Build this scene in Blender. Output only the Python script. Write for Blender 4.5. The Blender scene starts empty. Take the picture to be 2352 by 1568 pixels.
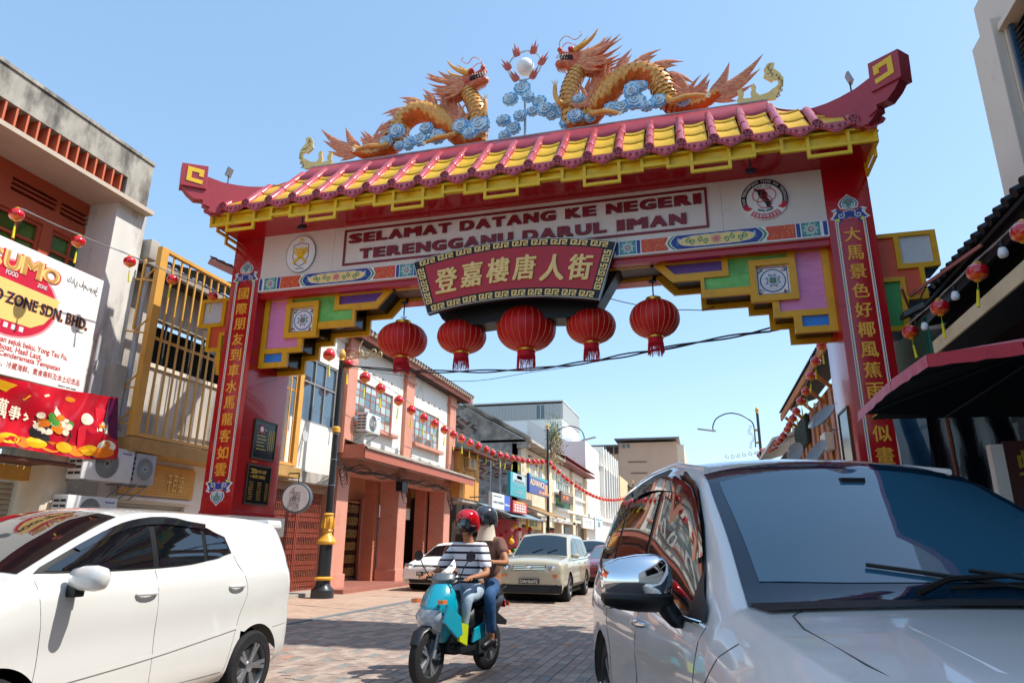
import bpy, math, random
from mathutils import Vector, Matrix
from mathutils.geometry import tessellate_polygon
R = random.Random(7)
sc = bpy.context.scene
COL = sc.collection
# ---------------------------------------------------------------- camera
F_PX = 1555.0                                   # focal length for a 2352 px wide picture
CAM_Z = 1.4
RV = Matrix(((0.96475812, 0.26296545, 0.00953634), (-0.06660121, 0.27908393, -0.9579543), (-0.25457032, 0.92355906, 0.28676231)))
cam_d = bpy.data.cameras.new('camera'); cam = bpy.data.objects.new('camera', cam_d); COL.objects.link(cam)
cam_d.sensor_width = 36.0; cam_d.lens = 36.0 * F_PX / 2352.0; cam_d.clip_start = 0.05; cam_d.clip_end = 3000
right, down, fwd = Vector(RV[0]), Vector(RV[1]), Vector(RV[2])
mw = Matrix((right, -down, -fwd)).transposed().to_4x4(); mw.translation = Vector((0, 0, CAM_Z))
cam.matrix_world = mw
sc.camera = cam
# ---------------------------------------------------------------- world and sun
SUN_DIR = Vector((0.69, 0.10, 1.0)).normalized()
elev = math.asin(SUN_DIR.z); azim = math.atan2(SUN_DIR.x, SUN_DIR.y)
w = bpy.data.worlds.new('World'); sc.world = w; w.use_nodes = True
nt = w.node_tree; nt.nodes.clear()
sky = nt.nodes.new('ShaderNodeTexSky'); sky.sky_type = 'NISHITA'; sky.sun_disc = False
sky.sun_elevation = elev; sky.sun_rotation = azim; sky.air_density = 1.0; sky.dust_density = .8; sky.ozone_density = 1.0; sky.altitude = 0
bg = nt.nodes.new('ShaderNodeBackground'); bg.inputs[1].default_value = 0.15
wo = nt.nodes.new('ShaderNodeOutputWorld')
mxs = nt.nodes.new('ShaderNodeMix'); mxs.data_type = 'RGBA'; mxs.inputs[0].default_value = .5; mxs.inputs[7].default_value = (.95, 1.72, 2.5, 1)   # thin even veil of haze over the whole sky
nt.links.new(sky.outputs[0], mxs.inputs[6]); nt.links.new(mxs.outputs[2], bg.inputs[0]); nt.links.new(bg.outputs[0], wo.inputs[0])
sl = bpy.data.lights.new('sun', 'SUN'); sl.energy = 2.6; sl.angle = math.radians(0.53); sl.color = (1.0, 0.95, 0.87)
so = bpy.data.objects.new('sun', sl); COL.objects.link(so)
so.rotation_euler = SUN_DIR.to_track_quat('Z', 'Y').to_euler(); so.location = (20, 5, 30)
sc.view_settings.view_transform = 'Standard'; sc.view_settings.look = 'None'
sc.view_settings.exposure = 1.18; sc.view_settings.gamma = 1.0; sc.view_settings.use_curve_mapping = False
sc.cycles.max_bounces = 6; sc.cycles.use_denoising = True
# ---------------------------------------------------------------- helpers
def P(px, py, ax, val):
    "point of the photograph (2352 px wide) on the plane x, y or z = val"
    d = right * (px - 1176) + down * (py - 784) + fwd * F_PX
    i = 'xyz'.index(ax); C = Vector((0, 0, CAM_Z)); t = (val - C[i]) / d[i]
    return C + d * t
def lin(c):
    if isinstance(c, str): c = [int(c[i:i + 2], 16) / 255 for i in (0, 2, 4)]
    return tuple(x / 12.92 if x <= .04045 else ((x + .055) / 1.055) ** 2.4 for x in c) + (1,)
MATS = {}
def M(name, col, rough=.55, metal=0, var=.12, vs=3.0, bump=.0, bs=40, dirt=None, da=.5, ds=2.0, coat=0, ior=1.45, emit=0, stretch=None, trans=0, grain=0):
    "procedural material: base colour with fine variation, optional dirt colour in patches, optional fine relief"
    if name in MATS: return MATS[name]
    m = bpy.data.materials.new(name); m.use_nodes = True; n = m.node_tree.nodes; L = m.node_tree.links
    b = n['Principled BSDF']; c = lin(col)
    b.inputs['Roughness'].default_value = rough; b.inputs['Metallic'].default_value = metal
    b.inputs['IOR'].default_value = ior; b.inputs['Coat Weight'].default_value = coat; b.inputs['Coat Roughness'].default_value = .03
    if trans: b.inputs['Transmission Weight'].default_value = trans
    if emit: b.inputs['Emission Color'].default_value = c; b.inputs['Emission Strength'].default_value = emit
    tc = n.new('ShaderNodeTexCoord'); src = tc.outputs['Object']
    if stretch:
        mp = n.new('ShaderNodeMapping'); mp.inputs['Scale'].default_value = stretch; L.new(src, mp.inputs[0]); src = mp.outputs[0]
    def noise(s, det=5):
        t = n.new('ShaderNodeTexNoise'); t.inputs['Scale'].default_value = s; t.inputs['Detail'].default_value = det
        t.inputs['Roughness'].default_value = .62; L.new(src, t.inputs['Vector']); return t
    if var or dirt or grain:
        nz = noise(vs); mx = n.new('ShaderNodeMix'); mx.data_type = 'RGBA'
        k = 1 - var; mx.inputs[6].default_value = (c[0] * k, c[1] * k, c[2] * k, 1)
        k = 1 + var * .7; mx.inputs[7].default_value = (min(1, c[0] * k), min(1, c[1] * k), min(1, c[2] * k), 1)
        rp = n.new('ShaderNodeMapRange'); rp.inputs[1].default_value = .3; rp.inputs[2].default_value = .7
        L.new(nz.outputs[0], rp.inputs[0]); L.new(rp.outputs[0], mx.inputs[0]); out = mx.outputs[2]
        if dirt:
            dz = noise(ds, 8); dr = n.new('ShaderNodeMapRange'); dr.inputs[1].default_value = .62 - .22 * da; dr.inputs[2].default_value = .78 - .15 * da
            dr.inputs[4].default_value = min(1, .35 + da * .6)
            L.new(dz.outputs[0], dr.inputs[0]); m2 = n.new('ShaderNodeMix'); m2.data_type = 'RGBA'; m2.inputs[7].default_value = lin(dirt)
            L.new(dr.outputs[0], m2.inputs[0]); L.new(out, m2.inputs[6]); out = m2.outputs[2]
        L.new(out, b.inputs['Base Color'])
    else: b.inputs['Base Color'].default_value = c
    if bump:
        bz = noise(bs, 6); bp = n.new('ShaderNodeBump'); bp.inputs['Strength'].default_value = bump; bp.inputs['Distance'].default_value = .01
        L.new(bz.outputs[0], bp.inputs['Height']); L.new(bp.outputs[0], b.inputs['Normal'])
    MATS[name] = m; return m
ORG = {}
def tag(o, label=None, cat=None, group=None, kind=None):
    if label: o['label'] = label
    if cat: o['category'] = cat
    if group: o['group'] = group
    if kind: o['kind'] = kind
    return o
def thing(name, label, cat, loc=(0, 0, 0), rz=0, group=None, world=True):
    "an Empty at the base of a thing; with world=True its parts are given in world coordinates"
    o = bpy.data.objects.new(name, None); COL.objects.link(o); o.location = loc; o.rotation_euler = (0, 0, rz); o.empty_display_size = .2
    ORG[o.name] = Vector(loc) if world else Vector((0, 0, 0))
    return tag(o, label, cat, group)
def link(name, me, parent=None, loc=None):
    o = bpy.data.objects.new(name, me); COL.objects.link(o)
    if parent: o.parent = parent; ORG[o.name] = ORG.get(parent.name, Vector())
    if loc is not None: o.location = loc
    return o
def dup(o, parent=None, loc=None, label=None):
    "copy of a thing with copies of its parts and sub-parts"
    c = o.copy(); COL.objects.link(c); c.parent = parent; ORG[c.name] = ORG.get(o.name, Vector())
    if loc is not None: c.location = loc
    if label: c['label'] = label
    for ch in [x for x in o.children]: dup(ch, c)
    return c
def bez(pts, n=8, closed=False):
    "Catmull-Rom through points"
    out = []; p = [Vector(q) for q in pts]; N = len(p)
    for i in range(N if closed else N - 1):
        a, b, c, d = (p[(i - 1) % N], p[i], p[(i + 1) % N], p[(i + 2) % N]) if closed else (p[max(i - 1, 0)], p[i], p[i + 1], p[min(i + 2, N - 1)])
        for k in range(n):
            t = k / n
            out.append(.5 * ((2 * b) + (c - a) * t + (2 * a - 5 * b + 4 * c - d) * t * t + (3 * b - a - 3 * c + d) * t ** 3))
    if not closed: out.append(p[-1].copy())
    return out
class MB:
    def __init__(s): s.v = []; s.f = []; s.m = []
    def add(s, vs, fs, m=0):
        o = len(s.v); s.v += [Vector(q) for q in vs]
        for f in fs: s.f.append([i + o for i in f]); s.m.append(m)
        return s
    def box(s, x0, x1, y0, y1, z0, z1, m=0):
        return s.add([(x0, y0, z0), (x1, y0, z0), (x1, y1, z0), (x0, y1, z0), (x0, y0, z1), (x1, y0, z1), (x1, y1, z1), (x0, y1, z1)],
                     [(0, 3, 2, 1), (4, 5, 6, 7), (0, 1, 5, 4), (1, 2, 6, 5), (2, 3, 7, 6), (3, 0, 4, 7)], m)
    def obb(s, c, ax, ay, az, m=0):
        "box from centre and three half-axis vectors"
        c, ax, ay, az = map(Vector, (c, ax, ay, az)); vs = [c + ax * i + ay * j + az * k for k in (-1, 1) for i, j in ((-1, -1), (1, -1), (1, 1), (-1, 1))]
        return s.add(vs, [(0, 3, 2, 1), (4, 5, 6, 7), (0, 1, 5, 4), (1, 2, 6, 5), (2, 3, 7, 6), (3, 0, 4, 7)], m)
    def bar(s, a, b, w, h, m=0, up=(0, 0, 1)):
        "square bar from a to b, w across, h along up"
        a, b = Vector(a), Vector(b); d = b - a; l = d.length
        if l < 1e-6: return s
        d /= l; u = Vector(up); x = d.cross(u)
        if x.length < 1e-4: x = d.cross(Vector((1, 0, 0)))
        x.normalize(); u = x.cross(d)
        return s.obb((a + b) / 2, d * l / 2, x * w / 2, u * h / 2, m)
    def tube(s, path, r, n=8, m=0, closed=False, caps=True, flat=1.0, up=None):
        "tube along a path; r number or list; flat squashes the section along its second axis"
        p = [Vector(q) for q in path]; N = len(p); rs = r if isinstance(r, (list, tuple)) else [r] * N
        t0 = (p[1] - p[0]).normalized(); ref = Vector(up) if up else (Vector((0, 0, 1)) if abs(t0.z) < .9 else Vector((1, 0, 0)))
        nrm = (ref - t0 * ref.dot(t0)).normalized(); vs = []
        for i in range(N):
            t = (p[(i + 1) % N] - p[i - 1]) if closed else (p[min(i + 1, N - 1)] - p[max(i - 1, 0)])
            t = t.normalized() if t.length > 1e-9 else t0
            q = nrm - t * nrm.dot(t)
            if q.length > 1e-6: nrm = q.normalized()
            b = t.cross(nrm)
            for k in range(n):
                a = 2 * math.pi * k / n; vs.append(p[i] + (nrm * math.cos(a) + b * math.sin(a) * flat) * rs[i])
        fs = []
        for i in range(N if closed else N - 1):
            j = (i + 1) % N
            for k in range(n): fs.append((i * n + k, i * n + (k + 1) % n, j * n + (k + 1) % n, j * n + k))
        if caps and not closed: fs += [tuple(range(n))[::-1], tuple((N - 1) * n + k for k in range(n))]
        return s.add(vs, fs, m)
    def cyl(s, a, b, r0, r1=None, n=16, m=0): return s.tube([a, b], [r0, r0 if r1 is None else r1], n, m)
    def lathe(s, prof, c=(0, 0, 0), n=20, m=0, rot=None, sq=None):
        "profile of (radius, height) turned about z"
        c = Vector(c); vs = []; rt = rot or Matrix.Identity(3); N = len(prof)
        for r, z in prof:
            for k in range(n):
                a = 2 * math.pi * k / n; rr = r * (sq(a, z) if sq else 1); vs.append(c + rt @ Vector((rr * math.cos(a), rr * math.sin(a), z)))
        fs = [(i * n + k, i * n + (k + 1) % n, (i + 1) * n + (k + 1) % n, (i + 1) * n + k) for i in range(N - 1) for k in range(n)]
        fs += [tuple(range(n))[::-1], tuple((N - 1) * n + k for k in range(n))]
        return s.add(vs, fs, m)
    def plate(s, loops, o, r, u, d0, d1, m=0, ms=None, back=True):
        "flat plate with holes: loops of 2-D points in the plane (o, r, u), from depth d0 (front) to d1 along -normal; front faces n = r x u"
        o, r, u = Vector(o), Vector(r), Vector(u); nn = r.cross(u).normalized()
        tri = tessellate_polygon([[Vector((a, b, 0)) for a, b in lp] for lp in loops]); flat = [q for lp in loops for q in lp]; N = len(flat)
        vs = [o + r * a + u * b + nn * d0 for a, b in flat] + [o + r * a + u * b + nn * d1 for a, b in flat]
        fs = []
        for t in tri:
            a, b, c = [flat[i] for i in t]
            cr = (b[0] - a[0]) * (c[1] - a[1]) - (b[1] - a[1]) * (c[0] - a[0])
            t = tuple(t) if cr > 0 else tuple(t)[::-1]
            fs.append(t)
            if back: fs.append(tuple(i + N for i in t[::-1]))
        s.add(vs, fs, m); k = 0; base = len(s.v) - 2 * N
        for li, lp in enumerate(loops):
            n = len(lp); ar = sum(lp[i - 1][0] * lp[i][1] - lp[i][0] * lp[i - 1][1] for i in range(n)); sgn = (ar > 0) == (li == 0)
            for i in range(n):
                a, b = k + i, k + (i + 1) % n; f = (a, a + N, b + N, b) if sgn else (a, b, b + N, a + N)
                s.f.append([q + base for q in f]); s.m.append(m if ms is None else ms)
            k += n
        return s
    def prism(s, poly, o, r, u, d0, d1, m=0, ms=None): return s.plate([poly], o, r, u, d0, d1, m, ms)
    def loft(s, rings, m=0, closed=True, caps=True):
        n = len(rings[0]); vs = [q for rg in rings for q in rg]; fs = []
        for i in range(len(rings) - 1):
            for k in range(n if closed else n - 1): fs.append((i * n + k, i * n + (k + 1) % n, (i + 1) * n + (k + 1) % n, (i + 1) * n + k))
        if caps and closed: fs += [tuple(range(n))[::-1], tuple((len(rings) - 1) * n + k for k in range(n))]
        return s.add(vs, fs, m)
    def xf(s, mat):
        s.v = [mat @ q for q in s.v]; return s
    def join(s, o, off=(0, 0, 0), m=None):
        b = len(s.v); off = Vector(off); s.v += [q + off for q in o.v]
        s.f += [[i + b for i in f] for f in o.f]; s.m += (o.m if m is None else [m] * len(o.m)); return s
    def mesh(s, name, mats, smooth=None, off=None):
        me = bpy.data.meshes.new(name); o = off or Vector()
        me.from_pydata([tuple(q - o) for q in s.v], [], s.f)
        for mt in (mats if isinstance(mats, (list, tuple)) else [mats]): me.materials.append(mt)
        if any(s.m): me.polygons.foreach_set('material_index', s.m)
        if smooth is not None:
            me.polygons.foreach_set('use_smooth', [True] * len(s.f)); me.update()
            if smooth < 180: me.set_sharp_from_angle(angle=math.radians(smooth))
        me.update(); return me
    def build(s, name, mats, parent=None, smooth=None, bevel=0, fix=False):
        off = ORG.get(parent.name, Vector()) if parent else Vector()
        me = s.mesh(name, mats, smooth, off)
        if bevel or fix:
            import bmesh
            bm = bmesh.new(); bm.from_mesh(me)
            if fix: bmesh.ops.remove_doubles(bm, verts=bm.verts, dist=1e-4)
            bmesh.ops.recalc_face_normals(bm, faces=bm.faces)
            if bevel:
                es = [e for e in bm.edges if len(e.link_faces) == 2 and e.calc_face_angle(0) > .6]
                bmesh.ops.bevel(bm, geom=es, offset=bevel, segments=2, profile=.6, affect='EDGES', clamp_overlap=True)
            bm.to_mesh(me); bm.free()
            if smooth is not None:
                me.polygons.foreach_set('use_smooth', [True] * len(me.polygons)); me.set_sharp_from_angle(angle=math.radians(smooth))
        o = link(name, me, parent)
        if not parent: ORG[o.name] = Vector()
        return o
# ---- lettering: font outlines turned into real, slightly thick shapes
_gl = {}
def glyphs(txt, bold=0.0, ex=.03, space=1.0, res=3, shear=0):
    k = (txt, bold, ex, space, shear)
    if k in _gl: return _gl[k]
    cu = bpy.data.curves.new('lettering', 'FONT'); cu.body = txt; cu.size = 1; cu.offset = bold; cu.extrude = ex; cu.space_character = space; cu.resolution_u = res; cu.shear = shear
    ob = bpy.data.objects.new('lettering', cu); COL.objects.link(ob); dg = bpy.context.evaluated_depsgraph_get(); dg.update()
    me = bpy.data.meshes.new_from_object(ob.evaluated_get(dg)); vs = [tuple(q.co) for q in me.vertices]; fs = [tuple(p.vertices) for p in me.polygons]
    bpy.data.objects.remove(ob); bpy.data.meshes.remove(me); bpy.data.curves.remove(cu)
    if not vs: vs, fs = [(0, 0, 0), (1, 0, 0), (0, 1, 0)], [(0, 1, 2)]
    _gl[k] = (vs, fs); return _gl[k]
def text_mb(mb, txt, o, r, u, W, H, depth=.01, bold=0.0, space=1.0, m=0, keep=False, shear=0, wave=None):
    "adds txt to mb, filling the box W x H whose lower left corner is o; r, u unit vectors; letters stand depth proud of the plane"
    off = bold if bold < 0 else 0; vs, fs = glyphs(txt, off, .03, space, 3, shear); xs = [q[0] for q in vs]; ys = [q[1] for q in vs]
    bold = max(bold, 0); ks = [(0, 0)] + ([(bold * math.cos(t), bold * math.sin(t)) for t in (.45, 2.69, 3.59, 5.83)] if bold > .012 else [])
    x0, x1, y0, y1 = min(xs) - bold, max(xs) + bold, min(ys) - bold, max(ys) + bold; sx = W / (x1 - x0); sy = H / (y1 - y0) if H else sx
    if keep: sx = sy = min(sx, sy)
    o, r, u = Vector(o), Vector(r), Vector(u); nn = r.cross(u)
    def mp(q, k):
        a, b = (q[0] - x0 + ks[k][0]) * sx, (q[1] - y0 + ks[k][1]) * sy; c = 1.0 - .04 * k if q[2] > 0 else 0.05
        return o + r * a + u * b + nn * depth * c
    for k in range(len(ks)): mb.add([mp(q, k) for q in vs], fs, m)
    return mb
X, Y, Z = Vector((1, 0, 0)), Vector((0, 1, 0)), Vector((0, 0, 1))
# ---------------------------------------------------------------- materials
m_red = M('red_paint', 'b0121a', .22, var=.12, vs=1.2, dirt='7a1418', da=.12, ds=1.5, bump=.02, bs=6, coat=.25)
m_redm = M('red_matt_paint', '9c1119', .5, var=.15)
m_dred = M('dark_red_letters', '7d0f17', .35, var=.1)
m_ridge = M('red_metal_sheet', 'a63a44', .38, var=.12, vs=2, bump=.12, bs=3, dirt='7d2a33', da=.3)
m_tile_r = M('red_roof_tile', 'bd4a50', .22, var=.16, vs=5, dirt='8d2b33', da=.3, ds=6, coat=.4)
m_tile_y = M('yellow_roof_tile', 'eab820', .35, var=.1, vs=4, dirt='b98a10', da=.3, ds=3)
m_yel = M('yellow_paint', 'e0a516', .4, var=.12, vs=2.5, dirt='a8770f', da=.25, ds=4)
m_yel2 = M('yellow_eave_paint', 'eec31c', .4, var=.1, vs=3, dirt='b78a12', da=.35, ds=5)
m_black = M('black_soffit', '0d0d10', .18, var=.2, vs=2)
m_blk = M('black_paint', '101012', .45, var=.1)
m_panel = M('cream_white_panel', 'dcd4ca', .5, var=.05, vs=1.5, dirt='a8988c', da=.12, ds=3)
m_gold = M('gold_paint', 'efcb7e', .35, metal=.15, var=.12, vs=8)
m_gold2 = M('gold_letter_paint', 'f0b03c', .35, metal=.1, var=.08, vs=8)
m_goldm = M('polished_gold', 'e0ac45', .28, metal=.7, var=.15, vs=8)
m_pink = M('pink_board', 'db88b8', .4, var=.12, vs=4, dirt='b9608f', da=.3, ds=3, stretch=(1, 1, 5))
m_green = M('green_board', '74c063', .45, var=.2, vs=4, dirt='3a7d33', da=.45, ds=3.5)
m_purple = M('purple_board', '6b459a', .4, var=.15, vs=4, dirt='3f2170', da=.3)
m_blue = M('blue_board', '2d7fd6', .4, var=.12, vs=4)
m_orange = M('orange_board', 'd9583a', .45, var=.14, vs=3, dirt='9a3b28', da=.3)
m_wing_w = M('grey_white_board', 'c9ccd0', .5, var=.06, dirt='b7824a', da=.1, ds=4, stretch=(5, 5, .6))
m_wing_g = M('dull_green_board', '3f9a50', .5, var=.16, vs=5)
m_white = M('white_paint', 'e8e8e6', .45, var=.04)
m_navy = M('navy_blue', '27408f', .4, var=.1)
m_teal = M('teal_green', '4f9a93', .4, var=.1)
m_lblue = M('pale_blue', 'b9cbe6', .4, var=.05)
m_orn = M('vermilion', 'd4512f', .45, var=.15, vs=20)
m_cream = M('cream_yellow', 'f0d488', .45, var=.06)
m_rose = M('rose_pink', 'd86a86', .4, var=.08)
m_lantern = M('lantern_cloth', 'c40a14', .5, var=.08, vs=8, bump=.05, bs=120)
m_fringe = M('red_fringe', 'c8142a', .7, var=.2, vs=30)
m_wire = M('black_cable', '15171a', .5, var=.1)
m_steel = M('galvanised_steel', '9a9fa3', .4, metal=.6, var=.15)
m_glass = M('tinted_glass', '0b0f13', .03, var=0, ior=1.6, coat=0)
m_rubber = M('rubber', '17171a', .75, var=.15, vs=12)
m_conc = M('weathered_concrete', 'ada699', .8, var=.3, vs=2.5, bump=.25, bs=12, dirt='3d3934', da=.8, ds=2.6, stretch=(1, 1, .45))
# ---------------------------------------------------------------- the gate
GX = -3.035
gate = thing('chinatown_gate', 'tall red and gold archway with tiled roof spanning the street', 'gate', (GX, 11.67, 0))
O = Vector((GX, 0, 0))
def gbox(mb, a, b, y0, y1, z0, z1, m=0): return mb.box(GX + a, GX + b, y0, y1, z0, z1, m)
def rect(a, b, z0, z1): return [(a, z0), (b, z0), (b, z1), (a, z1)]
def spiral(c, r, turns, a0, sx=1, n=14, r0=.12):
    return [(c[0] + sx * r * (r0 + (1 - r0) * t / n) * math.cos(a0 + turns * 6.283 * (1 - t / n)), c[1] + r * (r0 + (1 - r0) * t / n) * math.sin(a0 + turns * 6.283 * (1 - t / n))) for t in range(n + 1)]
def stroke(mb, pts, o, r, u, wd, d0, d1, m=0):
    "ribbon of width wd along 2-D points"
    n = len(pts); L_, R_ = [], []
    for i in range(n):
        a, b = Vector(pts[max(i - 1, 0)]), Vector(pts[min(i + 1, n - 1)]); t = (b - a)
        t = t.normalized() if t.length > 1e-9 else Vector((1, 0)); q = Vector((-t.y, t.x)) * wd / 2; p = Vector(pts[i])
        L_.append(p + q); R_.append(p - q)
    o, r, u = Vector(o), Vector(r), Vector(u); nn = r.cross(u)
    vs = [o + r * p.x + u * p.y + nn * d for d in (d0, d1) for p in L_ + R_]
    fs = []
    for i in range(n - 1):
        a, b, c, d = i, i + 1, n + i + 1, n + i
        fs += [(a, d, c, b), (a, b, b + 2 * n, a + 2 * n), (d, d + 2 * n, c + 2 * n, c)]
    return mb.add(vs, fs, m)
# columns with inscriptions
LEFT_T, RIGHT_T = '國際朋友到車水馬龍客如雲', '大馬景色好椰風蕉雨人似畫'
def ornament(col, x, z, fl, par):
    "painted scroll ornament, fl = 1 above the text, -1 hanging below it; raised layers of flat paint board"
    def q(l): return [(a, b * fl) for a, b in l][::fl]
    o = Vector((x, 10.999, z)); mb = MB()
    head = q([(-.06, .2), (-.13, .22), (-.155, .3), (-.12, .37), (-.06, .41), (0, .47), (.06, .41), (.12, .37), (.155, .3), (.13, .22), (.06, .2)])
    wing = q([(-.3, .05), (-.22, .02), (-.2, -.08), (-.12, .03), (0, .06), (.12, .03), (.2, -.08), (.22, .02), (.3, .05), (.25, .1), (.22, .17), (.27, .2), (.2, .23), (.1, .17), (0, .19), (-.1, .17), (-.2, .23), (-.27, .2), (-.22, .17), (-.25, .1)])
    def sc_(l, k, c): return [(c[0] + (a - c[0]) * k, c[1] + (b - c[1]) * k) for a, b in l]
    ch, cw = (0, .3 * fl), (0, .09 * fl)
    mb.prism(wing, o, X, Z, .004, -.002, 0); mb.prism(sc_(wing, .86, cw), o, X, Z, .007, .001, 1)
    mb.prism(head, o, X, Z, .010, 0, 0); mb.prism(sc_(head, .87, ch), o, X, Z, .013, .001, 1); mb.prism(sc_(head, .72, ch), o, X, Z, .016, .001, 0); mb.prism(sc_(head, .62, ch), o, X, Z, .019, .001, 2)
    for sx in (-1, 1):
        stroke(mb, [(a, b * fl) for a, b in spiral((.13 * sx, .1), .06, 1.3, 2.2, sx)], o, X, Z, .014, .012, .002, 0)
        stroke(mb, [(a, b * fl) for a, b in spiral((.22 * sx, .15), .045, 1.2, .5, sx)], o, X, Z, .012, .012, .002, 0)
        stroke(mb, [(a, b * fl) for a, b in spiral((.06 * sx, .26), .05, 1.2, 3.9, sx)], o, X, Z, .013, .024, .002, 0)
        mb.prism(q([(sx * .18 - .028, .0), (sx * .18 + .025, -.01), (sx * .18 + .02, .05), (sx * .18 - .02, .045)]), o, X, Z, .016, .001, 3)
    for k in range(5):
        a = 1.571 + k * 1.2566; mb.lathe([(.001, 0), (.026, .002), (.02, .006)], o + Vector((.045 * math.cos(a), -.018, (.33 + .045 * math.sin(a)) * fl)), 8, 2, Matrix.Rotation(math.pi / 2, 3, 'X'))
    mb.lathe([(.001, 0), (.022, .002), (.016, .01)], o + Vector((0, -.02, .33 * fl)), 10, 4, Matrix.Rotation(math.pi / 2, 3, 'X'))
    mb.lathe([(.001, 0), (.024, .002), (.018, .01)], o + Vector((0, -.008, .03 * fl)), 10, 4, Matrix.Rotation(math.pi / 2, 3, 'X'))
    mb.build('scroll_ornament', [m_white, m_navy, m_teal, M('lime_yellow', 'd9dc3a', .4), m_rose], par)
for sd, txt in ((-1, LEFT_T), (1, RIGHT_T)):
    a, b = sorted((GX + sd * 5.32, GX + sd * 6.0)); xm = GX + sd * 5.655
    mb = MB().box(a, b, 11.0, 12.35, 1.93, 7.46)
    col = mb.build('column', m_red, gate, bevel=.012, smooth=40)
    MB().box(a + .004, b - .004, 10.992, 10.9995, 1.9, 2.2).box(a - .01, b + .01, 10.98, 12.37, 1.86, 1.94).build('column_foot', m_red, col, bevel=.006)
    for kx in range(12):
        zc = 6.215 - kx * .3205; c_ = txt[kx]; mb = MB()
        text_mb(mb, c_, (xm - .122, 10.999, zc - .122), X, Z, .244, .25, .012, .018)
        mb.build('character', m_gold2, col)
    mb = MB()
    for s2 in (-1, 1):
        for off, wd, mm in ((.222, .012, 0), (.21, .012, 1), (.197, .014, 2), (.186, .007, 0)):
            xx = xm + s2 * off; mb.box(xx - wd / 2, xx + wd / 2, 10.994, 10.9995, 2.48, 6.46, mm)
    mb.build('stripe_border', [m_white, m_navy, m_cream], col)
    ornament(col, xm, 6.46, 1, col); ornament(col, xm, 2.5, -1, col)
    for zj in (6.98, 5.02, 3.3): MB().box(a - .002, b + .002, 10.9975, 12.352, zj, zj + .006).build('cladding_joint', m_dred, col)
    # granite pedestal
    pd = MB(); pd.box(a - .1, b + .1, 10.86, 12.5, 0, 1.42).box(a - .02, b + .02, 10.95, 12.42, 1.42, 1.5, 1).box(a - .14, b + .14, 10.84, 12.54, 1.5, 1.86)
    pd.build('pedestal', [M('granite', 'd8cbb4', .6, var=.12, vs=30, bump=.1, bs=60, dirt='8f8574', da=.15), m_gold], gate, bevel=.015, smooth=40)
# two dark plaques on the inner face of the left column, one on the right
def plaque(col, x, y0, y1, z0, z1, sx, kind):
    fr = MB(); fr.plate([[(0, 0), (y1 - y0, 0), (y1 - y0, z1 - z0), (0, z1 - z0)], [(.03, .03), (.03, z1 - z0 - .03), (y1 - y0 - .03, z1 - z0 - .03), (y1 - y0 - .03, .03)]], (x, y0, z0) if sx > 0 else (x, y1, z0), Y * sx, Z, .035, 0)
    fr.box(*sorted((x, x + .02 * sx)), y0 + .02, y1 - .02, z0 + .02, z1 - .02, 1)
    p = fr.build('plaque', [M('bronze_frame', '4a3a26', .4, metal=.5), M('black_granite', '15161a', .12, var=.3, vs=20)], col)
    o = Vector((x + .021 * sx, y0 if sx > 0 else y1, z0)); r = Y * sx; W, H = y1 - y0, z1 - z0; t = MB()
    if kind == 2:
        text_mb(t, '登嘉樓中華大會堂', o + r * .14 + Z * (H - .16), r, Z, W - .3, .07, .003, .02); text_mb(t, '登嘉樓唐人街牌樓落成', o + r * .18 + Z * (H - .26), r, Z, W - .36, .07, .003, .02)
        for i in range(3):
            for k in range(8): text_mb(t, '陳林李黃張王'[(i + k) % 4:][:3], o + r * (.1 + i * .26) + Z * (.09 + k * .045), r, Z, .13, .03, .002, .01)
        for k in range(5): t.bar(o + r * .1 + Z * (.53 + k * .07) + r.cross(Z) * .001, o + r * (.26 + .05 * (k % 2)) + Z * (.53 + k * .07) + r.cross(Z) * .001, .003, .012)
    elif kind == 1:
        for k in range(7): t.bar(o + r * .12 + Z * (.2 + k * .065) + r.cross(Z) * .001, o + r * (.42 - .04 * (k % 3)) + Z * (.2 + k * .065) + r.cross(Z) * .001, .003, .012)
        for k in range(4): t.bar(o + r * (.5 + k * .06) + Z * .2 + r.cross(Z) * .001, o + r * (.5 + k * .06) + Z * .62 + r.cross(Z) * .001, .003, .012, up=r)
        d = MB().lathe([(.001, 0), (.1, .002), (.1, .006)], o + r * .24 + Z * (H - .18) , 20, 0, Matrix.Rotation(math.pi / 2 * sx, 3, 'Y')); d.lathe([(.001, 0), (.055, .006), (.055, .009)], o + r * .24 + Z * (H - .18), 16, 1, Matrix.Rotation(math.pi / 2 * sx, 3, 'Y')); d.build('emblem', [m_redm, m_white], p)
    t.build('inscription', m_goldm, p)
cl, cr = [o for o in gate.children if o.name.startswith('column')]
plaque(cl, GX - 5.32, 11.36, 12.1, 2.95, 3.72, 1, 1); plaque(cl, GX - 5.32, 11.3, 12.06, 2.08, 2.84, 1, 2)
plaque(cr, GX + 5.32, 11.3, 12.06, 2.1, 3.5, -1, 0)
# beam
bm_ = MB(); gbox(bm_, -5.32, 5.32, 11.06, 12.3, 6.21, 7.46)
beam = bm_.build('beam', m_red, gate)
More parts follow.
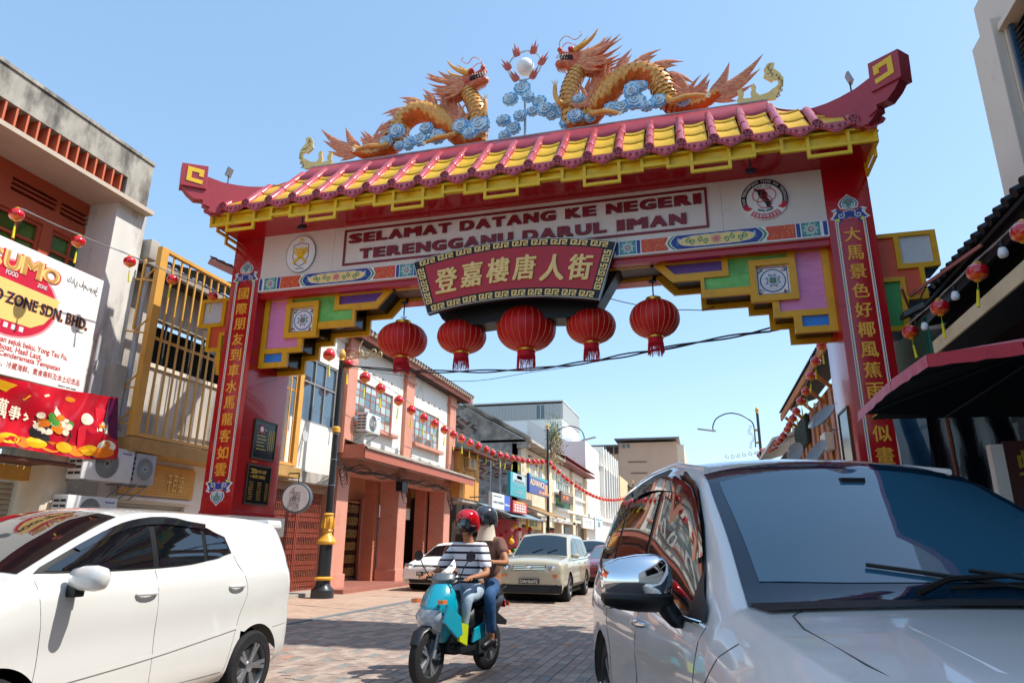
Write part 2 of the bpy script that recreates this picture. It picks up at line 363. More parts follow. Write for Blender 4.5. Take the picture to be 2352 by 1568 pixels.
# white panels front and back (front in view), built of five boards
xs = [-5.32, -3.7, -1.9, 0, 1.9, 3.7, 5.32]
for i in range(6):
    mb = MB(); gbox(mb, xs[i] + .002, xs[i + 1] - .002, 11.0, 11.055, 6.505, 7.48); o = mb.build('panel_board', m_panel, beam)
mb = MB(); gbox(mb, -5.32, 5.32, 12.305, 12.36, 6.3, 7.48); mb.build('rear_panel', m_panel, beam)
mb = MB(); mb.plate([rect(-3.47, 3.47, 6.6, 7.36), rect(-3.43, 3.43, 6.64, 7.32)[::-1]], O + Y * 10.998, X, Z, .02, -.001); mb.build('text_frame', m_dred, beam)
def spread(txt, x0, x1, z0, z1):
    "one raised letter after another, wide and heavy"
    wd = {'I': .5, 'M': 1.25, ' ': .42, 'L': .82, 'T': .9, 'E': .86, 'K': 1.0, 'J': .8}
    tot = sum(wd.get(c, 1.0) for c in txt) + .07 * (len(txt) - 1); k = (x1 - x0) / tot; x = x0
    for c in txt:
        wc = wd.get(c, 1.0) * k
        if c != ' ':
            mb = MB(); text_mb(mb, c, (GX + x, 10.998, z0), X, Z, wc, z1 - z0, .03, .078, shear=0); mb.build('letter', m_dred, beam)
        x += wc + .07 * k
spread('SELAMAT DATANG KE NEGERI', -3.37, 3.38, 7.05, 7.27)
spread('TERENGGANU DARUL IMAN', -3.11, 3.11, 6.7, 6.93)
# painted strip under the panel
def strip():
    fo = O + Y * 10.975; W = 5.32
    base = MB(); gbox(base, -W, W, 10.98, 11.058, 6.22, 6.5); st = base.build('pattern_strip', m_white, beam)
    mb = MB()  # colours: 0 navy 1 teal 2 orange 3 cream 4 green 5 gold 6 white 7 rose 8 blue
    zb, zt, zm = 6.245, 6.492, 6.368
    def fl(poly, d, m): mb.prism(poly, O + Y * 10.98, X, Z, d, -.002, m)
    for s in (-1, 1):
        def rr(a, b, d, m): fl(rect(*sorted((s * a, s * b)), zb, zt), d, m)
        for c in (5.27, 4.86, 2.27, 1.9): rr(c - .03, c + .03, .003, 0)
        for c in (5.05, 2.085):
            rr(c - .14, c + .14, .003, 1); cc = (s * c, zm)
            for k in range(8):
                a = k * .7854; stroke(mb, spiral((cc[0] + .075 * math.cos(a), cc[1] + .075 * math.sin(a)), .034, 1.1, a, 1, 10), O + Y * 10.98, X, Z, .012, .008, .002, 6)
            fl([(cc[0] - .045, zm), (cc[0], zm - .045), (cc[0] + .045, zm), (cc[0], zm + .045)], .01, 2); fl([(cc[0] - .03, zm), (cc[0], zm - .03), (cc[0] + .03, zm), (cc[0], zm + .03)], .012, 6); fl([(cc[0] - .018, zm), (cc[0], zm - .018), (cc[0] + .018, zm), (cc[0], zm + .018)], .014, 1)
            for i in (-1, 1):
                for j in (-1, 1): fl([(cc[0] + i * .135, zm + j * .118), (cc[0] + i * .1, zm + j * .118), (cc[0] + i * .135, zm + j * .085)][::i * j], .008, 0)
        for c in (4.59, 2.545):
            rr(c - .225, c + .225, .003, 2)
            for k in range(26):
                px, pz = s * c + R.uniform(-.2, .2), zm + R.uniform(-.105, .105)
                stroke(mb, spiral((px, pz), .018, .9, R.uniform(0, 6), 1, 7), O + Y * 10.98, X, Z, .006, .007, .002, 5)
        c = s * 3.565
        for k, (h, mm, d) in enumerate(((.84, 6, .005), (.81, 4, .007), (.77, 6, .009), (.75, 0, .011))):
            pts = []
            for sg in (1, -1):
                pts += [(c + sg * (h - .1), zb if sg > 0 else zt), (c + sg * (h - .03), zm - sg * .06), (c + sg * h, zm), (c + sg * (h - .03), zm + sg * .06), (c + sg * (h - .1), zt if sg > 0 else zb)]
            fl(pts, d, mm)
        for h, hh, mm, d in ((.62, .098, 6, .013), (.6, .09, 3, .015)):
            pts = []; n = 14
            for i in range(n + 1): x = -h + 2 * h * i / n; pts.append((c + x, zm - hh * (1 - abs(x / h) ** 5 * .7) - .006 * (i % 2)))
            for i in range(n, -1, -1): x = -h + 2 * h * i / n; pts.append((c + x, zm + hh * (1 - abs(x / h) ** 5 * .7) + .006 * (i % 2)))
            fl(pts, d, mm)
        for sg in (-1, 1):
            for j, (dx, tu) in enumerate(((.16, 0), (.27, 1), (.38, 0), (.47, 1))):
                stroke(mb, spiral((c + sg * dx, zm + (.016 if tu else -.016)), .052, 1.25, 1.5 if tu else 4.6, sg), O + Y * 10.98, X, Z, .017, .019, .002, 4)
            stroke(mb, spiral((c + sg * .62, zm + .03), .035, 1, 1, sg), O + Y * 10.98, X, Z, .012, .019, .002, 6); stroke(mb, spiral((c + sg * .62, zm - .03), .035, 1, 5, sg), O + Y * 10.98, X, Z, .012, .019, .002, 1)
        for k in range(9):
            a = k * .698; mb.prism([(c + .012 * math.cos(a - .5), zm + .012 * math.sin(a - .5)), (c + .07 * math.cos(a - .15), zm + .06 * math.sin(a - .15)), (c + .09 * math.cos(a), zm + .078 * math.sin(a)), (c + .07 * math.cos(a + .15), zm + .06 * math.sin(a + .15)), (c + .012 * math.cos(a + .5), zm + .012 * math.sin(a + .5))], O + Y * 10.98, X, Z, .021, .002, 7)
    fl(rect(-1.6, 1.6, zb, zt), .003, 0)
    mb.build('painted_motif', [m_navy, m_teal, m_orn, m_cream, M('leaf_green', '3f8a5c', .4), M('amber', 'f0a35a', .4), m_white, m_rose, m_blue], st)
strip()
mb = MB(); gbox(mb, -5.32, 5.32, 11.065, 11.2, 6.1, 6.208); gbox(mb, -5.32, 5.32, 11.95, 12.25, 6.1, 6.208); mb.build('lower_rail', m_red, gate)
# emblems
def ring(c, r0, r1, d0, d1, mb, m, n=48, ez=1.0, a0=0, a1=6.2832):
    full = a1 - a0 > 6.28; k = n if full else n + 1; o = []; i_ = []
    for i in range(k):
        a = a0 + (a1 - a0) * i / n; o.append((c[0] + r1 * math.cos(a), c[1] + r1 * ez * math.sin(a))); i_.append((c[0] + r0 * math.cos(a), c[1] + r0 * ez * math.sin(a)))
    if r0 <= 0: mb.prism(o, O + Y * 10.998, X, Z, d0, d1, m)
    elif full: mb.plate([o, i_[::-1]], O + Y * 10.998, X, Z, d0, d1, m)
    else: mb.prism(o + i_[::-1], O + Y * 10.998, X, Z, d0, d1, m)
mb = MB(); c = (-4.415, 6.945)
ring(c, 0, .33, .03, 0, mb, 0, ez=1.2); ring(c, .322, .332, .034, .001, mb, 4, ez=1.2)
sh = [(c[0] - .17, c[1] + .2), (c[0], c[1] + .25), (c[0] + .17, c[1] + .2), (c[0] + .18, c[1] - .05), (c[0] + .1, c[1] - .22), (c[0], c[1] - .27), (c[0] - .1, c[1] - .22), (c[0] - .18, c[1] - .05)][::-1]
mb.plate([sh, [((x - c[0]) * .95 + c[0], (z - c[1]) * .95 + c[1]) for x, z in sh][::-1]], O + Y * 10.998, X, Z, .036, .028, 1)
for s in (-1, 1):
    stroke(mb, [(c[0] - s * .14, c[1] - .2), (c[0] + s * .13, c[1] + .13)], O + Y * 10.998, X, Z, .05, .042 + .004 * s, .028, 2)
    stroke(mb, [(c[0] - s * .16, c[1] + .06), (c[0] + s * .02, c[1] - .1)], O + Y * 10.998, X, Z, .025, .05, .028, 2)
    for k in range(3): stroke(mb, [(c[0] - s * (.15 - k * .02), c[1] - .2 + k * .03), (c[0] - s * (.12 - k * .02), c[1] - .225 + k * .03)], O + Y * 10.998, X, Z, .01, .054, .04, 3)
mb.prism([(c[0] - .06, c[1] + .02), (c[0] + .06, c[1] + .02), (c[0] + .07, c[1] + .09), (c[0], c[1] + .13), (c[0] - .07, c[1] + .09)], O + Y * 10.998, X, Z, .056, .028, 2)
stroke(mb, [(c[0] - .06, c[1] + .05), (c[0] + .06, c[1] + .05)], O + Y * 10.998, X, Z, .02, .06, .04, 3)
mb.prism([(c[0] - .08, c[1] - .03), (c[0] + .08, c[1] - .03), (c[0] + .05, c[1]), (c[0] - .05, c[1])], O + Y * 10.998, X, Z, .056, .028, 2)
ring((c[0], c[1] + .295), .036, .05, .036, .028, mb, 2, 20, 1, -.9, 4.0)
mb.prism([(c[0] + (.03 if k % 2 else .012) * math.sin(-k * .628), c[1] + .315 - (.03 if k % 2 else .012) * math.cos(k * .628)) for k in range(10)][::-1], O + Y * 10.998, X, Z, .038, .028, 2)
text_mb(mb, 'ترڠڬانو', (GX + c[0] - .1, 10.998, c[1] - .335), X, Z, .2, .05, .036, .01, m=1)
mb.build('state_emblem', [m_white, m_blk, M('emblem_yellow', 'e8c21a', .4), m_gold, m_steel], beam)
mb = MB(); c = (4.39, 7.0)
ring(c, 0, .375, .03, 0, mb, 0); ring(c, .285, .372, .034, .001, mb, 1, 48, 1, -.45, 3.59)
for (dx, dz) in ((-.07, .1), (.07, .1), (0, -.02)): ring((c[0] + dx, c[1] + dz - .03), .112, .122, .042, .028, mb, 2, 32)
mb.prism([(c[0] + a, c[1] + b) for a, b in ((-.14, .22), (-.1, .18), (.0, .19), (.06, .1), (.05, .02), (.1, -.06), (.09, -.14), (.13, -.18), (.03, -.16), (.01, -.08), (-.03, -.02), (-.08, .05), (-.1, .14), (-.15, .18))][::-1], O + Y * 10.998, X, Z, .038, .028, 1)
ring(c, .275, .365, .036, .001, mb, 2, 20, 1, 3.98, 5.44)
for s in (-1, 1):
    mb.prism([(c[0] + s * a, c[1] + b) for a, b in ((.2, -.16), (.26, -.12), (.3, -.05), (.34, -.1), (.33, -.18), (.27, -.2))][::s], O + Y * 10.998, X, Z, .038, .028, 2)
    mb.prism([(c[0] + s * a, c[1] + b) for a, b in ((.01, -.2), (.12, -.17), (.12, -.21), (.01, -.24))][::-s], O + Y * 10.998, X, Z, .038, .028, 3)
def arc_text(mb, txt, c, r, a0, a1, h, m, d, flip=1, bold=.02):
    n = len(txt)
    for i, ch in enumerate(txt):
        if ch == ' ': continue
        a = a0 + (a1 - a0) * (i + .5) / n; u = Vector((math.cos(a), 0, math.sin(a))) * flip; rr = Y.cross(u) * -1; rr = Vector((math.sin(a), 0, -math.cos(a))) * flip
        wd = abs(a1 - a0) * r / n * (.35 if ch == 'I' else .8); p = Vector((GX + c[0], 10.998, c[1])) + Vector((math.cos(a), 0, math.sin(a))) * r
        text_mb(mb, ch, p - rr * wd / 2 - u * h / 2, rr, u, wd, h, d, bold, m=m)
arc_text(mb, 'DEWAN PERHIMPUNAN TIONG HUA TERENGGANU', c, .33, 3.55, -.4, .05, 0, .038)
arc_text(mb, '登嘉樓中華大會堂', c, .32, 4.02, 5.4, .07, 0, .04, -1)
arc_text(mb, 'DARUL IMAN', c, .245, 2.2, 1.0, .04, 1, .034)
mb.build('association_emblem', [m_white, m_blk, M('emblem_red', 'c81e30', .4), M('emblem_grey', '6b7b78', .4)], beam)
# stepped brackets either side and the bar joining them
def tf(p): return ((p[0] - 3.035) * 1.0245 + 3.035, 1.4 + (p[1] - 1.4) * 1.0245)
OUT = [tf(p) for p in ((5.27, 6.11), (5.27, 4.63), (4.645, 4.63), (4.645, 4.91), (4.35, 4.91), (4.35, 5.19), (4.03, 5.19), (4.03, 5.35), (3.26, 5.35), (3.26, 5.67), (2.81, 5.67), (2.51, 6.0), (2.45, 6.0), (2.45, 6.11))]
HOL = [('pink_panel', m_pink, [(4.76, 6.0), (5.155, 6.0), (5.155, 5.01), (4.45, 5.01), (4.45, 5.2), (4.76, 5.2)]),
       ('blue_panel', m_blue, [(4.76, 4.91), (5.155, 4.91), (5.155, 4.73), (4.76, 4.73)]),
       ('tile_panel', m_white, [(4.14, 5.81), (4.65, 5.81), (4.65, 5.3), (4.14, 5.3)]),
       ('green_panel', m_green, [(3.72, 6.0), (4.645, 6.0), (4.645, 5.92), (4.04, 5.92), (4.04, 5.48), (3.32, 5.48), (3.32, 5.695), (3.72, 5.695)]),
       ('purple_panel', m_purple, [(2.68, 5.985), (3.62, 5.985), (3.62, 5.8), (2.85, 5.8)])]
def inset(p): return (p[0] + .08, p[1] + .08)
for sd in (-1, 1):
    def mr(l): return [(sd * a, b) for a, b in l]
    def ori(l, ccw=True):
        ar = sum(l[i - 1][0] * l[i][1] - l[i][0] * l[i - 1][1] for i in range(len(l))); return l if (ar > 0) == ccw else l[::-1]
    o_ = ori(mr(OUT)); hs = [ori(mr([tf(p) for p in h[2]]), False) for h in HOL]
    core = ori(mr([(5.31, 6.2)] + [(min(a + .085, 5.31) if i else 5.31, b + .085) for i, (a, b) in enumerate(OUT[1:12], 0)] + [(2.6, 6.2)]))
    bk = MB(); bk.prism(core, O + Y * 11.35, X, Z, 0, -.56); br = bk.build('stepped_bracket', m_black, gate)
    MB().plate([o_] + hs, O + Y * 11.27, X, Z, 0, -.07).build('front_frame', m_yel, br)
    MB().plate([o_, ori(mr([tf(p) for p in HOL[0][2]]), False)], O + Y * 11.92, X, Z, 0, -.07).build('rear_frame', m_yel, br)
    for nm, mt, pl in HOL:
        MB().prism(ori(mr([tf(p) for p in pl])), O + Y * 11.315, X, Z, 0, -.02).build(nm, mt, br)
    # proud frame round the mosaic tile
    q1 = ori(mr([tf(p) for p in ((4.04, 5.19), (4.755, 5.19), (4.755, 5.915), (4.04, 5.915))])); q2 = ori(mr([tf(p) for p in ((4.14, 5.3), (4.65, 5.3), (4.65, 5.81), (4.14, 5.81))]), False)
    MB().plate([q1, q2], O + Y * 11.235, X, Z, 0, -.033).build('tile_frame', m_yel, br)
    q1 = ori(mr([tf(p) for p in ((2.42, 5.985), (3.72, 5.985), (3.72, 5.695), (3.62, 5.695), (3.62, 5.695), (2.81, 5.67)) ]))
    # mosaic tile motif
    cx, cz = sd * tf((4.395, 5.555))[0], tf((4.395, 5.555))[1]; mt = MB(); oo = O + Y * 11.315
    def fp(poly, d, m): mt.prism(ori(poly), oo, X, Z, d, 0, m)
    def lob(r, amp, k, n=48): return [(cx + r * (1 + amp * abs(math.sin(k * i * math.pi / n))) * math.cos(i * 2 * math.pi / n), cz + r * (1 + amp * abs(math.sin(k * i * math.pi / n))) * math.sin(i * 2 * math.pi / n)) for i in range(n)]
    fp(rect(cx - .24, cx + .24, cz - .24, cz + .24), .003, 0)
    fp(rect(cx - .226, cx + .226, cz - .226, cz + .226), .006, 1)
    fp(lob(.205, 0, 1), .009, 0); fp(lob(.185, 0, 1), .012, 1); fp(lob(.15, .1, 12), .015, 2); fp(lob(.138, .1, 12), .018, 1); fp(lob(.105, .1, 8), .021, 2)
    for k in range(4):
        a = k * 1.5708 + .785; p = (cx + .035 * math.cos(a), cz + .035 * math.sin(a))
        fp([(p[0] + .032 * math.cos(a + t), p[1] + .032 * math.sin(a + t)) for t in (0, 1.2, 2.3, 4.0, 5.1)], .026, 3)
        a = k * 1.5708; stroke(mt, spiral((cx + .08 * math.cos(a), cz + .08 * math.sin(a)), .022, 1, a), oo, X, Z, .009, .026, .01, 4)
        for s2 in (-.35, .35): stroke(mt, spiral((cx + .105 * math.cos(a + s2 * 1.2), cz + .105 * math.sin(a + s2 * 1.2)), .022, 1.1, a), oo, X, Z, .008, .026, .01, 0)
        a += .785; p = (cx + .27 * math.cos(a), cz + .27 * math.sin(a))
        for j in range(5): stroke(mt, spiral((p[0] + R.uniform(-.035, .035), p[1] + R.uniform(-.035, .035)), .02, 1, R.uniform(0, 6)), oo, X, Z, .009, .013, .002, (3, 5, 3, 5, 0)[j])
    fp(lob(.016, .1, 6, 24), .028, 5)
    mt.build('mosaic_motif', [m_navy, m_white, M('ice_blue', 'c9d6e8', .4), M('leaf_green', '3f8a5c'), m_orn, m_rose], br)
    # side wing outside the column
    def wt(p): return sd * ((p[0]) * 1.03 + 3.035), 1.4 + (p[1] - 1.4) * 1.03
    WO = [(2.98, 6.17), (3.79, 6.17), (3.79, 5.57), (3.55, 5.55), (3.55, 5.05), (3.27, 5.05), (3.22, 4.56), (2.9, 4.56), (2.9, 6.17)][1:]
    wo_ = ori([wt(p) for p in WO]); wh = [('white_panel', m_wing_w, [(3.27, 6.1), (3.71, 6.1), (3.71, 5.64), (3.27, 5.64)]), ('orange_panel', m_orange, [(2.95, 6.1), (3.19, 6.1), (3.19, 5.56), (3.48, 5.56), (3.48, 5.12), (3.26, 5.12), (3.26, 5.43), (2.95, 5.43)]), ('green_panel', m_wing_g, [(2.95, 5.36), (3.19, 5.36), (3.15, 4.64), (2.95, 4.64)])]
    wf = MB(); wf.plate([wo_] + [ori([wt(p) for p in h[2]], False) for h in wh], O + Y * 11.33, X, Z, 0, -.08)
    wg = wf.build('side_wing', m_yel, gate)
    wb = MB(); wb.prism(ori([wt(p) for p in WO]), O + Y * 11.42, X, Z, 0, -.5, 0); wb.build('wing_box', M('wing_side_blue', '5f8cae', .4), wg)
    for nm, mm, pl in wh: MB().prism(ori([wt(p) for p in pl]), O + Y * 11.375, X, Z, 0, -.03).build(nm, mm, wg)
z0, z1 = tf((0, 6.0))[1], tf((0, 6.11))[1] - .0
mb = MB(); gbox(mb, -2.5, 2.5, 11.27, 11.34, z0, z1); gbox(mb, -2.5, 2.5, 11.92, 11.99, z0, z1); mb.build('soffit_bar', m_yel, gate)
mb = MB(); gbox(mb, -2.6, 2.6, 11.345, 11.915, z0 + .05, 6.2); mb.build('soffit_board', M('brown_soffit', '4a3b34', .35, var=.2), gate)
# black fan-shaped box behind the signboard
fan = [(-1.92, 6.2), (-1.47, 5.46), (-.9, 5.30), (0, 5.36), (.9, 5.30), (1.47, 5.46), (1.92, 6.2)]
MB().prism(fan, O + Y * 11.36, X, Z, 0, -.5).build('backing_box', m_blk, gate)
# ---------------------------------------------------------------- gate roof
SL = 1.143                                     # slope of the roof
def zs(y): return 7.70 + (y - 10.12) * SL
roof = MB()
YE, YR, YB = 10.14, 11.3, 13.2                 # eave, ridge, back eave
YC = 11.67
def corner(s, y): return None
# roof core: hipped solid under the tiles
e = 6.05; rg = 4.62; ze, zr = 7.56, 8.8
roof.add([(GX - e, 10.2, ze), (GX + e, 10.2, ze), (GX + e, 13.14, ze), (GX - e, 13.14, ze), (GX - rg, 11.34, zr), (GX + rg, 11.34, zr), (GX + rg, 12.0, zr), (GX - rg, 12.0, zr)],
         [(0, 1, 5, 4), (2, 3, 7, 6), (1, 2, 6, 5), (3, 0, 4, 7), (4, 5, 6, 7), (3, 2, 1, 0)])
rf = roof.build('roof', m_tile_y, gate)
mb = MB(); gbox(mb, -6.0, 6.0, 10.26, 13.08, 7.44, 7.5); mb.build('soffit', m_red, rf)
mb = MB(); gbox(mb, -4.66, 4.66, 11.36, 11.98, 8.8, 9.14); mb.build('ridge_core', m_ridge, rf)
# front sheet of the ridge, slightly wavy, and pale coping
mb = MB(); n = 60; vs = []
for i in range(n + 1):
    x = -4.64 + 9.28 * i / n; wv = .012 * math.sin(x * 9) + .008 * math.sin(x * 23 + 1)
    vs += [(GX + x, 11.335, 9.15), (GX + x, 11.16 + wv, 8.965), (GX + x, 10.90 + wv * .5, 8.675 + .025 * math.cos((x / .517) * 2 * math.pi)), (GX + x, 10.905, 8.60)]
fs = [(4 * i + k, 4 * i + k + 1, 4 * i + k + 5, 4 * i + k + 4) for i in range(n) for k in (0, 1, 2)]
mb.add(vs, fs); mb.build('ridge_sheet', m_ridge, rf, smooth=60)
mb = MB(); gbox(mb, -4.66, 4.66, 11.33, 11.4, 9.15, 9.175); gbox(mb, -4.66, 4.66, 11.95, 12.02, 9.15, 9.175); mb.build('coping', M('pale_coping', 'a9a39c', .5), rf)
def hipy(x):                                   # y of the hip line at gate coordinate x
    return 11.12 - (abs(x) - 4.62) * .68 if abs(x) > 4.62 else 11.12
# pan tiles, four courses, one object each course and bay
PAN = []
for k in range(-12, 12):
    x0, x1 = k * .517 + .03, (k + 1) * .517 - .08
    for c in range(3):
        ya, yb = 10.16 + c * .33, 10.16 + (c + 1) * .33 + .04
        if max(abs(x0), abs(x1)) > 6.0: continue
        lim = hipy(min(abs(x0), abs(x1)))
        if ya > lim - .08: continue
        yb = min(yb, lim)
        mb = MB(); N = 5; vs = []
        for i in range(N + 1):
            u = i / N; x = x0 + (x1 - x0) * u - .02; sag = -.045 * math.sin(math.pi * u)
            yl = min(yb, max(ya + .05, hipy(x)))
            vs += [(GX + x, ya, zs(ya) + sag + .045), (GX + x, yl, zs(yl) + sag + .005), (GX + x, ya, zs(ya) + sag + .02)]
        fs = [(3 * i, 3 * i + 1, 3 * i + 4, 3 * i + 3) for i in range(N)] + [(3 * i + 2, 3 * i, 3 * i + 3, 3 * i + 5) for i in range(N)]
        fs = [f[::-1] for f in fs]
        mb.add(vs, fs); mb.build('pan_tile', m_tile_y, rf, smooth=50)
# barrel tiles, shared meshes
def barrel_mesh(L0, r):
    mb = MB(); d = Vector((0, 1, SL)).normalized(); nn = Vector((0, -SL, 1)).normalized(); vs = []; n = 9
    for t, rr in ((0, r), (0.02, r * 1.06), (L0 * .9, r * .93), (L0, r * .9)):
        for i in range(n):
            a = math.pi * (-.12 + 1.24 * i / (n - 1)); vs.append(d * t + X * (rr * math.cos(a)) + nn * (rr * math.sin(a)))
    fs = [(j * n + i, j * n + i + 1, (j + 1) * n + i + 1, (j + 1) * n + i) for j in range(3) for i in range(n - 1)] + [tuple(range(n))[::-1]]
    mb.add(vs, fs); return mb.mesh('barrel_tile', m_tile_r, 50)
bt = barrel_mesh(.55, .075)
for k in range(-11, 12):
    x = k * .517; lim = hipy(x)
    for c in range(3):
        y = 10.14 + c * .325
        if y > lim - .1: continue
        # nudge so the row reads as laid by hand
        o = link('barrel_tile', bt, rf, loc=Vector((GX + x + R.uniform(-.006, .006), y, zs(y) + .035 + c * .004)) - ORG[rf.name])
        if lim - y < .36: o.scale = (1, max(.3, (lim - y) / .36), max(.3, (lim - y) / .36))
# end discs and scalloped drip tiles
dm = MB(); rx = Matrix.Rotation(math.pi / 2, 3, 'X'); rx2 = Matrix.Rotation(math.pi, 3, 'Z')
dm.lathe([(.088, .0), (.092, .02), (.088, .045), (.075, .05), (.072, .035), (.001, .035)], (0, 0, 0), 20, 0, rx)
for k in range(5):
    a = k * 1.2566 + 1.57; p = Vector((.045 * math.cos(a), -.036, .045 * math.sin(a))); dm.lathe([(.001, 0), (.022, 0), (.014, .008), (.001, .008)], p, 6, 1, rx)
dm.lathe([(.001, 0), (.012, .0), (.001, .014)], (0, -.036, 0), 8, 1, rx)
dm_ = dm.mesh('end_disc', [m_tile_r, M('tile_relief_dark', '5e1a20', .4)], 40)
for k in range(-11, 12): link('end_disc', dm_, rf, loc=Vector((GX + k * .517, 10.12, 7.735)) - ORG[rf.name])
sc_m = MB(); top = [(-.21, .03), (.21, .03)]; bot = [(.245, -.02), (.2, -.075), (.13, -.1), (.07, -.145), (0, -.175), (-.07, -.145), (-.13, -.1), (-.2, -.075), (-.245, -.02)]
sc_m.prism((top + bot)[::-1], (0, 0, 0), X, Vector((0, .16, 1)).normalized(), 0, -.025, 0)
for s in (-1, 1):
    for c, r in (((s * .06, -.06), .032), ((s * .14, -.04), .022)): stroke(sc_m, spiral(c, r, 1.1, 1.2, s, 9), (0, 0, 0), X, Vector((0, .16, 1)).normalized(), .012, .008, 0, 1)
stroke(sc_m, [(-.21, .015), (-.2, -.045), (-.1, -.085), (0, -.14), (.1, -.085), (.2, -.045), (.21, .015)], (0, 0, 0), X, Vector((0, .16, 1)).normalized(), .014, .012, 0, 2)
sc_me = sc_m.mesh('drip_tile', [M('drip_tile_pink', 'c25560', .35, var=.15, vs=8), M('tile_relief_dark', '5e1a20', .4), m_tile_r])
for k in range(-12, 12):
    o = link('drip_tile', sc_me, rf, loc=Vector((GX + (k + .5) * .517, 10.09, 7.7 + .01 * R.uniform(-1, 1))) - ORG[rf.name])
    if abs(k + .5) > 11: o.location.x -= math.copysign(.03, k); o.scale.x = .9
# yellow fascia boards and lattice
for i, (za, zb_) in enumerate(((7.42, 7.5), (7.505, 7.585), (7.59, 7.67))):
    mb = MB(); gbox(mb, -6.0, 6.0, 10.215 + .008 * i, 10.24 + .008 * i, za, zb_); mb.build('fascia_board', m_yel2, rf)
def lattice(hw, cs, lowhw=.32, midhw=.7):
    "outer outline and holes of the eave lattice"
    b = .052; out = []; top = 7.62
    lo, mi, up = 7.205, 7.35, 7.42
    for c in cs:
        a, d = max(c - midhw, -hw), min(c + midhw, hw)
        out += [(a, up if a > -hw else mi)] * (a > -hw) + [(a, mi), (c - lowhw, mi), (c - lowhw, lo), (c + lowhw, lo), (c + lowhw, mi), (d, mi)] + [(d, up)] * (d < hw)
    out = out + [(hw, top), (-hw, top)]
    holes = []
    for i, c in enumerate(cs):
        a, d = max(c - midhw, -hw), min(c + midhw, hw)
        holes.append([(c - lowhw + b, lo + b), (c - lowhw + b, mi + .0), (c + lowhw - b, mi + .0), (c + lowhw - b, lo + b)])
        for p, q in ((a + b, c - lowhw - 0), (c - lowhw + b, c + lowhw - b), (c + lowhw + 0, d - b)):
            if q - p > .1: holes.append([(p, mi + b), (p, top - .03), (q, top - .03), (q, mi + b)])
        if i + 1 < len(cs) and cs[i + 1] - midhw - d > .1: holes.append([(d + .0, up + b), (d + .0, top - .03), (cs[i + 1] - midhw, top - .03), (cs[i + 1] - midhw, up + b)])
    return [out] + holes
lt = lattice(6.02, [-5.3 + 1.768 * i for i in range(7)])
MB().plate(lt, O + Y * 10.16, X, Z, 0, -.045).build('eave_lattice', m_yel2, rf)
for s in (-1, 1):
    l2 = lattice(1.5, [-1.0, 0.7], .32, .6); mb = MB(); mb.plate(l2, (GX + s * 6.0, 11.68, 0), Y * s, Z, .02, -.02); mb.build('eave_lattice', m_yel2, rf)
# curved hip walls ending in square scroll blocks
PR = [(-.02, 9.17), (.1, 8.98), (.24, 8.82), (.41, 8.69), (.68, 8.51), (.96, 8.385), (1.2, 8.32), (1.43, 8.285), (1.7, 8.27), (1.98, 8.31), (2.3, 8.32), (2.36, 8.0), (2.3, 7.9), (2.2, 7.8), (2.08, 7.77), (2.0, 7.76), (1.98, 7.69), (1.9, 7.62), (1.82, 7.57), (1.55, 7.6), (1.3, 7.72), (.9, 8.0), (.5, 8.35), (0, 8.8)]
GRK = [(.12, .12), (.58, .12), (.58, .58), (.3, .58), (.3, .38), (.38, .38), (.38, .5)]
for fy in (1, -1):
    for sd in (-1, 1):
        A = Vector((GX + sd * 4.64, YC + fy * (11.35 - YC), 0)); D = Vector((sd * 1.71, -1.75 * fy, 0)).normalized(); N_ = Vector((D.y, -D.x, 0))
        def mk(lp): return lp if True else lp
        fr = (D, Z); poly = PR[::-1]
        hw = MB(); hw.prism(poly, A, D, Z, .07, -.07); h = hw.build('hip_wall', m_ridge, rf, fix=True)
        # light coping line
        cp = MB(); pts = [A + D * a + Z * (b + .008) for a, b in PR[:10]]; cp.tube(pts, .022, 6); cp.build('coping', M('pale_coping', 'a9a39c', .5), h, smooth=60)
        bx = MB(); bx.prism([(1.97, 8.0), (2.44, 7.97), (2.46, 8.44), (1.99, 8.5)], A, D, Z, .14, -.14); b_ = bx.build('scroll_block', m_ridge, h, bevel=.008)
        for side in (1, -1):
            mb = MB(); r_ = D * side; o2 = A + (D * 1.99 if side > 0 else D * 2.44) + Z * 8.0 + D.cross(Z) * .14 * side
            k = .46; g = [(.12, .18), (.12, .85), (.86, .85), (.86, .18)]
            out = [(.2, .2), (.82, .16), (.84, .34), (.38, .36), (.38, .66), (.66, .66), (.66, .5), (.84, .5), (.84, .84), (.2, .86)] if (sd * fy * side) else g
            flip = (sd > 0) != (side * 1 < 0)
            if sd > 0: out = [(1 - a, b) for a, b in out][::-1] if side > 0 else out
            else: out = out if side < 0 else [(1 - a, b) for a, b in out][::-1]
            mb.prism([(a * k, b * k) for a, b in out], o2, r_, Z, .012, -.005); mb.build('scroll_mark', M('scroll_yellow', 'e8bf2a', .4), b_)
        # rounded lower corbel in darker paint
        cb = MB(); cb.prism([(1.86, 7.66), (2.0, 7.7), (2.0, 7.78), (2.16, 7.76), (2.3, 7.86), (2.4, 7.98), (2.42, 8.02), (1.9, 8.02)], A, D, Z, .1, -.1); cb.build('corbel', m_ridge, h)
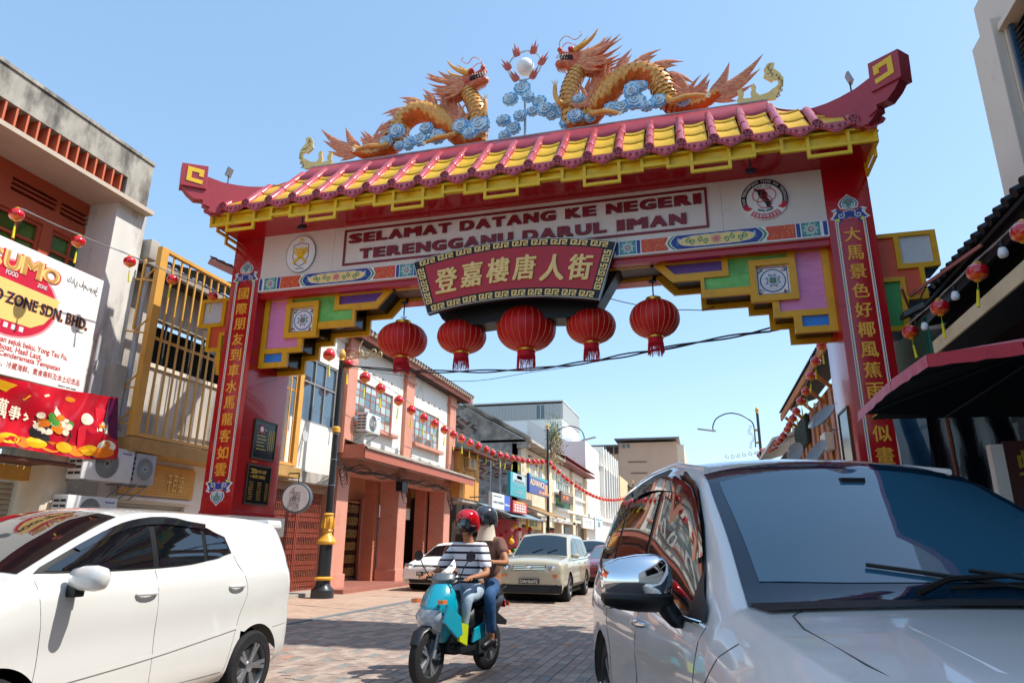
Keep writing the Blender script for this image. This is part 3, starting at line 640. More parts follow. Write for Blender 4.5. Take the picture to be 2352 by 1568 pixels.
# finials at the ridge ends
FN = [(4.18, 9.18), (4.15, 9.27), (4.19, 9.32), (4.17, 9.47), (4.24, 9.49), (4.29, 9.38), (4.26, 9.28), (4.41, 9.27), (4.4, 9.38), (4.43, 9.44), (4.42, 9.53), (4.47, 9.57), (4.51, 9.49), (4.49, 9.38), (4.55, 9.3), (4.7, 9.33), (4.78, 9.39), (4.86, 9.44), (4.9, 9.51), (4.88, 9.58), (4.82, 9.58), (4.79, 9.54), (4.73, 9.59), (4.65, 9.67), (4.68, 9.75), (4.67, 9.83), (4.74, 9.94), (4.82, 9.96), (4.87, 9.93), (4.84, 9.82), (4.93, 9.72), (4.99, 9.59), (4.97, 9.44), (4.91, 9.3), (4.82, 9.17)]
for sd in (-1, 1):
    p = [(a * sd, b) for a, b in FN]; p = p[::-1] if sd > 0 else p
    ar = sum(p[i - 1][0] * p[i][1] - p[i][0] * p[i - 1][1] for i in range(len(p))); p = p if ar > 0 else p[::-1]
    fn = MB().prism(p, O + Y * 11.38, X, Z, .02, -.02).build('finial', m_gold, rf)
    mb = MB()
    for k in range(34):
        t = k / 33; q = bez([(4.86, 9.22), (4.93, 9.4), (4.93, 9.6), (4.78, 9.72), (4.77, 9.88)], 8); c = q[int(t * (len(q) - 1))]
        stroke(mb, spiral((sd * (c.x + R.uniform(-.03, .03)), c.y + R.uniform(-.03, .03)), .02, .8, R.uniform(0, 6), sd, 6), O + Y * 11.38, X, Z, .008, .024, .01)
    mb.build('filigree', M('filigree_dark', '5c4526', .5), fn)
# floodlights on the hips
for sd in (-1, 1):
    fl = thing('floodlight', 'small grey floodlight on the %s upturned roof corner of the archway' % ('left' if sd < 0 else 'right'), 'floodlight', (GX + sd * 5.85, 10.2, 8.28), group='floodlights on the archway roof')
    b = Vector((GX + sd * 5.75, 10.2, 8.28)); MB().cyl(b, b + Z * .2, .012, n=6).build('bracket', m_blk, fl)
    MB().obb(b + Z * .27, X * .02 * sd + Z * .01, Y * .07, Z * .09 - X * .03 * sd).build('lamp_head', m_steel, fl, bevel=.005)
for sd, xx in ((-1, -4.0), (1, 4.15)):
    fl = thing('floodlight', 'black floodlight hanging under the %s of the eave lattice' % ('left end' if sd < 0 else 'right end'), 'floodlight', (GX + xx, 10.3, 7.15), group='floodlights under the archway eave')
    b = Vector((GX + xx, 10.3, 7.42)); MB().cyl(b, b - Z * .2, .012, n=6).build('bracket', m_blk, fl)
    MB().obb(b - Z * .24, X * .08, Y * .03, Z * .05 + Y * .03).build('lamp_head', m_blk, fl, bevel=.005)
# ---------------------------------------------------------------- hanging fan-shaped signboard
def arcz(x, zc, ze, half): return zc - (zc - ze) * (x / half) ** 2
sb = thing('fan_signboard', 'red fan-shaped signboard with gold Chinese characters hanging at the middle of the archway', 'signboard', (GX, 10.95, 5.4))
YF = 10.88; so_ = O + Y * YF
def fan_pt(u, v):
    "u -1..1 across, v 0..1 up, to gate coordinates"
    hb, ht = 1.57, 1.91; half = hb + (ht - hb) * v
    x = u * half; zt = arcz(u, 6.70, 6.46, 1); zb = arcz(u, 5.585, 5.41, 1)
    return (x, zb + (zt - zb) * v)
def fan_poly(u0, u1, v0, v1, n=24): return [fan_pt(u0 + (u1 - u0) * i / n, v0) for i in range(n + 1)] + [fan_pt(u1 + (u0 - u1) * i / n, v1) for i in range(n + 1)]
MB().prism(fan_poly(-1, 1, 0, 1), so_, X, Z, 0, -.11).build('board', m_blk, sb)
mb = MB(); mb.plate([fan_poly(-1, 1, 0, 1), fan_poly(-.992, .992, .012, .988)[::-1]], so_, X, Z, .012, -.02); mb.build('edge_trim', M('silver_trim', 'b9b2a6', .35, metal=.3), sb)
MB().prism(fan_poly(-.895, .895, .155, .86), so_, X, Z, .006, -.01).build('red_field', M('sign_red', 'b5222c', .35, var=.06, vs=2, bump=.02, bs=3), sb)
KEY = ['1111011111', '1001010001', '1011010111', '1010010100', '1111110111']
def key_unit(f, mb):
    rows = KEY; nr, nc = len(rows), len(rows[0])
    for j, row in enumerate(rows):
        i = 0
        while i < nc:
            if row[i] == '1':
                k = i
                while k < nc and row[k] == '1': k += 1
                q = [f(i / nc, 1 - (j + 1) / nr), f(k / nc, 1 - (j + 1) / nr), f(k / nc, 1 - j / nr), f(i / nc, 1 - j / nr)]
                ar = sum(q[a - 1][0] * q[a][1] - q[a][0] * q[a - 1][1] for a in range(4)); q = q if ar > 0 else q[::-1]
                mb.prism(q, so_, X, Z, .014, -.002); i = k
            else: i += 1
for (va, vb) in ((.885, .975), (.03, .125)):
    n = 10
    for i in range(n):
        u0 = -.95 + 1.9 * i / n + .012; u1 = -.95 + 1.9 * (i + 1) / n - .02
        mb = MB(); key_unit(lambda a, b: fan_pt(u0 + (u1 - u0) * a, va + (vb - va) * b), mb); mb.build('key_pattern', m_gold, sb)
for sd in (-1, 1):
    for i in range(3):
        v0 = .165 + .235 * i; v1 = v0 + .205; ua, ub = sorted((sd * .912, sd * .98))
        mb = MB(); key_unit(lambda a, b: fan_pt(ua + (ub - ua) * (b if sd > 0 else 1 - b), v0 + (v1 - v0) * a), mb); mb.build('key_pattern', m_gold, sb)
for ch, xc_, zc_, an in zip('登嘉樓唐人街', (-1.23, -.74, -.24, .25, .75, 1.26), (6.03, 6.1, 6.13, 6.14, 6.08, 6.04), (.1, .06, .02, -.02, -.06, -.09)):
    r = Vector((math.cos(an), 0, math.sin(an))); u = Vector((-math.sin(an), 0, math.cos(an))); mb = MB(); S = .5 if ch != '人' else .52
    text_mb(mb, ch, Vector((GX + xc_, YF - .006, zc_)) - r * .21 - u * S / 2, r, u, .44, S, .035, .035, shear=.12); mb.build('character', m_gold, sb)
# ---------------------------------------------------------------- five big lanterns
LN = [(-2.42, 5.205, .485, .335, 'plain red cloth lantern under the left bracket, leftmost of the five'), (-1.19, 5.2, .47, .315, 'red cloth lantern hanging below the left end of the signboard'),
      (.085, 5.26, .555, .405, 'largest red cloth lantern, hanging below the middle of the signboard'), (1.3, 5.22, .45, .31, 'red cloth lantern hanging below the right end of the signboard'),
      (2.44, 5.27, .44, .33, 'red cloth lantern on a long hook under the right bracket, rightmost of the five')]
for i, (xc_, zc_, RR, H, lb) in enumerate(LN):
    c = Vector((GX + xc_, 11.7, zc_)); L_ = thing('lantern', lb, 'lantern', c, group='five large lanterns under the archway', world=False)
    prof = []; N = 16
    for k in range(N + 1):
        t = -1 + 2 * k / N; a = t * 1.32; prof.append((RR * math.cos(a) ** .8, H * math.sin(a) / math.sin(1.32)))
    MB().lathe(prof, n=104, sq=lambda a, z: 1 - .014 * abs(math.cos(a * 13)) ** .6).build('shade', m_lantern, L_, smooth=60)
    rb = MB()
    for k in range(26):
        a = k * 6.2832 / 26 + .1; rb.tube([(r * 1.004 * math.cos(a), r * 1.004 * math.sin(a), z) for r, z in prof[1:-1]], .0022, 4)
    o = rb.build('gold_rib', m_gold, L_); o['kind'] = 'stuff'
    rt, rb_ = prof[-1][0], prof[0][0]
    MB().lathe([(rt * .95, H - .01), (rt * 1.0, H + .055), (rt * .97, H + .06), (rt * .9, H + .03), (rt * .85, H - .02)], n=28).build('top_cap', m_goldm, L_, smooth=40)
    MB().lathe([(rb_ * .95, -H + .02), (rb_ * 1.02, -H + .015), (rb_ * 1.02, -H - .035), (rb_ * .92, -H - .035)], n=28).build('bottom_ring', m_goldm, L_, smooth=40)
    tz = -H - .03; tl = (.29, .30, .33, .3, .3)[i]; t = MB()
    t.lathe([(rb_ * .9, tz), (rb_ * .93, tz - tl * .35), (rb_ * .88, tz - tl * .36), (rb_ * .86, tz)], n=28)
    for k in range(64):
        a = k * 6.2832 / 64; ll = tl * R.uniform(.82, 1.08); r = rb_ * .92; dx = R.uniform(-.012, .012)
        t.tube([(r * math.cos(a), r * math.sin(a), tz - tl * .3), (r * math.cos(a) + dx, r * math.sin(a), tz - tl * .7), (r * math.cos(a) + dx * 1.5, r * math.sin(a) * .98, tz - ll)], .0045, 4)
    t.build('tassel', m_fringe, L_)
    hk = MB(); top = 6.0 if i in (0, 4) else (5.42 if i != 2 else 5.36)
    hk.tube([(0, 0, H + .05), (.01, 0, H + .12), (-.01, 0, (H + top - zc_) / 2), (0, 0, top - zc_ + .05)], .006, 5)
    hk.tube([(rt * .9, 0, H + .05), (0, 0, H + .13), (-rt * .9, 0, H + .05)], .004, 4)
    if i in (0, 4): hk.cyl((0, 0, top - zc_), (0, 0, top - zc_ - .03), .07, n=12); hk.cyl((0, 0, top - zc_ - .03), (0, 0, top - zc_ - .3), .012, n=8); hk.tube([(-.06, 0, top - zc_ - .3), (0, 0, top - zc_ - .34), (.06, 0, top - zc_ - .3)], .01, 5)
    hk.build('hook', m_wire, L_)
# ---------------------------------------------------------------- dragons, clouds and pearl on the ridge
m_scale = M('dragon_scale', 'e6a24a', .3, metal=.1, var=.28, vs=14, coat=.3)
m_dbody = M('dragon_skin', '8e4f20', .5, var=.2, vs=9)
m_belly = M('dragon_belly', 'd8641a', .35, var=.2, vs=12)
m_fin = M('dragon_fin', 'cf6f4e', .45, var=.4, vs=9, stretch=(1, 1, 4), dirt='ecc07c', da=.7, ds=11)
m_face = M('dragon_face', 'c85a3e', .4, var=.25, vs=12, dirt='e2a24a', da=.5, ds=10)
m_horn = M('dragon_horn', 'e0a245', .4, var=.2, vs=14)
m_dark = M('dragon_mouth', '2a0d0b', .6)
m_tooth = M('ivory', 'efe6cf', .4)
YD = 11.72
def flame(mb, base, dr, bend, L, W, Yv, n=9, thick=.3, m=0):
    base, dr, bend = Vector(base), Vector(dr).normalized(), Vector(bend)
    pts = []; rs = []
    for i in range(n + 1):
        t = i / n; pts.append(base + dr * L * t + bend * L * (t * t) * .5 + bend * -.18 * L * math.sin(t * 3.14)); rs.append(max(.002, W * (math.sin(min(1, t * 1.9 + .42) * 1.5708) if t < .3 else (1 - ((t - .3) / .7) ** 1.3))))
    wd = (pts[-1] - pts[0]).cross(Vector(Yv)).normalized()
    mb.tube(pts, rs, 6, m, flat=thick, up=wd); return mb
def dragon(s, label):
    g = lambda x, z, y=0: Vector((GX + s * x, YD + y, z))
    d = thing('dragon_statue', label, 'statue', g(2.4, 9.2), group='dragons on the roof ridge')
    path = bez([g(1.24, 10.74, -.12), g(1.1, 10.5, -.12), g(.99, 10.2, -.08), g(.98, 9.88, 0), g(1.05, 9.62, .1), g(1.22, 9.55, .12), g(1.42, 9.74, .02), g(1.7, 10.0, -.06), g(1.98, 10.3, -.06), g(2.38, 10.44, -.04), g(2.72, 10.28, 0), g(2.86, 9.96, .02), g(2.96, 9.7, .02), g(3.2, 9.56, .03), g(3.5, 9.57, .03), g(3.86, 9.74, 0)], 20)
    N = len(path); rad = [.165 + .06 * min(1, i / N * 3) - max(0, (i / N - .72)) * .45 for i in range(N)]
    MB().tube(path, [r * .96 for r in rad], 16).build('body', m_dbody, d, smooth=180, fix=True)
    sc_b = MB(); be = MB()
    nrm = None; acc = 0; ring_i = 0
    for i in range(1, N - 1):
        t = (path[i + 1] - path[i - 1]).normalized(); acc += (path[i] - path[i - 1]).length
        step = rad[i] * .4
        if acc < step: continue
        acc = 0; ring_i += 1
        side = Y - t * Y.dot(t); side.normalize(); out = t.cross(side); r = rad[i]
        for k in range(12):
            a = (k + .5 * (ring_i % 2)) * 6.2832 / 12; q = side * math.cos(a) + out * math.sin(a); b = t.cross(q)
            inner = (out * (-1 if s > 0 else 1))
            c = path[i] + q * r * .97; w_, l_ = r * .32, r * .5
            if q.z < -.45 and (out.z * 1) != 0 and abs(t.z) < .8:
                be.add([c - b * w_ - t * l_ * .6, c + b * w_ - t * l_ * .6, c + b * w_ + t * l_ * .7 + q * r * .1, c - b * w_ + t * l_ * .7 + q * r * .1], [(0, 1, 2, 3)]); continue
            tip = c + t * l_ * .75 + q * r * .17
            vs = [c - t * l_ * .6, c - b * w_ * 1.0 - t * l_ * .15 + q * r * .02, c - b * w_ * .95 + t * l_ * .35 + q * r * .05, tip, c + b * w_ * .95 + t * l_ * .35 + q * r * .05, c + b * w_ - t * l_ * .15 + q * r * .02, c + q * r * .07 + t * l_ * .1]
            sc_b.add(vs, [(0, 1, 6), (1, 2, 6), (2, 3, 6), (3, 4, 6), (4, 5, 6), (5, 0, 6)])
    o = sc_b.build('scales', m_scale, d); o['kind'] = 'stuff'; o = be.build('belly_plates', m_belly, d); o['kind'] = 'stuff'
    # fins along the back
    for i in range(104, N - 8, 13):
        t = (path[i + 1] - path[i - 1]).normalized(); q = Y.cross(t).normalized() * s; q = -q if q.z < -.3 else q
        f = MB()
        for k, (dl, dw) in enumerate(((.0, 1), (-.06, .6), (.06, .6))):
            flame(f, path[i] + q * rad[i] * .8 + t * dl, q + t * .35, t * 1.1, .36 * dw + .06, .1, Y)
        f.build('back_fin', m_fin, d, smooth=50, fix=True)
    # tufts of flame at the shoulders and hips
    for (x, z, y) in ((1.3, 9.72, -.22), (3.25, 9.6, -.14)):
        f = MB()
        for k, (ax, az, L) in enumerate(((-.35, 1, .5), (0, 1, .62), (.35, 1, .5), (.7, .7, .34), (-.7, .6, .3))): flame(f, g(x + ax * .12, z, y), Vector((s * ax, -.05, az)), Vector((s * (.5 if ax > 0 else -.5), 0, .1)), L, .06, Y)
        f.build('flame_tuft', m_fin, d, smooth=50, fix=True)
    # tail
    for (x, z, L, W, bx, bz) in ((4.12, 10.3, 1, .1, -.1, .2), (4.66, 10.25, 1, .12, .1, .3), (4.6, 10.02, 1, .1, .1, .25), (4.5, 9.74, 1, .085, .05, .25), (4.22, 9.52, 1, .07, 0, .1), (3.95, 10.05, 1, .07, .0, .3)):
        a = g(3.72, 9.68, 0); v = g(x, z, 0) - a; f = MB(); flame(f, a, v - Z * .08, Vector((s * bx, 0, bz * 1.6)), v.length, W * 1.25, Y, 10); f.build('tail_flame', m_fin, d, smooth=50, fix=True)
    # legs with claws
    for leg in ([(1.02, 9.95, -.1), (.84, 9.86, -.28), (.74, 10.05, -.3), (.74, 10.26, -.32)], [(1.35, 9.7, -.1), (1.5, 9.5, -.3), (1.75, 9.45, -.36), (1.98, 9.36, -.38)], [(2.9, 9.75, -.1), (3.0, 9.5, -.3), (3.3, 9.52, -.34), (3.6, 9.48, -.34)]):
        pp = bez([g(*q) for q in leg], 6); f = MB(); f.tube(pp, [.075 - .035 * i / (len(pp) - 1) for i in range(len(pp))], 8); e_ = pp[-1]; dv = (pp[-1] - pp[-3]).normalized()
        lg = f.build('leg', m_scale, d, smooth=60, fix=True)
        for k in (-1, 0, 1):
            c_ = MB(); sd_ = dv.cross(Y).normalized(); flame(c_, e_, dv + sd_ * k * .7 - Y * .3, dv * -.2 + Y * -.3, .13, .022, Y, 5, .8); c_.build('claw', m_tooth, lg, smooth=60, fix=True)
    # head: skull, snout and jaw as one lofted body each
    hd = MB()
    hd.tube(bez([g(1.45, 10.72, -.1), g(1.3, 10.84, -.12), g(1.14, 10.98, -.14), g(.98, 11.06, -.16), g(.88, 11.1, -.17), g(.8, 11.12, -.18)], 4), [.06 + 0.0 * i for i in range(1)] * 0 + [.08, .12, .15, .165, .17, .17, .165, .155, .14, .12, .1, .085, .075, .07, .068, .07, .075, .078, .075, .06, .035], 14, flat=1.15)
    hd.lathe([(.001, -.05), (.045, -.03), (.055, 0), (.045, .03), (.001, .05)], g(.83, 11.17, -.24), 10); hd.lathe([(.001, -.05), (.045, -.03), (.055, 0), (.045, .03), (.001, .05)], g(.83, 11.17, -.1), 10)
    hd.lathe([(.001, -.05), (.06, -.03), (.075, 0), (.06, .04), (.001, .06)], g(1.08, 11.1, -.27), 10); hd.lathe([(.001, -.05), (.06, -.03), (.075, 0), (.06, .04), (.001, .06)], g(1.08, 11.1, -.02), 10)
    head = hd.build('head', m_face, d, smooth=60, fix=True)
    jw = MB(); jw.tube(bez([g(1.3, 10.76, -.12), g(1.12, 10.78, -.14), g(.96, 10.84, -.16), g(.82, 10.87, -.17), g(.74, 10.92, -.18)], 4), [.1, .12, .13, .13, .125, .12, .115, .11, .1, .1, .1, .095, .09, .085, .08, .06, .03], 12, flat=1.1); jw.build('jaw', m_face, head, smooth=60, fix=True)
    MB().tube([g(1.15, 10.92, -.14), g(1.0, 10.96, -.16), g(.84, 11.0, -.17)], [.11, .09, .05], 10, flat=1.3).build('mouth', m_dark, head, smooth=60)
    for k in range(7):
        for yy in (-.25, -.08):
            x = .78 + .055 * k; f = MB(); flame(f, g(x, 11.045 + .0 * k, yy), (0, 0, -1), Vector((s * .2, 0, 0)), .06 if k else .1, .016, Y, 4, 1); f.build('tooth', m_tooth, head, smooth=60)
            if k < 6: f = MB(); flame(f, g(x - .02, 10.97 - .012 * k, yy), (0, 0, 1), Vector((0, 0, 0)), .05, .014, Y, 4, 1); f.build('tooth', m_tooth, head, smooth=60)
    for k in range(8):
        f = MB(); flame(f, g(.78 + .06 * k, 10.82 - .012 * k, -.18), (s * .1, 0, -1), Vector((s * .5, 0, 0)), .17 + .02 * (k % 3), .028, Y, 6); f.build('beard_spike', m_fin, head, smooth=50, fix=True)
    for yy in (-.3, .01): MB().lathe([(.001, -.035), (.03, -.02), (.036, 0), (.03, .02), (.001, .035)], g(1.05, 11.1, yy - .02), 10).build('eye', M('dragon_eye', 'c92a4a', .15), head, smooth=180)
    for yy, k in ((-.26, 0), (.02, .1)):
        f = MB(); f.tube(bez([g(1.13, 11.06, yy), g(1.3, 11.14, yy - .02), g(1.45, 11.26, yy), g(1.56 + k, 11.38, yy), g(1.64 + k, 11.52, yy)], 4), [.06, .066, .066, .062, .058, .054, .05, .046, .042, .038, .034, .03, .026, .022, .018, .012, .004], 9); f.build('horn', m_horn, head, smooth=60, fix=True)
        f = MB(); flame(f, g(1.12, 11.12, yy), (s * .8, 0, .5), Vector((0, 0, .4)), .36, .035, Y); f.build('brow_spike', m_horn, head, smooth=50, fix=True)
    rr = random.Random(3)
    for k in range(26):
        a = -.95 + 1.5 * (k / 25); L = .85 - .35 * abs(a + .1) + rr.uniform(-.08, .08); y0 = rr.choice((-.3, -.2, -.1, 0.0)); f = MB()
        flame(f, g(1.2 + .05 * math.cos(a), 10.9 + .14 * math.sin(a), y0), Vector((s * math.cos(a), rr.uniform(-.12, .12), math.sin(a) * .85)), Vector((s * .05, 0, .36 + .16 * rr.random())), L, .074, Y, 9, .35)
        f.build('mane_lock', m_fin, head, smooth=50, fix=True)
    for yy in (-.28, -.06):
        w1 = [g(.83, 11.2, yy), g(.86, 11.36, yy - .03), g(.97, 11.42, yy - .05), g(1.12, 11.38, yy), g(1.22, 11.28, yy)] if yy > -.2 else [g(.84, 11.2, yy), g(.86, 11.3, yy - .06), g(1.0, 11.36, yy - .1), g(1.16, 11.32, yy), g(1.3, 11.42, yy), g(1.27, 11.5, yy)]
        MB().tube(bez(w1, 6), .009, 5).build('whisker', m_fin, head, smooth=60)
dragon(1, 'golden scaled dragon statue on the right half of the archway ridge, facing left')
dragon(-1, 'golden scaled dragon statue on the left half of the archway ridge, facing right')
for o in COL.objects:
    if o.name == 'dragon_statue.001': o.scale = (1, 1, .95)
m_c1, m_c2, m_c3 = M('cloud_rim', 'a9d4ea', .45, var=.08, vs=8), M('cloud_blue', '4aa3da', .45, var=.2, vs=9), M('cloud_core', 'cbdde4', .5, var=.1, vs=9)
def cloud(par, x, z, y, r, ph=0, sx=1):
    o = Vector((GX + x, YD + y, z)); u = Vector((0, .12 * math.sin(ph * 3), 1)).normalized(); mb = MB()
    def lobe(k, r_, sq=.84, off=(0, 0)): return [(off[0] + r_ * (1 + .19 * abs(math.sin(k * t * math.pi / 48 + ph))) * math.cos(t * 6.2832 / 48), off[1] + r_ * sq * (1 + .19 * abs(math.sin(k * t * math.pi / 48 + ph))) * math.sin(t * 6.2832 / 48)) for t in range(48)]
    r *= .84; mb.prism(lobe(9, r), o, X, u, .0, -.07, 0); mb.prism(lobe(9, r * .86), o, X, u, .02, -.0, 1)
    mb.prism(lobe(7, r * .74, .84, (.04 * r * sx, -.03 * r)), o, X, u, .032, 0, 2)
    sp = spiral((0, 0), r * .66, 1.6, ph + 1, sx, 26, .08); stroke(mb, sp, o, X, u, r * .1, .042, .02, 1); sp = spiral((0, 0), r * .56, 1.5, ph + 1.1, sx, 26, .1); stroke(mb, sp, o, X, u, r * .13, .058, .02, 2)
    mb.build('cloud', [m_c1, m_c2, m_c3], par)
cw = thing('cloud_ornament', 'painted blue swirl clouds on a pole at the middle of the ridge', 'cloud ornament', (GX, 11.72, 9.17))
MB().cyl((GX + .03, YD + .03, 9.1), (GX + .03, YD + .03, 10.72), .028, n=8).build('pole', m_steel, cw)
for i, (x, z, r) in enumerate([(-.03, 10.6, .2), (-.28, 10.35, .18), (.12, 10.3, .15), (.34, 10.2, .17), (.2, 9.97, .13), (.48, 9.94, .19), (.64, 9.98, .14), (-.42, 9.86, .17), (-.06, 9.88, .15), (-.22, 9.66, .17), (.88, 9.86, .22), (-.38, 9.46, .14), (.9, 9.6, .16), (.6, 9.8, .12)]): cloud(cw, x, z, .0 - .04 * (i % 3), r, i * 1.3, -1 if i % 2 else 1)
for sd, lst in ((-1, [(-.86, 9.66, .24), (-1.28, 9.72, .2), (-1.83, 9.6, .2), (-2.04, 9.78, .16), (-2.18, 9.56, .19), (-2.46, 9.6, .14), (-2.72, 9.82, .19), (-2.98, 9.64, .15), (-2.68, 9.52, .13), (-1.06, 9.5, .17), (-2.45, 9.45, .12)]), (1, [(1.13, 9.52, .17), (1.2, 9.93, .13), (1.84, 9.62, .18), (2.04, 9.56, .16), (2.3, 9.68, .23), (2.28, 10.02, .2), (2.24, 9.86, .16), (2.44, 10.0, .13), (2.74, 9.64, .18), (2.52, 9.5, .14), (3.2, 9.52, .13), (1.4, 9.5, .12)])):
    c2 = thing('cloud_ornament', 'cluster of blue swirl clouds around the %s dragon on the ridge' % ('left' if sd < 0 else 'right'), 'cloud ornament', (GX + 2 * sd, 11.6, 9.17), group='cloud clusters on the ridge')
    for i, (x, z, r) in enumerate(lst): cloud(c2, x, z, -.3 + .05 * (i % 3), r, i * 1.7, -1 if i % 2 else 1)
pl = thing('flaming_pearl', 'white ball inside a ring of six small red flames above the clouds', 'ornament', (GX + .03, 11.72, 10.7))
pc = Vector((GX + .03, YD + .03, 11.12))
MB().lathe([(.19 * math.cos(a * math.pi / 16), .19 * math.sin(a * math.pi / 16)) for a in range(-8, 9)], pc, 28).build('ball', M('pearl_white', 'efeeea', .25, var=.03), pl, smooth=180)
MB().tube([pc + Vector((.36 * math.cos(a * .1963), -.05, .36 * math.sin(a * .1963))) for a in range(32)], .02, 6, closed=True).build('ring', M('ring_grey', 'b5bfc4', .4), pl, smooth=60)
MB().cyl((GX + .03, YD, 10.68), (GX + .03, YD, 10.8), .02, n=8).build('stem', m_steel, pl)
for k in range(6):
    a = 1.57 + .5 + k * 1.047; b = pc + Vector((.36 * math.cos(a), -.06, .36 * math.sin(a))); mb = MB()
    up = Vector((math.cos(a) * .5, 0, math.sin(a) * .4 + .8)).normalized(); sdv = Y.cross(up)
    for j, (t, L) in enumerate(((0, .3), (.5, .22), (-.5, .22), (1.0, .15), (-1.0, .14))): flame(mb, b - up * .05, up + sdv * t * .8, up * .4 - sdv * t * .3, L, .045, Y, 7, .45)
    mb.build('flame', M('flame_red', 'c2573f', .45, var=.3, vs=14, dirt='8e2c22', da=.3, ds=12), pl, smooth=50, fix=True)
# ---------------------------------------------------------------- ground
def struct(mb, name, mats, **k): return tag(mb.build(name, mats, None, **k), kind='structure')
m_pav = M('paver_clay', '9a877b', .8, var=.25, vs=7, bump=.25, bs=45, dirt='6b5c58', da=.3, ds=.5)
m_pav2 = M('paver_clay_light', 'ab998b', .8, var=.2, vs=7, bump=.25, bs=45, dirt='6a5c58', da=.25, ds=1.1)
m_pav3 = M('paver_grey', '86857f', .8, var=.2, vs=7, bump=.25, bs=45)
m_pav4 = M('paver_orange', 'a8826c', .8, var=.2, vs=7, bump=.25, bs=45)
m_grout = M('grout', '4a4340', .95, var=.2, vs=20)
struct(MB().box(-400, 400, -60, 900, -.6, -.05), 'ground', M('far_ground', '9a9084', .9, var=.2, vs=.2))
struct(MB().box(-7.28, 3.6, -12, 120, -.04, -.014), 'road', m_grout)
road = bpy.data.objects['road']; MB().box(-7.28, 3.6, 48.6, 120, -.012, -.003).build('far_paving', m_pav, road)
PW, PL = .137, .272
def paver_mesh(mt):
    mb = MB(); a, b = PW / 2 - .004, PL / 2 - .004; mb.box(-a, a, -b, b, -.02, 0); me = mb.mesh('paver', mt)
    import bmesh
    bm = bmesh.new(); bm.from_mesh(me); bmesh.ops.bevel(bm, geom=[e for e in bm.edges if all(v.co.z > -.01 for v in e.verts)], offset=.004, segments=1, affect='EDGES'); bm.to_mesh(me); bm.free(); return me
PM = [paver_mesh(m) for m in (m_pav, m_pav2, m_pav3, m_pav4)]
big = MB(); rp = random.Random(11); cand = []
for i in range(int((3.5 + 7.2) / PW)):
    x = -7.2 + i * PW + PW / 2
    off = (i % 2) * PL / 2 + (i // 3 % 2) * .09
    for j in range(170):
        y = 2.6 + j * PL + off
        if x > .9 and y < 8 or (y < 6 and x > -1.6): continue
        m = 2 if (i % 3 == 0 and j % 3 == (i // 3) % 3) else (3 if rp.random() < .008 else (1 if rp.random() < .42 else 0))
        z = rp.uniform(-.003, .003)
        if y < 40 or i % 1 == 0: cand.append((x, y, z, m))
def vis(x, y): return -5.6 < x < -1.55 and y > 6.9 and (x - (-1.6)) * 1 < 0 and x > -.56 * y
near = sorted([c for c in cand if vis(c[0], c[1])], key=lambda c: c[1])[:296]; ns = set(near)
for x, y, z, m in near: o = link('paver', PM[m], road, (x, y, z)); o.rotation_euler.z = rp.uniform(-.008, .008)
for c in cand:
    if c in ns: continue
    x, y, z, m = c; a, b = PW / 2 - .004, PL / 2 - .004; s = len(big.v)
    big.v += [Vector(q) for q in ((x - a, y - b, z), (x + a, y - b, z), (x + a, y + b, z), (x - a, y + b, z), (x - a - .003, y - b - .003, -.014), (x + a + .003, y - b - .003, -.014), (x + a + .003, y + b + .003, -.014), (x - a - .003, y + b + .003, -.014))]
    for f in ((0, 1, 2, 3), (4, 5, 1, 0), (5, 6, 2, 1), (6, 7, 3, 2), (7, 4, 0, 3)): big.f.append([q + s for q in f]); big.m.append(m)
o = big.build('paver_field', [m_pav, m_pav2, m_pav3, m_pav4], road); o['kind'] = 'stuff'
# orange forecourt and parking bay left of the carriageway
m_bay = M('bay_paving', 'b89c86', .85, var=.14, vs=1.2, bump=.2, bs=60, dirt='7d6a5c', da=.35, ds=.8)
struct(MB().box(-10.75, -7.42, -12, 120, -.04, -.002), 'forecourt', m_bay)
fc = bpy.data.objects['forecourt']; mb = MB()
for i in range(24):
    for j in range(56):
        x, y = -10.6 + i * .135, 9.5 + j * .27 + (i % 2) * .13
        z = rp.uniform(.0, .003); mb.add([(x, y, z), (x + .131, y, z), (x + .131, y + .266, z), (x, y + .266, z)], [(0, 1, 2, 3)], 0 if rp.random() < .7 else 1)
o = mb.build('paver_field', [m_bay, M('bay_paving_pink', 'bd9c88', .85, var=.15, vs=6, bump=.2, bs=60)], fc); o['kind'] = 'stuff'
ed = MB().box(-7.415, -7.285, -12, 120, -.04, .004); struct(ed, 'gutter_strip', M('grey_strip', '7c8283', .8, var=.2, vs=6, bump=.2, bs=30))
struct(MB().box(-10.4, -7.45, 17.6, 17.68, -.01, .007), 'bay_line', M('worn_white_line', 'd9d0c0', .8, var=.2, vs=12, dirt='b89c86', da=.3, ds=9))
# five-foot way floors
struct(MB().box(-12.6, -9.98, 18.45, 40, -.02, .12), 'walkway', M('red_oxide_floor', 'a0685a', .5, var=.15, vs=2, dirt='6d3a2c', da=.2), bevel=.01)
struct(MB().box(-13.6, -10.35, -6, 18.4, -.02, .1), 'walkway', M('cement_floor', 'a79f92', .8, var=.15, vs=2), bevel=.01)
struct(MB().box(3.6, 9, -6, 60, -.02, .12), 'walkway', M('cement_floor', 'a79f92', .8), bevel=.01)
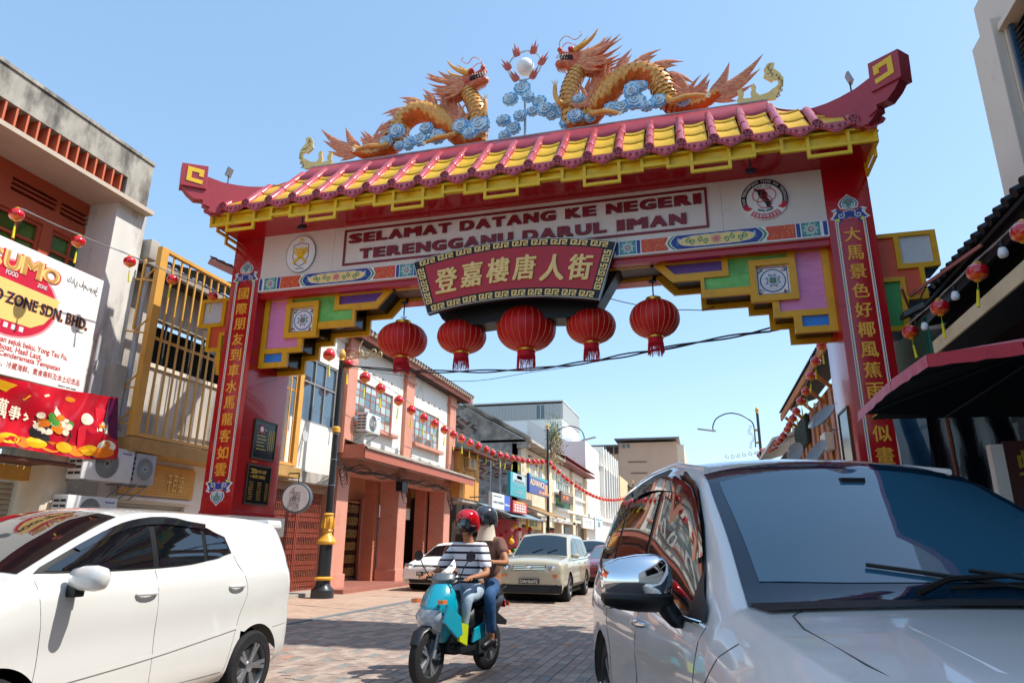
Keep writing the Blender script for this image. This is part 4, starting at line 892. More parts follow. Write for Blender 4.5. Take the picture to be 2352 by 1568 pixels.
# ---------------------------------------------------------------- helpers for shophouses
def wallx(mb, x, y0, y1, z0, z1, holes=(), th=.2, m=0):
    "wall facing the street (+x) with rectangular openings (y0, y1, z0, z1)"
    return mb.plate([rect(y0, y1, z0, z1)] + [rect(*h)[::-1] for h in holes], (x, 0, 0), Y, Z, 0, -th, m)
def window(par, x, y0, y1, z0, z1, nc, nr, fm, gm, fw=.05, dp=.06, mw=.03, rows=None, name='window'):
    mb = MB(); mb.plate([rect(y0, y1, z0, z1), rect(y0 + fw, y1 - fw, z0 + fw, z1 - fw)[::-1]], (x, 0, 0), Y, Z, 0, -dp)
    ys = [y0 + fw + (y1 - y0 - 2 * fw) * i / nc for i in range(nc + 1)]; rows = rows or [i / nr for i in range(nr + 1)]; zs_ = [z0 + fw + (z1 - z0 - 2 * fw) * r for r in rows]
    for v in ys[1:-1]: mb.box(x - dp + .005, x - .008, v - mw / 2, v + mw / 2, z0 + fw - .01, z1 - fw + .01)
    for v in zs_[1:-1]: mb.box(x - dp + .008, x - .011, y0 + fw - .01, y1 - fw + .01, v - mw / 2, v + mw / 2)
    w_ = mb.build(name, fm, par); cache = {}
    for i in range(len(ys) - 1):
        for j in range(len(zs_) - 1):
            a, b = ys[i + 1] - ys[i], zs_[j + 1] - zs_[j]; k = (round(a, 3), round(b, 3))
            if k not in cache: cache[k] = MB().box(-.004, .004, 0, a, 0, b).mesh('pane', gm if not isinstance(gm, list) else gm[0])
            me = cache[k]
            if isinstance(gm, list):
                q = R.randrange(len(gm)); k2 = k + (q,)
                if k2 not in cache: cache[k2] = MB().box(-.004, .004, 0, a, 0, b).mesh('pane', gm[q])
                me = cache[k2]
            o = link('pane', me, w_, Vector((x - dp * .7, ys[i], zs_[j])) - ORG[w_.name]); o.rotation_euler.z = R.uniform(-.006, .006)
    return w_
def shutter(par, x, y0, y1, z0, z1, mt, pitch=.085, name='roller_shutter'):
    mb = MB(); n = int((z1 - z0) / pitch); vs = []
    for i in range(n + 1):
        z = z0 + i * pitch
        for dz, dx in ((0, 0), (.3, .018), (.7, .018), (.95, 0)):
            if z + dz * pitch <= z1: vs += [(x + dx, y0, z + dz * pitch), (x + dx, y1, z + dz * pitch)]
    fs = [(2 * i, 2 * i + 1, 2 * i + 3, 2 * i + 2) for i in range(len(vs) // 2 - 1)]
    return mb.add(vs, fs).build(name, mt, par)
def tileroof(par, x0, z0, x1, z1, y0, y1, mt, pitch=.28, name='tile_roof', eave=True):
    "pitched roof running along y, corrugated by rows of tiles, stepped by courses"
    mb = MB(); n = int((y1 - y0) / pitch); nc = max(3, int(abs(x1 - x0) / .33)); vs = []
    for c in range(nc):
        for t in (0, 1):
            u = (c + t) / nc; x = x0 + (x1 - x0) * u; z = z0 + (z1 - z0) * u + (.045 if t == 0 else 0.01)
            for i in range(n * 4 + 1):
                a = i / 4; vs.append((x, y0 + a * pitch, z + .035 * math.cos(a * 6.2832)))
    m = n * 4 + 1; fs = [(r * m + i, (r + 1) * m + i, (r + 1) * m + i + 1, r * m + i + 1) for r in range(2 * nc - 1) for i in range(n * 4)]
    fs = [f[::-1] for f in fs] if x1 > x0 else fs
    o = mb.add(vs, fs).build(name, mt, par); o['kind'] = 'stuff'; return o
def gatebars(par, x, y0, y1, z0, z1, m1, m2, n=26):
    "collapsible scissor gate"
    mb = MB()
    for i in range(n + 1):
        y = y0 + (y1 - y0) * i / n; mb.box(x - .012, x + .012, y - .008, y + .008, z0, z1, 0)
    dy = (y1 - y0) / n
    for k in range(6):
        zc = z0 + (z1 - z0) * (k + .5) / 6
        for i in range(0, n - 1):
            for s in (-1, 1): mb.bar((x + .016, y0 + dy * i, zc - s * .14), (x + .016, y0 + dy * (i + 2), zc + s * .14), .006, .02, 1)
    mb.box(x - .03, x + .03, y0, y1, z0 - .04, z0, 0); mb.box(x - .03, x + .03, y0, y1, z1, z1 + .05, 1)
    o = mb.build('collapsible_gate', [m1, m2], par); o['kind'] = 'stuff'
    for y in (y0 + (y1 - y0) * .52, y0 + (y1 - y0) * .55): MB().box(x - .02, x + .035, y, y + .05, z0, z1).build('gate_stile', m2, par)
    return o
def aircon(label, x, y0, y1, z0, z1, dep=.32, brand=True, group=None, mt=None):
    "outdoor unit, front to the street"
    t = thing('air_conditioner', label, 'air conditioner', (x, (y0 + y1) / 2, z0), group=group); wm = mt or M('aircon_white', 'd6d8d6', .45, var=.05, dirt='9a9890', da=.1)
    cs = MB().box(x - dep, x, y0, y1, z0, z1).build('casing', wm, t, bevel=.012, smooth=40)
    r = min(z1 - z0, y1 - y0) * .43; cy = y0 + (y1 - y0) * .45; cz = (z0 + z1) / 2; mb = MB()
    for k in range(7): mb.tube([(x + .012, cy + r * (k + 1) / 7 * math.cos(a * .2618), cz + r * (k + 1) / 7 * math.sin(a * .2618)) for a in range(24)], .004, 4, closed=True)
    for k in range(28):
        a = k * 6.2832 / 28; mb.tube([(x + .012, cy + r * q * math.cos(a + q), cz + r * q * math.sin(a + q)) for q in (.15, .45, .75, 1)], .0035, 4)
    mb.build('fan_guard', M('guard_grey', 'b9bdbd', .4), cs)
    MB().lathe([(.001, 0), (r * .97, 0), (r * .97, .004), (.001, .004)], (x + .001, cy, cz), 28, 0, Matrix.Rotation(math.pi / 2, 3, 'Y')).build('fan_recess', M('recess_dark', '33383a', .6), cs)
    for k in range(5):
        for j in range(2): MB().box(x - dep * (.92 - .45 * j), x - dep * (.92 - .45 * j) + dep * .38, y0 - .003, y0 + .01, z0 + (z1 - z0) * (.12 + .165 * k), z0 + (z1 - z0) * (.2 + .165 * k)).build('louvre_slot', M('recess_dark', '33383a', .6), cs)
    if brand: mb = MB(); text_mb(mb, 'Panasonic', (x + .001, y1 - (y1 - y0) * .26, z1 - .1), Y, Z, (y1 - y0) * .2, .035, .003, .02); mb.build('lettering', M('brand_blue', '2a4a9c', .4), cs)
    mb = MB()
    for y in (y0 + .12, y1 - .12): mb.bar((x, y, z0 - .02), (x - dep - .12, y, z0 - .02), .03, .03); mb.bar((x - .02, y, z0 - .03), (x - dep - .1, y, z0 - .28), .02, .02)
    mb.build('bracket', m_steel, t); return t
m_sal = M('salmon_paint', 'cf907a', .65, var=.08, vs=1.2, bump=.1, bs=25, dirt='a8705a', da=.35, ds=1.5)
m_sald = M('salmon_trim', 'b0624c', .55, var=.1, vs=2, dirt='8a4030', da=.2)
m_wh = M('white_limewash', 'e4e0d6', .7, var=.05, vs=1.5, bump=.1, bs=20, dirt='a89e90', da=.35, ds=1.3, stretch=(1, 1, .4))
m_cream2 = M('cream_limewash', 'd8cdb8', .75, var=.08, vs=1.5, bump=.12, bs=15, dirt='7a7064', da=.3, ds=1.2, stretch=(1, 1, .4))
m_gl = [M('pane_mirror_%d' % i, c, .06, var=.1, vs=2, coat=1, ior=1.6) for i, c in enumerate(('5d7a74', '8ea49b', '4a6a6c', 'b6c4bb'))]
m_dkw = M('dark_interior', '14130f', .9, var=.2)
m_rooft = M('clay_roof', '5c3430', .75, var=.35, vs=6, dirt='2e2422', da=.5, ds=3)
m_roofg = M('old_roof', '4b443e', .85, var=.4, vs=5, dirt='9c9284', da=.35, ds=5)
m_shut = M('shutter_grey', 'a7a49b', .5, metal=.2, var=.1, vs=4, dirt='7a6f60', da=.3, stretch=(1, 3, .5))
m_stain = M('stained_plaster', 'b9b2a6', .8, var=.15, vs=2, bump=.2, bs=14, dirt='38342f', da=.75, ds=1.1, stretch=(1, 1, .3))
# ---------------------------------------------------------------- concrete shophouse, far left
cb = thing('concrete_shophouse', 'weathered concrete building with orange fins along its parapet at the left edge', 'building', (-11, 5, 0))
X0 = -10.65
mb = MB(); wallx(mb, X0, -4, 10.15, 7.95, 8.93, [(-3.8, 9.58, 7.965, 8.36)], .25); pw = mb.build('parapet', m_conc, cb, fix=True)
MB().box(-10.95, -10.62, -4, 10.17, 8.935, 9.0).build('coping', m_conc, cb); MB().box(-15, -10.91, -4, 10.15, 8.3, 8.9).build('roof_slab', m_conc, cb)
MB().box(-12, -10.58, -4, 10.3, 7.86, 7.945).build('soffit_slab', M('pale_soffit', 'c3b3a0', .7, var=.08, dirt='8a7d70', da=.1), cb)
m_fin = M('orange_fin', 'cf6a45', .7, var=.15, vs=4, dirt='9ea3ad', da=.45, ds=4)
fm = MB().box(-.2, 0, -.018, .018, 0, .39).mesh('fin', m_fin)
for i in range(60): link('fin', fm, pw, Vector((X0 - .01, 9.45 - i * .2, 7.967)) - ORG[cb.name])
MB().box(-10.93, -10.9, -4, 9.6, 7.96, 8.37).build('fin_backing', m_fin, pw)
# recessed storey
wm_ = M('terracotta_wall', 'b45232', .7, var=.1, vs=1.5, dirt='8a3b22', da=.2)
mb = MB(); hl = [(y, y + .9, 7.37, 7.62) for y in (8.02, 9.02)] + [(7.86, 8.76, 5.6, 7.02), (8.96, 9.86, 5.6, 7.02)] + [(y, y + .9, 5.6, 7.02) for y in (5.7, 6.75)] + [(5.7, 6.6, 7.37, 7.62), (6.75, 7.7, 7.37, 7.62)]
wallx(mb, -11.5, -4, 10.3, 3.4, 7.86, hl, .22); rw = mb.build('upper_wall', wm_, cb, fix=True)
for y in (5.7, 6.75, 8.02, 9.02):
    for k in range(2): MB().box(-11.6, -11.48, y, y + .9, 7.43 + k * .09, 7.46 + k * .09).build('vent_slat', wm_, rw)
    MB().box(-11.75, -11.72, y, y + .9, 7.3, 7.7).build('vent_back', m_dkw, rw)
mgg = [M('green_pane_%d' % i, c, .08, var=.3, vs=3, coat=1) for i, c in enumerate(('2d5a1e', '3c6e2a', '1f4418'))]
for y0, y1 in ((7.86, 8.76), (8.96, 9.86), (5.7, 6.6), (6.75, 7.65)): window(rw, -11.54, y0, y1, 5.6, 7.02, 2, 4, wm_, mgg, .06, .08, .05)
MB().box(-12.4, -10.8, 9.62, 10.35, 0, 7.86).build('end_pier', M('white_stained', 'd8d4cc', .75, var=.1, vs=2, bump=.15, bs=12, dirt='4a443e', da=.62, ds=1.6, stretch=(1, 1, .35)), cb, bevel=.01)
MB().box(-10.8, -10.55, 10.0, 10.3, 3.1, 4.62).build('pier_step', m_stain, cb, bevel=.01)
MB().cyl((-10.62, 10.42, 3.4), (-10.62, 10.42, 6.75), .055, n=10).cyl((-10.72, 9.7, 3.0), (-10.72, 9.7, 5.2), .035, n=8).build('downpipe', M('grey_pipe', 'b3b7ba', .5), cb, smooth=60)
MB().box(-13.5, -10.9, -4, 9.62, 3.0, 3.4).build('floor_beam', m_cream2, cb)
for y0 in (9.2, 5.0): MB().box(-11.5, -10.75, y0, y0 + .45, .1, 3.0).build('pillar', m_cream2, cb, bevel=.01)
shutter(cb, -11.3, 5.5, 9.1, .1, 2.35, m_shut); MB().box(-11.3, -11.1, 5.5, 9.2, 2.36, 2.6).build('shutter_box', M('amber_board', 'c99a4a', .6), cb)
aw = MB()
for i in range(30): aw.box(-11.2, -10.35, 5.6 + i * .12, 5.7 + i * .12, 2.62, 2.64)
aw.xf(Matrix.Identity(4)); o = aw.build('awning_slats', M('brown_canvas', '6b4638', .8, var=.2), cb); o['kind'] = 'stuff'
MB().cyl((-10.35, 5.6, 2.62), (-10.35, 9.35, 2.62), .04, n=8).build('awning_roll', M('brown_canvas', '6b4638', .8), cb)
# ---------------------------------------------------------------- billboard and banner
bb = thing('billboard', 'white food shop billboard with red disc and yellow bowl, on the concrete building', 'billboard', (-10.3, 7, 3.8))
YR_ = 9.17; XB = -10.28
brd = MB().box(XB - .12, XB, 5.2, YR_, 3.83, 5.94).build('board', M('board_white', 'f0eee8', .35, var=.03, vs=1), bb, bevel=.01)
fb = Vector((XB + .002, 0, 0))
def onb(mb, txt, y0, y1, z0, z1, d=.004, b=.02, m=0, tilt=0, **k):
    r = Vector((0, math.cos(tilt), math.sin(tilt))); return text_mb(mb, txt, (XB + .001, y0, z0), r, X.cross(r), y1 - y0, z1 - z0, d, b, m=m, **k)
def disc(cy, cz, r, mt, d, par=brd, name='print', ez=1, n=40): return MB().prism([(cy + r * math.cos(i * 6.2832 / n), cz + r * ez * math.sin(i * 6.2832 / n)) for i in range(n)], (XB, 0, 0), Y, Z, d, 0).build(name, mt, par)
disc(7.62, 5.05, .78, M('board_pink', 'e79aa0', .4), .002, ez=.8); disc(7.62, 5.05, .74, M('board_red', 'cf2a45', .35), .004, ez=.8)
MB().prism([(6.85, 5.33), (8.4, 5.27), (8.36, 5.05), (8.2, 4.8), (7.99, 4.67), (7.2, 4.67), (6.98, 4.85), (6.87, 5.1)][::-1], (XB, 0, 0), Y, Z, .008, 0).build('print', M('bowl_yellow', 'f3cd7c', .35, var=.04), brd)
for k in range(4): MB().box(XB, XB + .009, 7.42 + k * .13, 7.49 + k * .13, 4.56, 4.64).build('print', m_white, brd)
for i, (ch, ya, yb, za, zb_) in enumerate((('S', 6.98, 7.3, 5.44, 5.76), ('U', 7.33, 7.6, 5.46, 5.78), ('M', 7.62, 7.99, 5.46, 5.8), ('O', 8.0, 8.3, 5.5, 5.76))):
    for d, b, mt in ((.012, .09, M('board_red', 'cf2a45', .35)), (.016, .06, M('bowl_yellow', 'f3cd7c')), (.02, .02, M('board_tan', 'c99657', .4))): mb = MB(); onb(mb, ch, ya + .05 - b, yb - .05 + b, za + .03 - b * .5, zb_ - .03 + b * .5, d, b); mb.build('letter', mt, brd)
mb = MB(); onb(mb, 'FOOD', 7.4, 7.6, 5.38, 5.46, .014, .01); onb(mb, 'ZONE', 7.95, 8.12, 5.36, 5.43, .014, .01); mb.build('lettering', m_white, brd)
mb = MB(); onb(mb, 'FOOD ZONE SDN. BHD.', 6.88, 9.02, 4.925, 5.145, .012, .075, 0); mb.build('lettering', M('letter_halo', 'eda368', .4), brd)
mb = MB(); onb(mb, 'FOOD ZONE SDN. BHD.', 6.9, 9.0, 4.935, 5.135, .016, .04, 0); mb.build('lettering', M('letter_charcoal', '3a3440', .4), brd)
mb = MB(); onb(mb, 'Makanan sejuk beku, Yong Tau Fu,', 7.3, 8.75, 4.3, 4.42); onb(mb, 'Steamboat, Hasil Laut,', 7.3, 8.3, 4.2, 4.31); onb(mb, 'dan Cenderamata Tempatan', 7.4, 8.66, 4.09, 4.2); onb(mb, '急冻食品、冷藏海鲜、素食斋料及本土纪念品', 7.3, 9.08, 3.95, 4.06, .004, .01); mb.build('lettering', M('letter_red', 'cc4440', .4), brd)
mb = MB(); onb(mb, 'كداي ڤمبوروڠ', 8.45, 9.09, 5.6, 5.78, .004, .005); onb(mb, 'MDKT JCS 5228', 8.68, 9.03, 3.86, 3.89); onb(mb, 'TC3654-H', 8.8, 8.95, 4.86, 4.885); mb.build('lettering', M('letter_charcoal', '3a3440'), brd)
bn = thing('banner', 'creased red festive food banner tied below the white billboard', 'banner', (-10.2, 8, 2.6))
NB, NZ = 60, 16
def bnp(u, v, d=0):
    y = 5.4 + (9.82 + .2 * (1 - v) - 5.4) * u; zt = 3.9 - .3 * (1 - u) * 0 - .05 * math.sin(u * 3.1) - .17 * (1 - u); zb_ = 2.83 - .28 * (1 - u) - .05 * math.sin(u * 9)
    f = .035 * math.sin(u * 26 + v * 5) * (1 - v * .5) + .02 * math.sin(u * 47 - v * 8) + .03 * math.sin(v * 7 + u * 13)
    return Vector((-10.2 + f + d, y, zb_ + (zt - zb_) * v))
m_ban = M('banner_red', 'c21226', .3, var=.2, vs=2, coat=.5, dirt='6a0d33', da=.3, ds=1.2); mb = MB()
for d in (0, -.008):
    mb.add([bnp(i / NB, j / NZ, d) for i in range(NB + 1) for j in range(NZ + 1)], [((i * (NZ + 1) + j), ((i + 1) * (NZ + 1) + j), ((i + 1) * (NZ + 1) + j + 1), (i * (NZ + 1) + j + 1)) for i in range(NB) for j in range(NZ)])
cl_ = mb.build('cloth', m_ban, bn, smooth=180)
def onban(pts, mt, d=.006, name='print'):
    c = [bnp(*p, d) for p in pts]; ctr = sum(c, Vector()) / len(c); mb = MB(); mb.add(c + [ctr], [(i, (i + 1) % len(c), len(c)) for i in range(len(c))]); return mb.build(name, mt, cl_)
def blob(u, v, ru, rv, mt, d, n=14, j=.0): return onban([(u + ru * math.cos(i * 6.2832 / n) * (1 + j * math.sin(5 * i)), v + rv * math.sin(i * 6.2832 / n) * (1 + j * math.sin(5 * i))) for i in range(n)], mt, d)
my, mo, mgn, mw_, mpur = M('print_yellow', 'f2b51e', .35), M('print_orange', 'ee7f1e', .35), M('print_green', '4c9a3c', .35), M('print_cream', 'f4e6cc', .35), M('print_purple', '5d1440', .35)
onban([(.9, .02), (1.0, .02), (1.0, .98), (.965, .98), (.93, .5)], mpur, .003)
for k in range(9): blob(.5 + k * .055, .1 + .03 * (k % 2), .04, .08, my if k % 2 else mo, .004 + .001 * k)
onban([(.5, .97), (.56, .93), (.62, .8), (.6, .72), (.5, .85)], my, .006)
blob(.72, .3, .085, .16, M('print_pan', '2e2a2c', .3), .008)
for k in range(30): blob(.72 + R.uniform(-.07, .07), .42 + R.uniform(-.12, .14), .017, .05, (mo, mw_, mgn, mo, mw_)[k % 5], .011 + .0004 * k, 8)
onban([(.67, .85), (.69, .88), (.75, .6), (.73, .56)], mw_, .012); blob(.79, .86, .02, .04, mo, .01)
for k in range(8): blob(.93 + R.uniform(-.02, .02), .5 + R.uniform(-.06, .06), .009, .028, (mo, mw_, mgn)[k % 3], .014, 8)
onban([(.9, .42), (.955, .4), (.965, .72), (.915, .75)], mw_, .009); onban([(.9, .62), (.958, .6), (.965, .78), (.905, .8)], M('print_red', 'd32535', .35), .012)
onban([(.83, .12), (.89, .1), (.9, .42), (.865, .56), (.83, .45)], M('print_red', 'd32535'), .008); blob(.862, .6, .028, .09, mw_, .012); blob(.95, .2, .035, .1, mw_, .01); blob(.95, .22, .014, .06, mo, .013)
for k, ch in enumerate('萬事興隆'):
    mb = MB(); u0 = .5 + k * .055; p0, p1, p2 = bnp(u0, .42, .012), bnp(u0 + .045, .4, .012), bnp(u0, .68, .012)
    text_mb(mb, ch, p0, (p1 - p0).normalized(), Z, (p1 - p0).length, .3, .004, .03); mb.build('character', mw_, cl_)
for q in ((5.4, 3.7), (9.82, 3.9)): MB().tube([(-10.2, q[0], q[1]), (-10.6, q[0] + .15, q[1] + .02)], .008, 5).build('tie', m_wire, bn)
aircon('white air conditioner unit under the red banner beside the grille', -10.3, 9.47, 10.57, 2.42, 3.03)
aircon('lower white air conditioner unit just above the white hatchback roof', -10.35, 9.35, 10.4, 1.6, 2.14)
aircon('grey air conditioner unit right of the one under the red banner', -10.28, 10.62, 11.1, 2.42, 3.0, brand=False, mt=M('aircon_grey', 'a9acad', .5))  # casing in a darker grey than the other units
# ---------------------------------------------------------------- recessed house behind the yellow grille
ah = thing('recessed_shophouse', 'old shophouse with dark open upper floor behind the tall yellow grille', 'building', (-12, 13, 0))
mb = MB(); wallx(mb, -11.5, 10.4, 15.7, 3.2, 7.3, [(11.7, 15.5, 5.05, 6.15)], .2); wl = mb.build('upper_wall', m_stain, ah, fix=True)
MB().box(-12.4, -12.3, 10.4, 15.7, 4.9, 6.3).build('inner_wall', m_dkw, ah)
for i in range(9): MB().box(-11.62, -11.58, 11.75 + i * .42, 11.79 + i * .42, 5.05, 6.15).build('mullion', M('dark_frame', '3a332c', .6), wl)
MB().box(-11.6, -11.45, 11.7, 15.5, 5.05, 5.14).build('sill', m_cream2, wl)
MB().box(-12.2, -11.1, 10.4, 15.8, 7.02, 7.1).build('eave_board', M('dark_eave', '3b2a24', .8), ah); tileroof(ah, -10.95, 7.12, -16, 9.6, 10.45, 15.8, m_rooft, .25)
MB().box(-11.05, -10.93, 10.4, 15.8, 7.0, 7.13).build('gutter', M('stained_gutter', '9a938a', .7, dirt='5a4a3c', da=.4), ah)
ms = MB(); ms.obb((-11.0, 10.55, 7.2), X * .35, Y * .12, Z * .22); ms.build('verge_cap', m_stain, ah, bevel=.05, smooth=50)
MB().box(-12.5, -10.25, 10.36, 16.15, 3.02, 3.28).build('balcony_slab', M('stained_beam', 'b78f52', .7, var=.15, dirt='5e4a32', da=.45, ds=2), ah, bevel=.01)
m_gy = M('grille_yellow', 'd9a24c', .45, var=.1, vs=3, dirt='a5752c', da=.2)
gr = thing('window_grille', 'tall yellow metal bar grille projecting over the recessed shophouse balcony', 'grille', (-10.3, 13, 3.28))
MB().box(-10.36, -10.24, 10.33, 10.52, 3.3, 7.15).build('post', m_gy, gr, bevel=.006); MB().box(-10.36, -10.24, 15.7, 15.9, 3.3, 7.15).build('post', m_gy, gr, bevel=.006)
MB().box(-10.35, -10.25, 10.52, 15.7, 7.08, 7.15).build('rail', m_gy, gr); MB().box(-10.35, -10.25, 10.52, 15.7, 3.3, 3.37).build('rail', m_gy, gr)
gb_ = MB().box(-.014, .014, -.018, .018, 0, 3.71).mesh('bar', m_gy)
for i in range(22): link('bar', gb_, gr, Vector((-10.3, 10.74 + i * .232, 3.37)) - ORG[gr.name])
mb = MB()
for z in (6.4, 5.3, 4.2, 3.5): mb.bar((-10.3, 10.33, z), (-11.0, 10.33, z + .12), .03, .03); mb.bar((-10.3, 10.33, z + .3), (-10.6, 10.33, z + .05), .025, .025)
mb.bar((-10.62, 10.33, 6.9), (-10.62, 10.33, 5.4), .04, .04); mb.box(-10.4, -10.36, 10.5, 15.7, 5.28, 5.33); mb.build('stay', m_gy, gr)
# ground floor of the recessed house
mb = MB(); wallx(mb, -11.0, 10.4, 15.7, .1, 3.02, [(11.0, 12.9, .1, 2.12), (13.6, 15.4, .1, 2.3)], .2); gw = mb.build('ground_wall', m_wh, ah, fix=True)
shutter(gw, -11.1, 11.0, 12.9, .1, 2.12, m_shut); shutter(gw, -11.1, 13.6, 15.4, .1, 2.3, m_shut)
yb = thing('shop_sign', 'yellow slatted shop sign board above the roller shutter', 'sign', (-10.9, 12, 2.2))
for i in range(12): MB().box(-10.96, -10.9, 10.94, 12.98, 2.28 + i * .052, 2.327 + i * .052).build('slat', M('sign_amber', 'd6a24a', .5, var=.1, vs=5), yb)
MB().box(-11.0, -10.96, 10.9, 13.02, 2.24, 2.94).build('backing', m_wh, yb); mb = MB(); text_mb(mb, '千百度', (-10.898, 12.12, 2.4), Vector((0, 1, -.02)).normalized(), Z, .5, .38, .02, -.005); mb.build('lettering', m_gold, yb)
MB().box(-10.96, -10.88, 10.9, 13.05, 2.17, 2.235).build('lower_trim', m_wh, yb)
# ---------------------------------------------------------------- white house with aluminium windows
wh = thing('white_shophouse', 'white shophouse with aluminium sliding windows left of the near lamp post', 'building', (-11, 17, 0))
mb = MB(); wallx(mb, X0, 15.75, 18.6, 3.3, 7.6, [(15.9, 18.35, 4.68, 6.55)], .2); ww = mb.build('upper_wall', m_wh, wh, fix=True)
mal = M('aluminium', '9c9a94', .4, metal=.4); mgb = [M('blue_glass_%d' % i, c, .04, coat=1, ior=1.7) for i, c in enumerate(('20303e', '31424e', '3f5260'))]
window(ww, X0 - .03, 15.9, 18.35, 4.68, 6.55, 4, 2, mal, mgb, .06, .08, .05, rows=[0, .62, 1])
MB().box(-14, X0 - .2, 15.75, 18.6, 3.3, 7.6).build('core', m_dkw, wh) if False else MB().box(-11.6, -11.5, 15.75, 18.6, 3.3, 7.6).build('inner_wall', m_dkw, wh)
MB().box(-10.95, -10.55, 15.7, 18.6, 7.5, 7.7).build('eave', m_stain, wh); tileroof(wh, -10.5, 7.7, -15.5, 9.6, 15.7, 18.6, m_roofg)
MB().box(-12.5, -10.6, 15.75, 18.6, 3.0, 3.3).build('floor_slab', m_stain, wh)
MB().box(-11.2, -10.75, 15.5, 15.75, .1, 3.0).build('pillar', m_wh, wh, bevel=.01)
gatebars(wh, -11.0, 15.85, 18.55, .12, 2.75, M('gate_rust', 'a85f4c', .55, var=.15, vs=5), M('gate_rust2', '8c3f2c', .55), 30)
MB().box(-11.0, -10.9, 15.8, 18.6, 2.78, 3.0).build('gate_head', M('worn_board', '9a7b62', .7, var=.2), wh); MB().box(-12.4, -12.3, 15.7, 18.6, 0, 3).build('inner_wall', M('brown_interior', '3a1c12', .8), wh)
MB().cyl((-10.44, 16.45, 4.2), (-10.4, 16.45, 4.2), .14, n=20).build('dish', M('dish_grey', 'c4c6c8', .4), wh)
cs = thing('round_sign', 'round white light box sign with thin Chinese lettering on the pavement edge', 'sign', (-9.9, 15.4, 2.0))
c = P(682, 1143, 'x', -9.95); rt = Matrix.Rotation(math.pi / 2, 3, 'X'); mr_ = Matrix.Rotation(.25, 3, 'Z')
MB().lathe([(.001, -.09), (.37, -.09), (.385, -.07), (.385, .07), (.37, .09), (.34, .092), (.001, .08)], c, 40, 0, mr_ @ rt).build('drum', M('sign_grey', '55606a', .4), cs, smooth=40)
n_ = mr_ @ Vector((0, -1, 0)); MB().lathe([(.001, 0), (.335, 0), (.335, .012), (.001, .012)], c + n_ * .085, 40, 0, mr_ @ rt).build('face', M('sign_face', 'dcd8dc', .35), cs)
mb = MB(); r_ = mr_ @ X; u_ = Z; o_ = c + n_ * .1
def ss(pts, w_=.009): stroke(mb, pts, o_, r_, u_, w_, .004, -.002)
ss([(-.03, .27), (-.08, .22), (-.13, .2)]); ss([(-.06, .22), (-.06, 0)]); ss([(-.16, .13), (.12, .13)]); ss([(.02, .13), (0, .07), (.1, .07), (.1, -.1), (-.0, -.1), (-.02, .07)]); ss([(0, -.01), (.09, -.03)])
ss([(-.13, 0), (.0, 0)]); ss([(-.13, 0), (-.14, -.2), (-.2, -.26)]); ss([(-.1, -.05), (-.02, -.05)]); ss([(-.08, .02), (-.08, -.1)]); ss([(-.04, .02), (-.04, -.1)]); ss([(-.09, -.14), (-.03, -.14), (-.02, -.2), (-.1, -.2), (-.09, -.14)]); ss([(-.02, -.14), (.05, -.16), (.03, -.24), (-.06, -.3), (-.08, -.33)])
ss([(.06, -.15), (.06, -.28)], .005); ss([(.09, -.15), (.09, -.3)], .005); mb.build('lettering', M('letter_charcoal', '3a3440'), cs)
MB().cyl(c + Z * .38, c + Z * .62, .015, n=6).bar(c + Z * .62, c + Vector((-.75, 0, .62)), .03, .03).build('bracket', m_blk, cs)
# ---------------------------------------------------------------- salmon shophouse
sh_ = thing('salmon_shophouse', 'two-storey salmon and white shophouse with large mirrored grid windows', 'building', (-11, 23.5, 0))
mb = MB(); wallx(mb, X0, 18.75, 28.6, 4.05, 7.75, [(19.45, 22.35, 5.14, 6.55), (24.15, 27.0, 5.14, 6.55)] + [(19.9 + .72 * i, 20.1 + .72 * i, 6.93, 7.0) for i in range(4)] + [(24.4 + .62 * i, 24.6 + .62 * i, 6.93, 7.0) for i in range(5)], .25)
sw = mb.build('upper_wall', m_wh, sh_, fix=True)
for y0, y1 in ((19.45, 22.35), (24.15, 27.0)): window(sw, X0 - .04, y0, y1, 5.14, 6.55, 7, 5, m_sald, m_gl, .045, .035, .028, rows=[0, .22, .44, .66, .82, 1]); MB().box(X0 - .1, X0 + .22, y0 - .12, y1 + .15, 5.0, 5.13).build('window_sill', m_sal, sh_, bevel=.01)
MB().box(-11.3, -11.2, 18.8, 28.5, 4.4, 7.6).build('inner_wall', m_dkw, sh_)
for y0, y1 in ((18.72, 19.32), (23.2, 23.95), (27.95, 28.7)):
    MB().box(-10.9, X0 + .14, y0, y1, 4.05, 7.3).build('pilaster', m_sal, sh_, bevel=.01); MB().box(-10.9, X0 + .2, y0 - .05, y1 + .05, 7.3, 7.42).box(-10.9, X0 + .15, y0, y1, 7.42, 7.8).build('pilaster_cap', m_sal, sh_, bevel=.01)
for y0 in (18.85, 23.3, 27.98):
    MB().box(-11.35, X0, y0, y0 + .72, .12, 3.95).build('column', m_sal, sh_, bevel=.012); MB().box(-11.4, X0 + .05, y0 - .05, y0 + .77, .1, .5).build('column_base', m_sal, sh_, bevel=.012)
    if y0 > 20: MB().box(-11.9, -11.45, y0 - .25, y0 + .1, .12, 3.95).build('inner_pier', M('salmon_inner', 'bd7a62', .6, var=.1), sh_)
MB().box(-11.4, -10.7, 18.8, 28.6, 3.55, 4.1).build('floor_beam', m_sal, sh_)
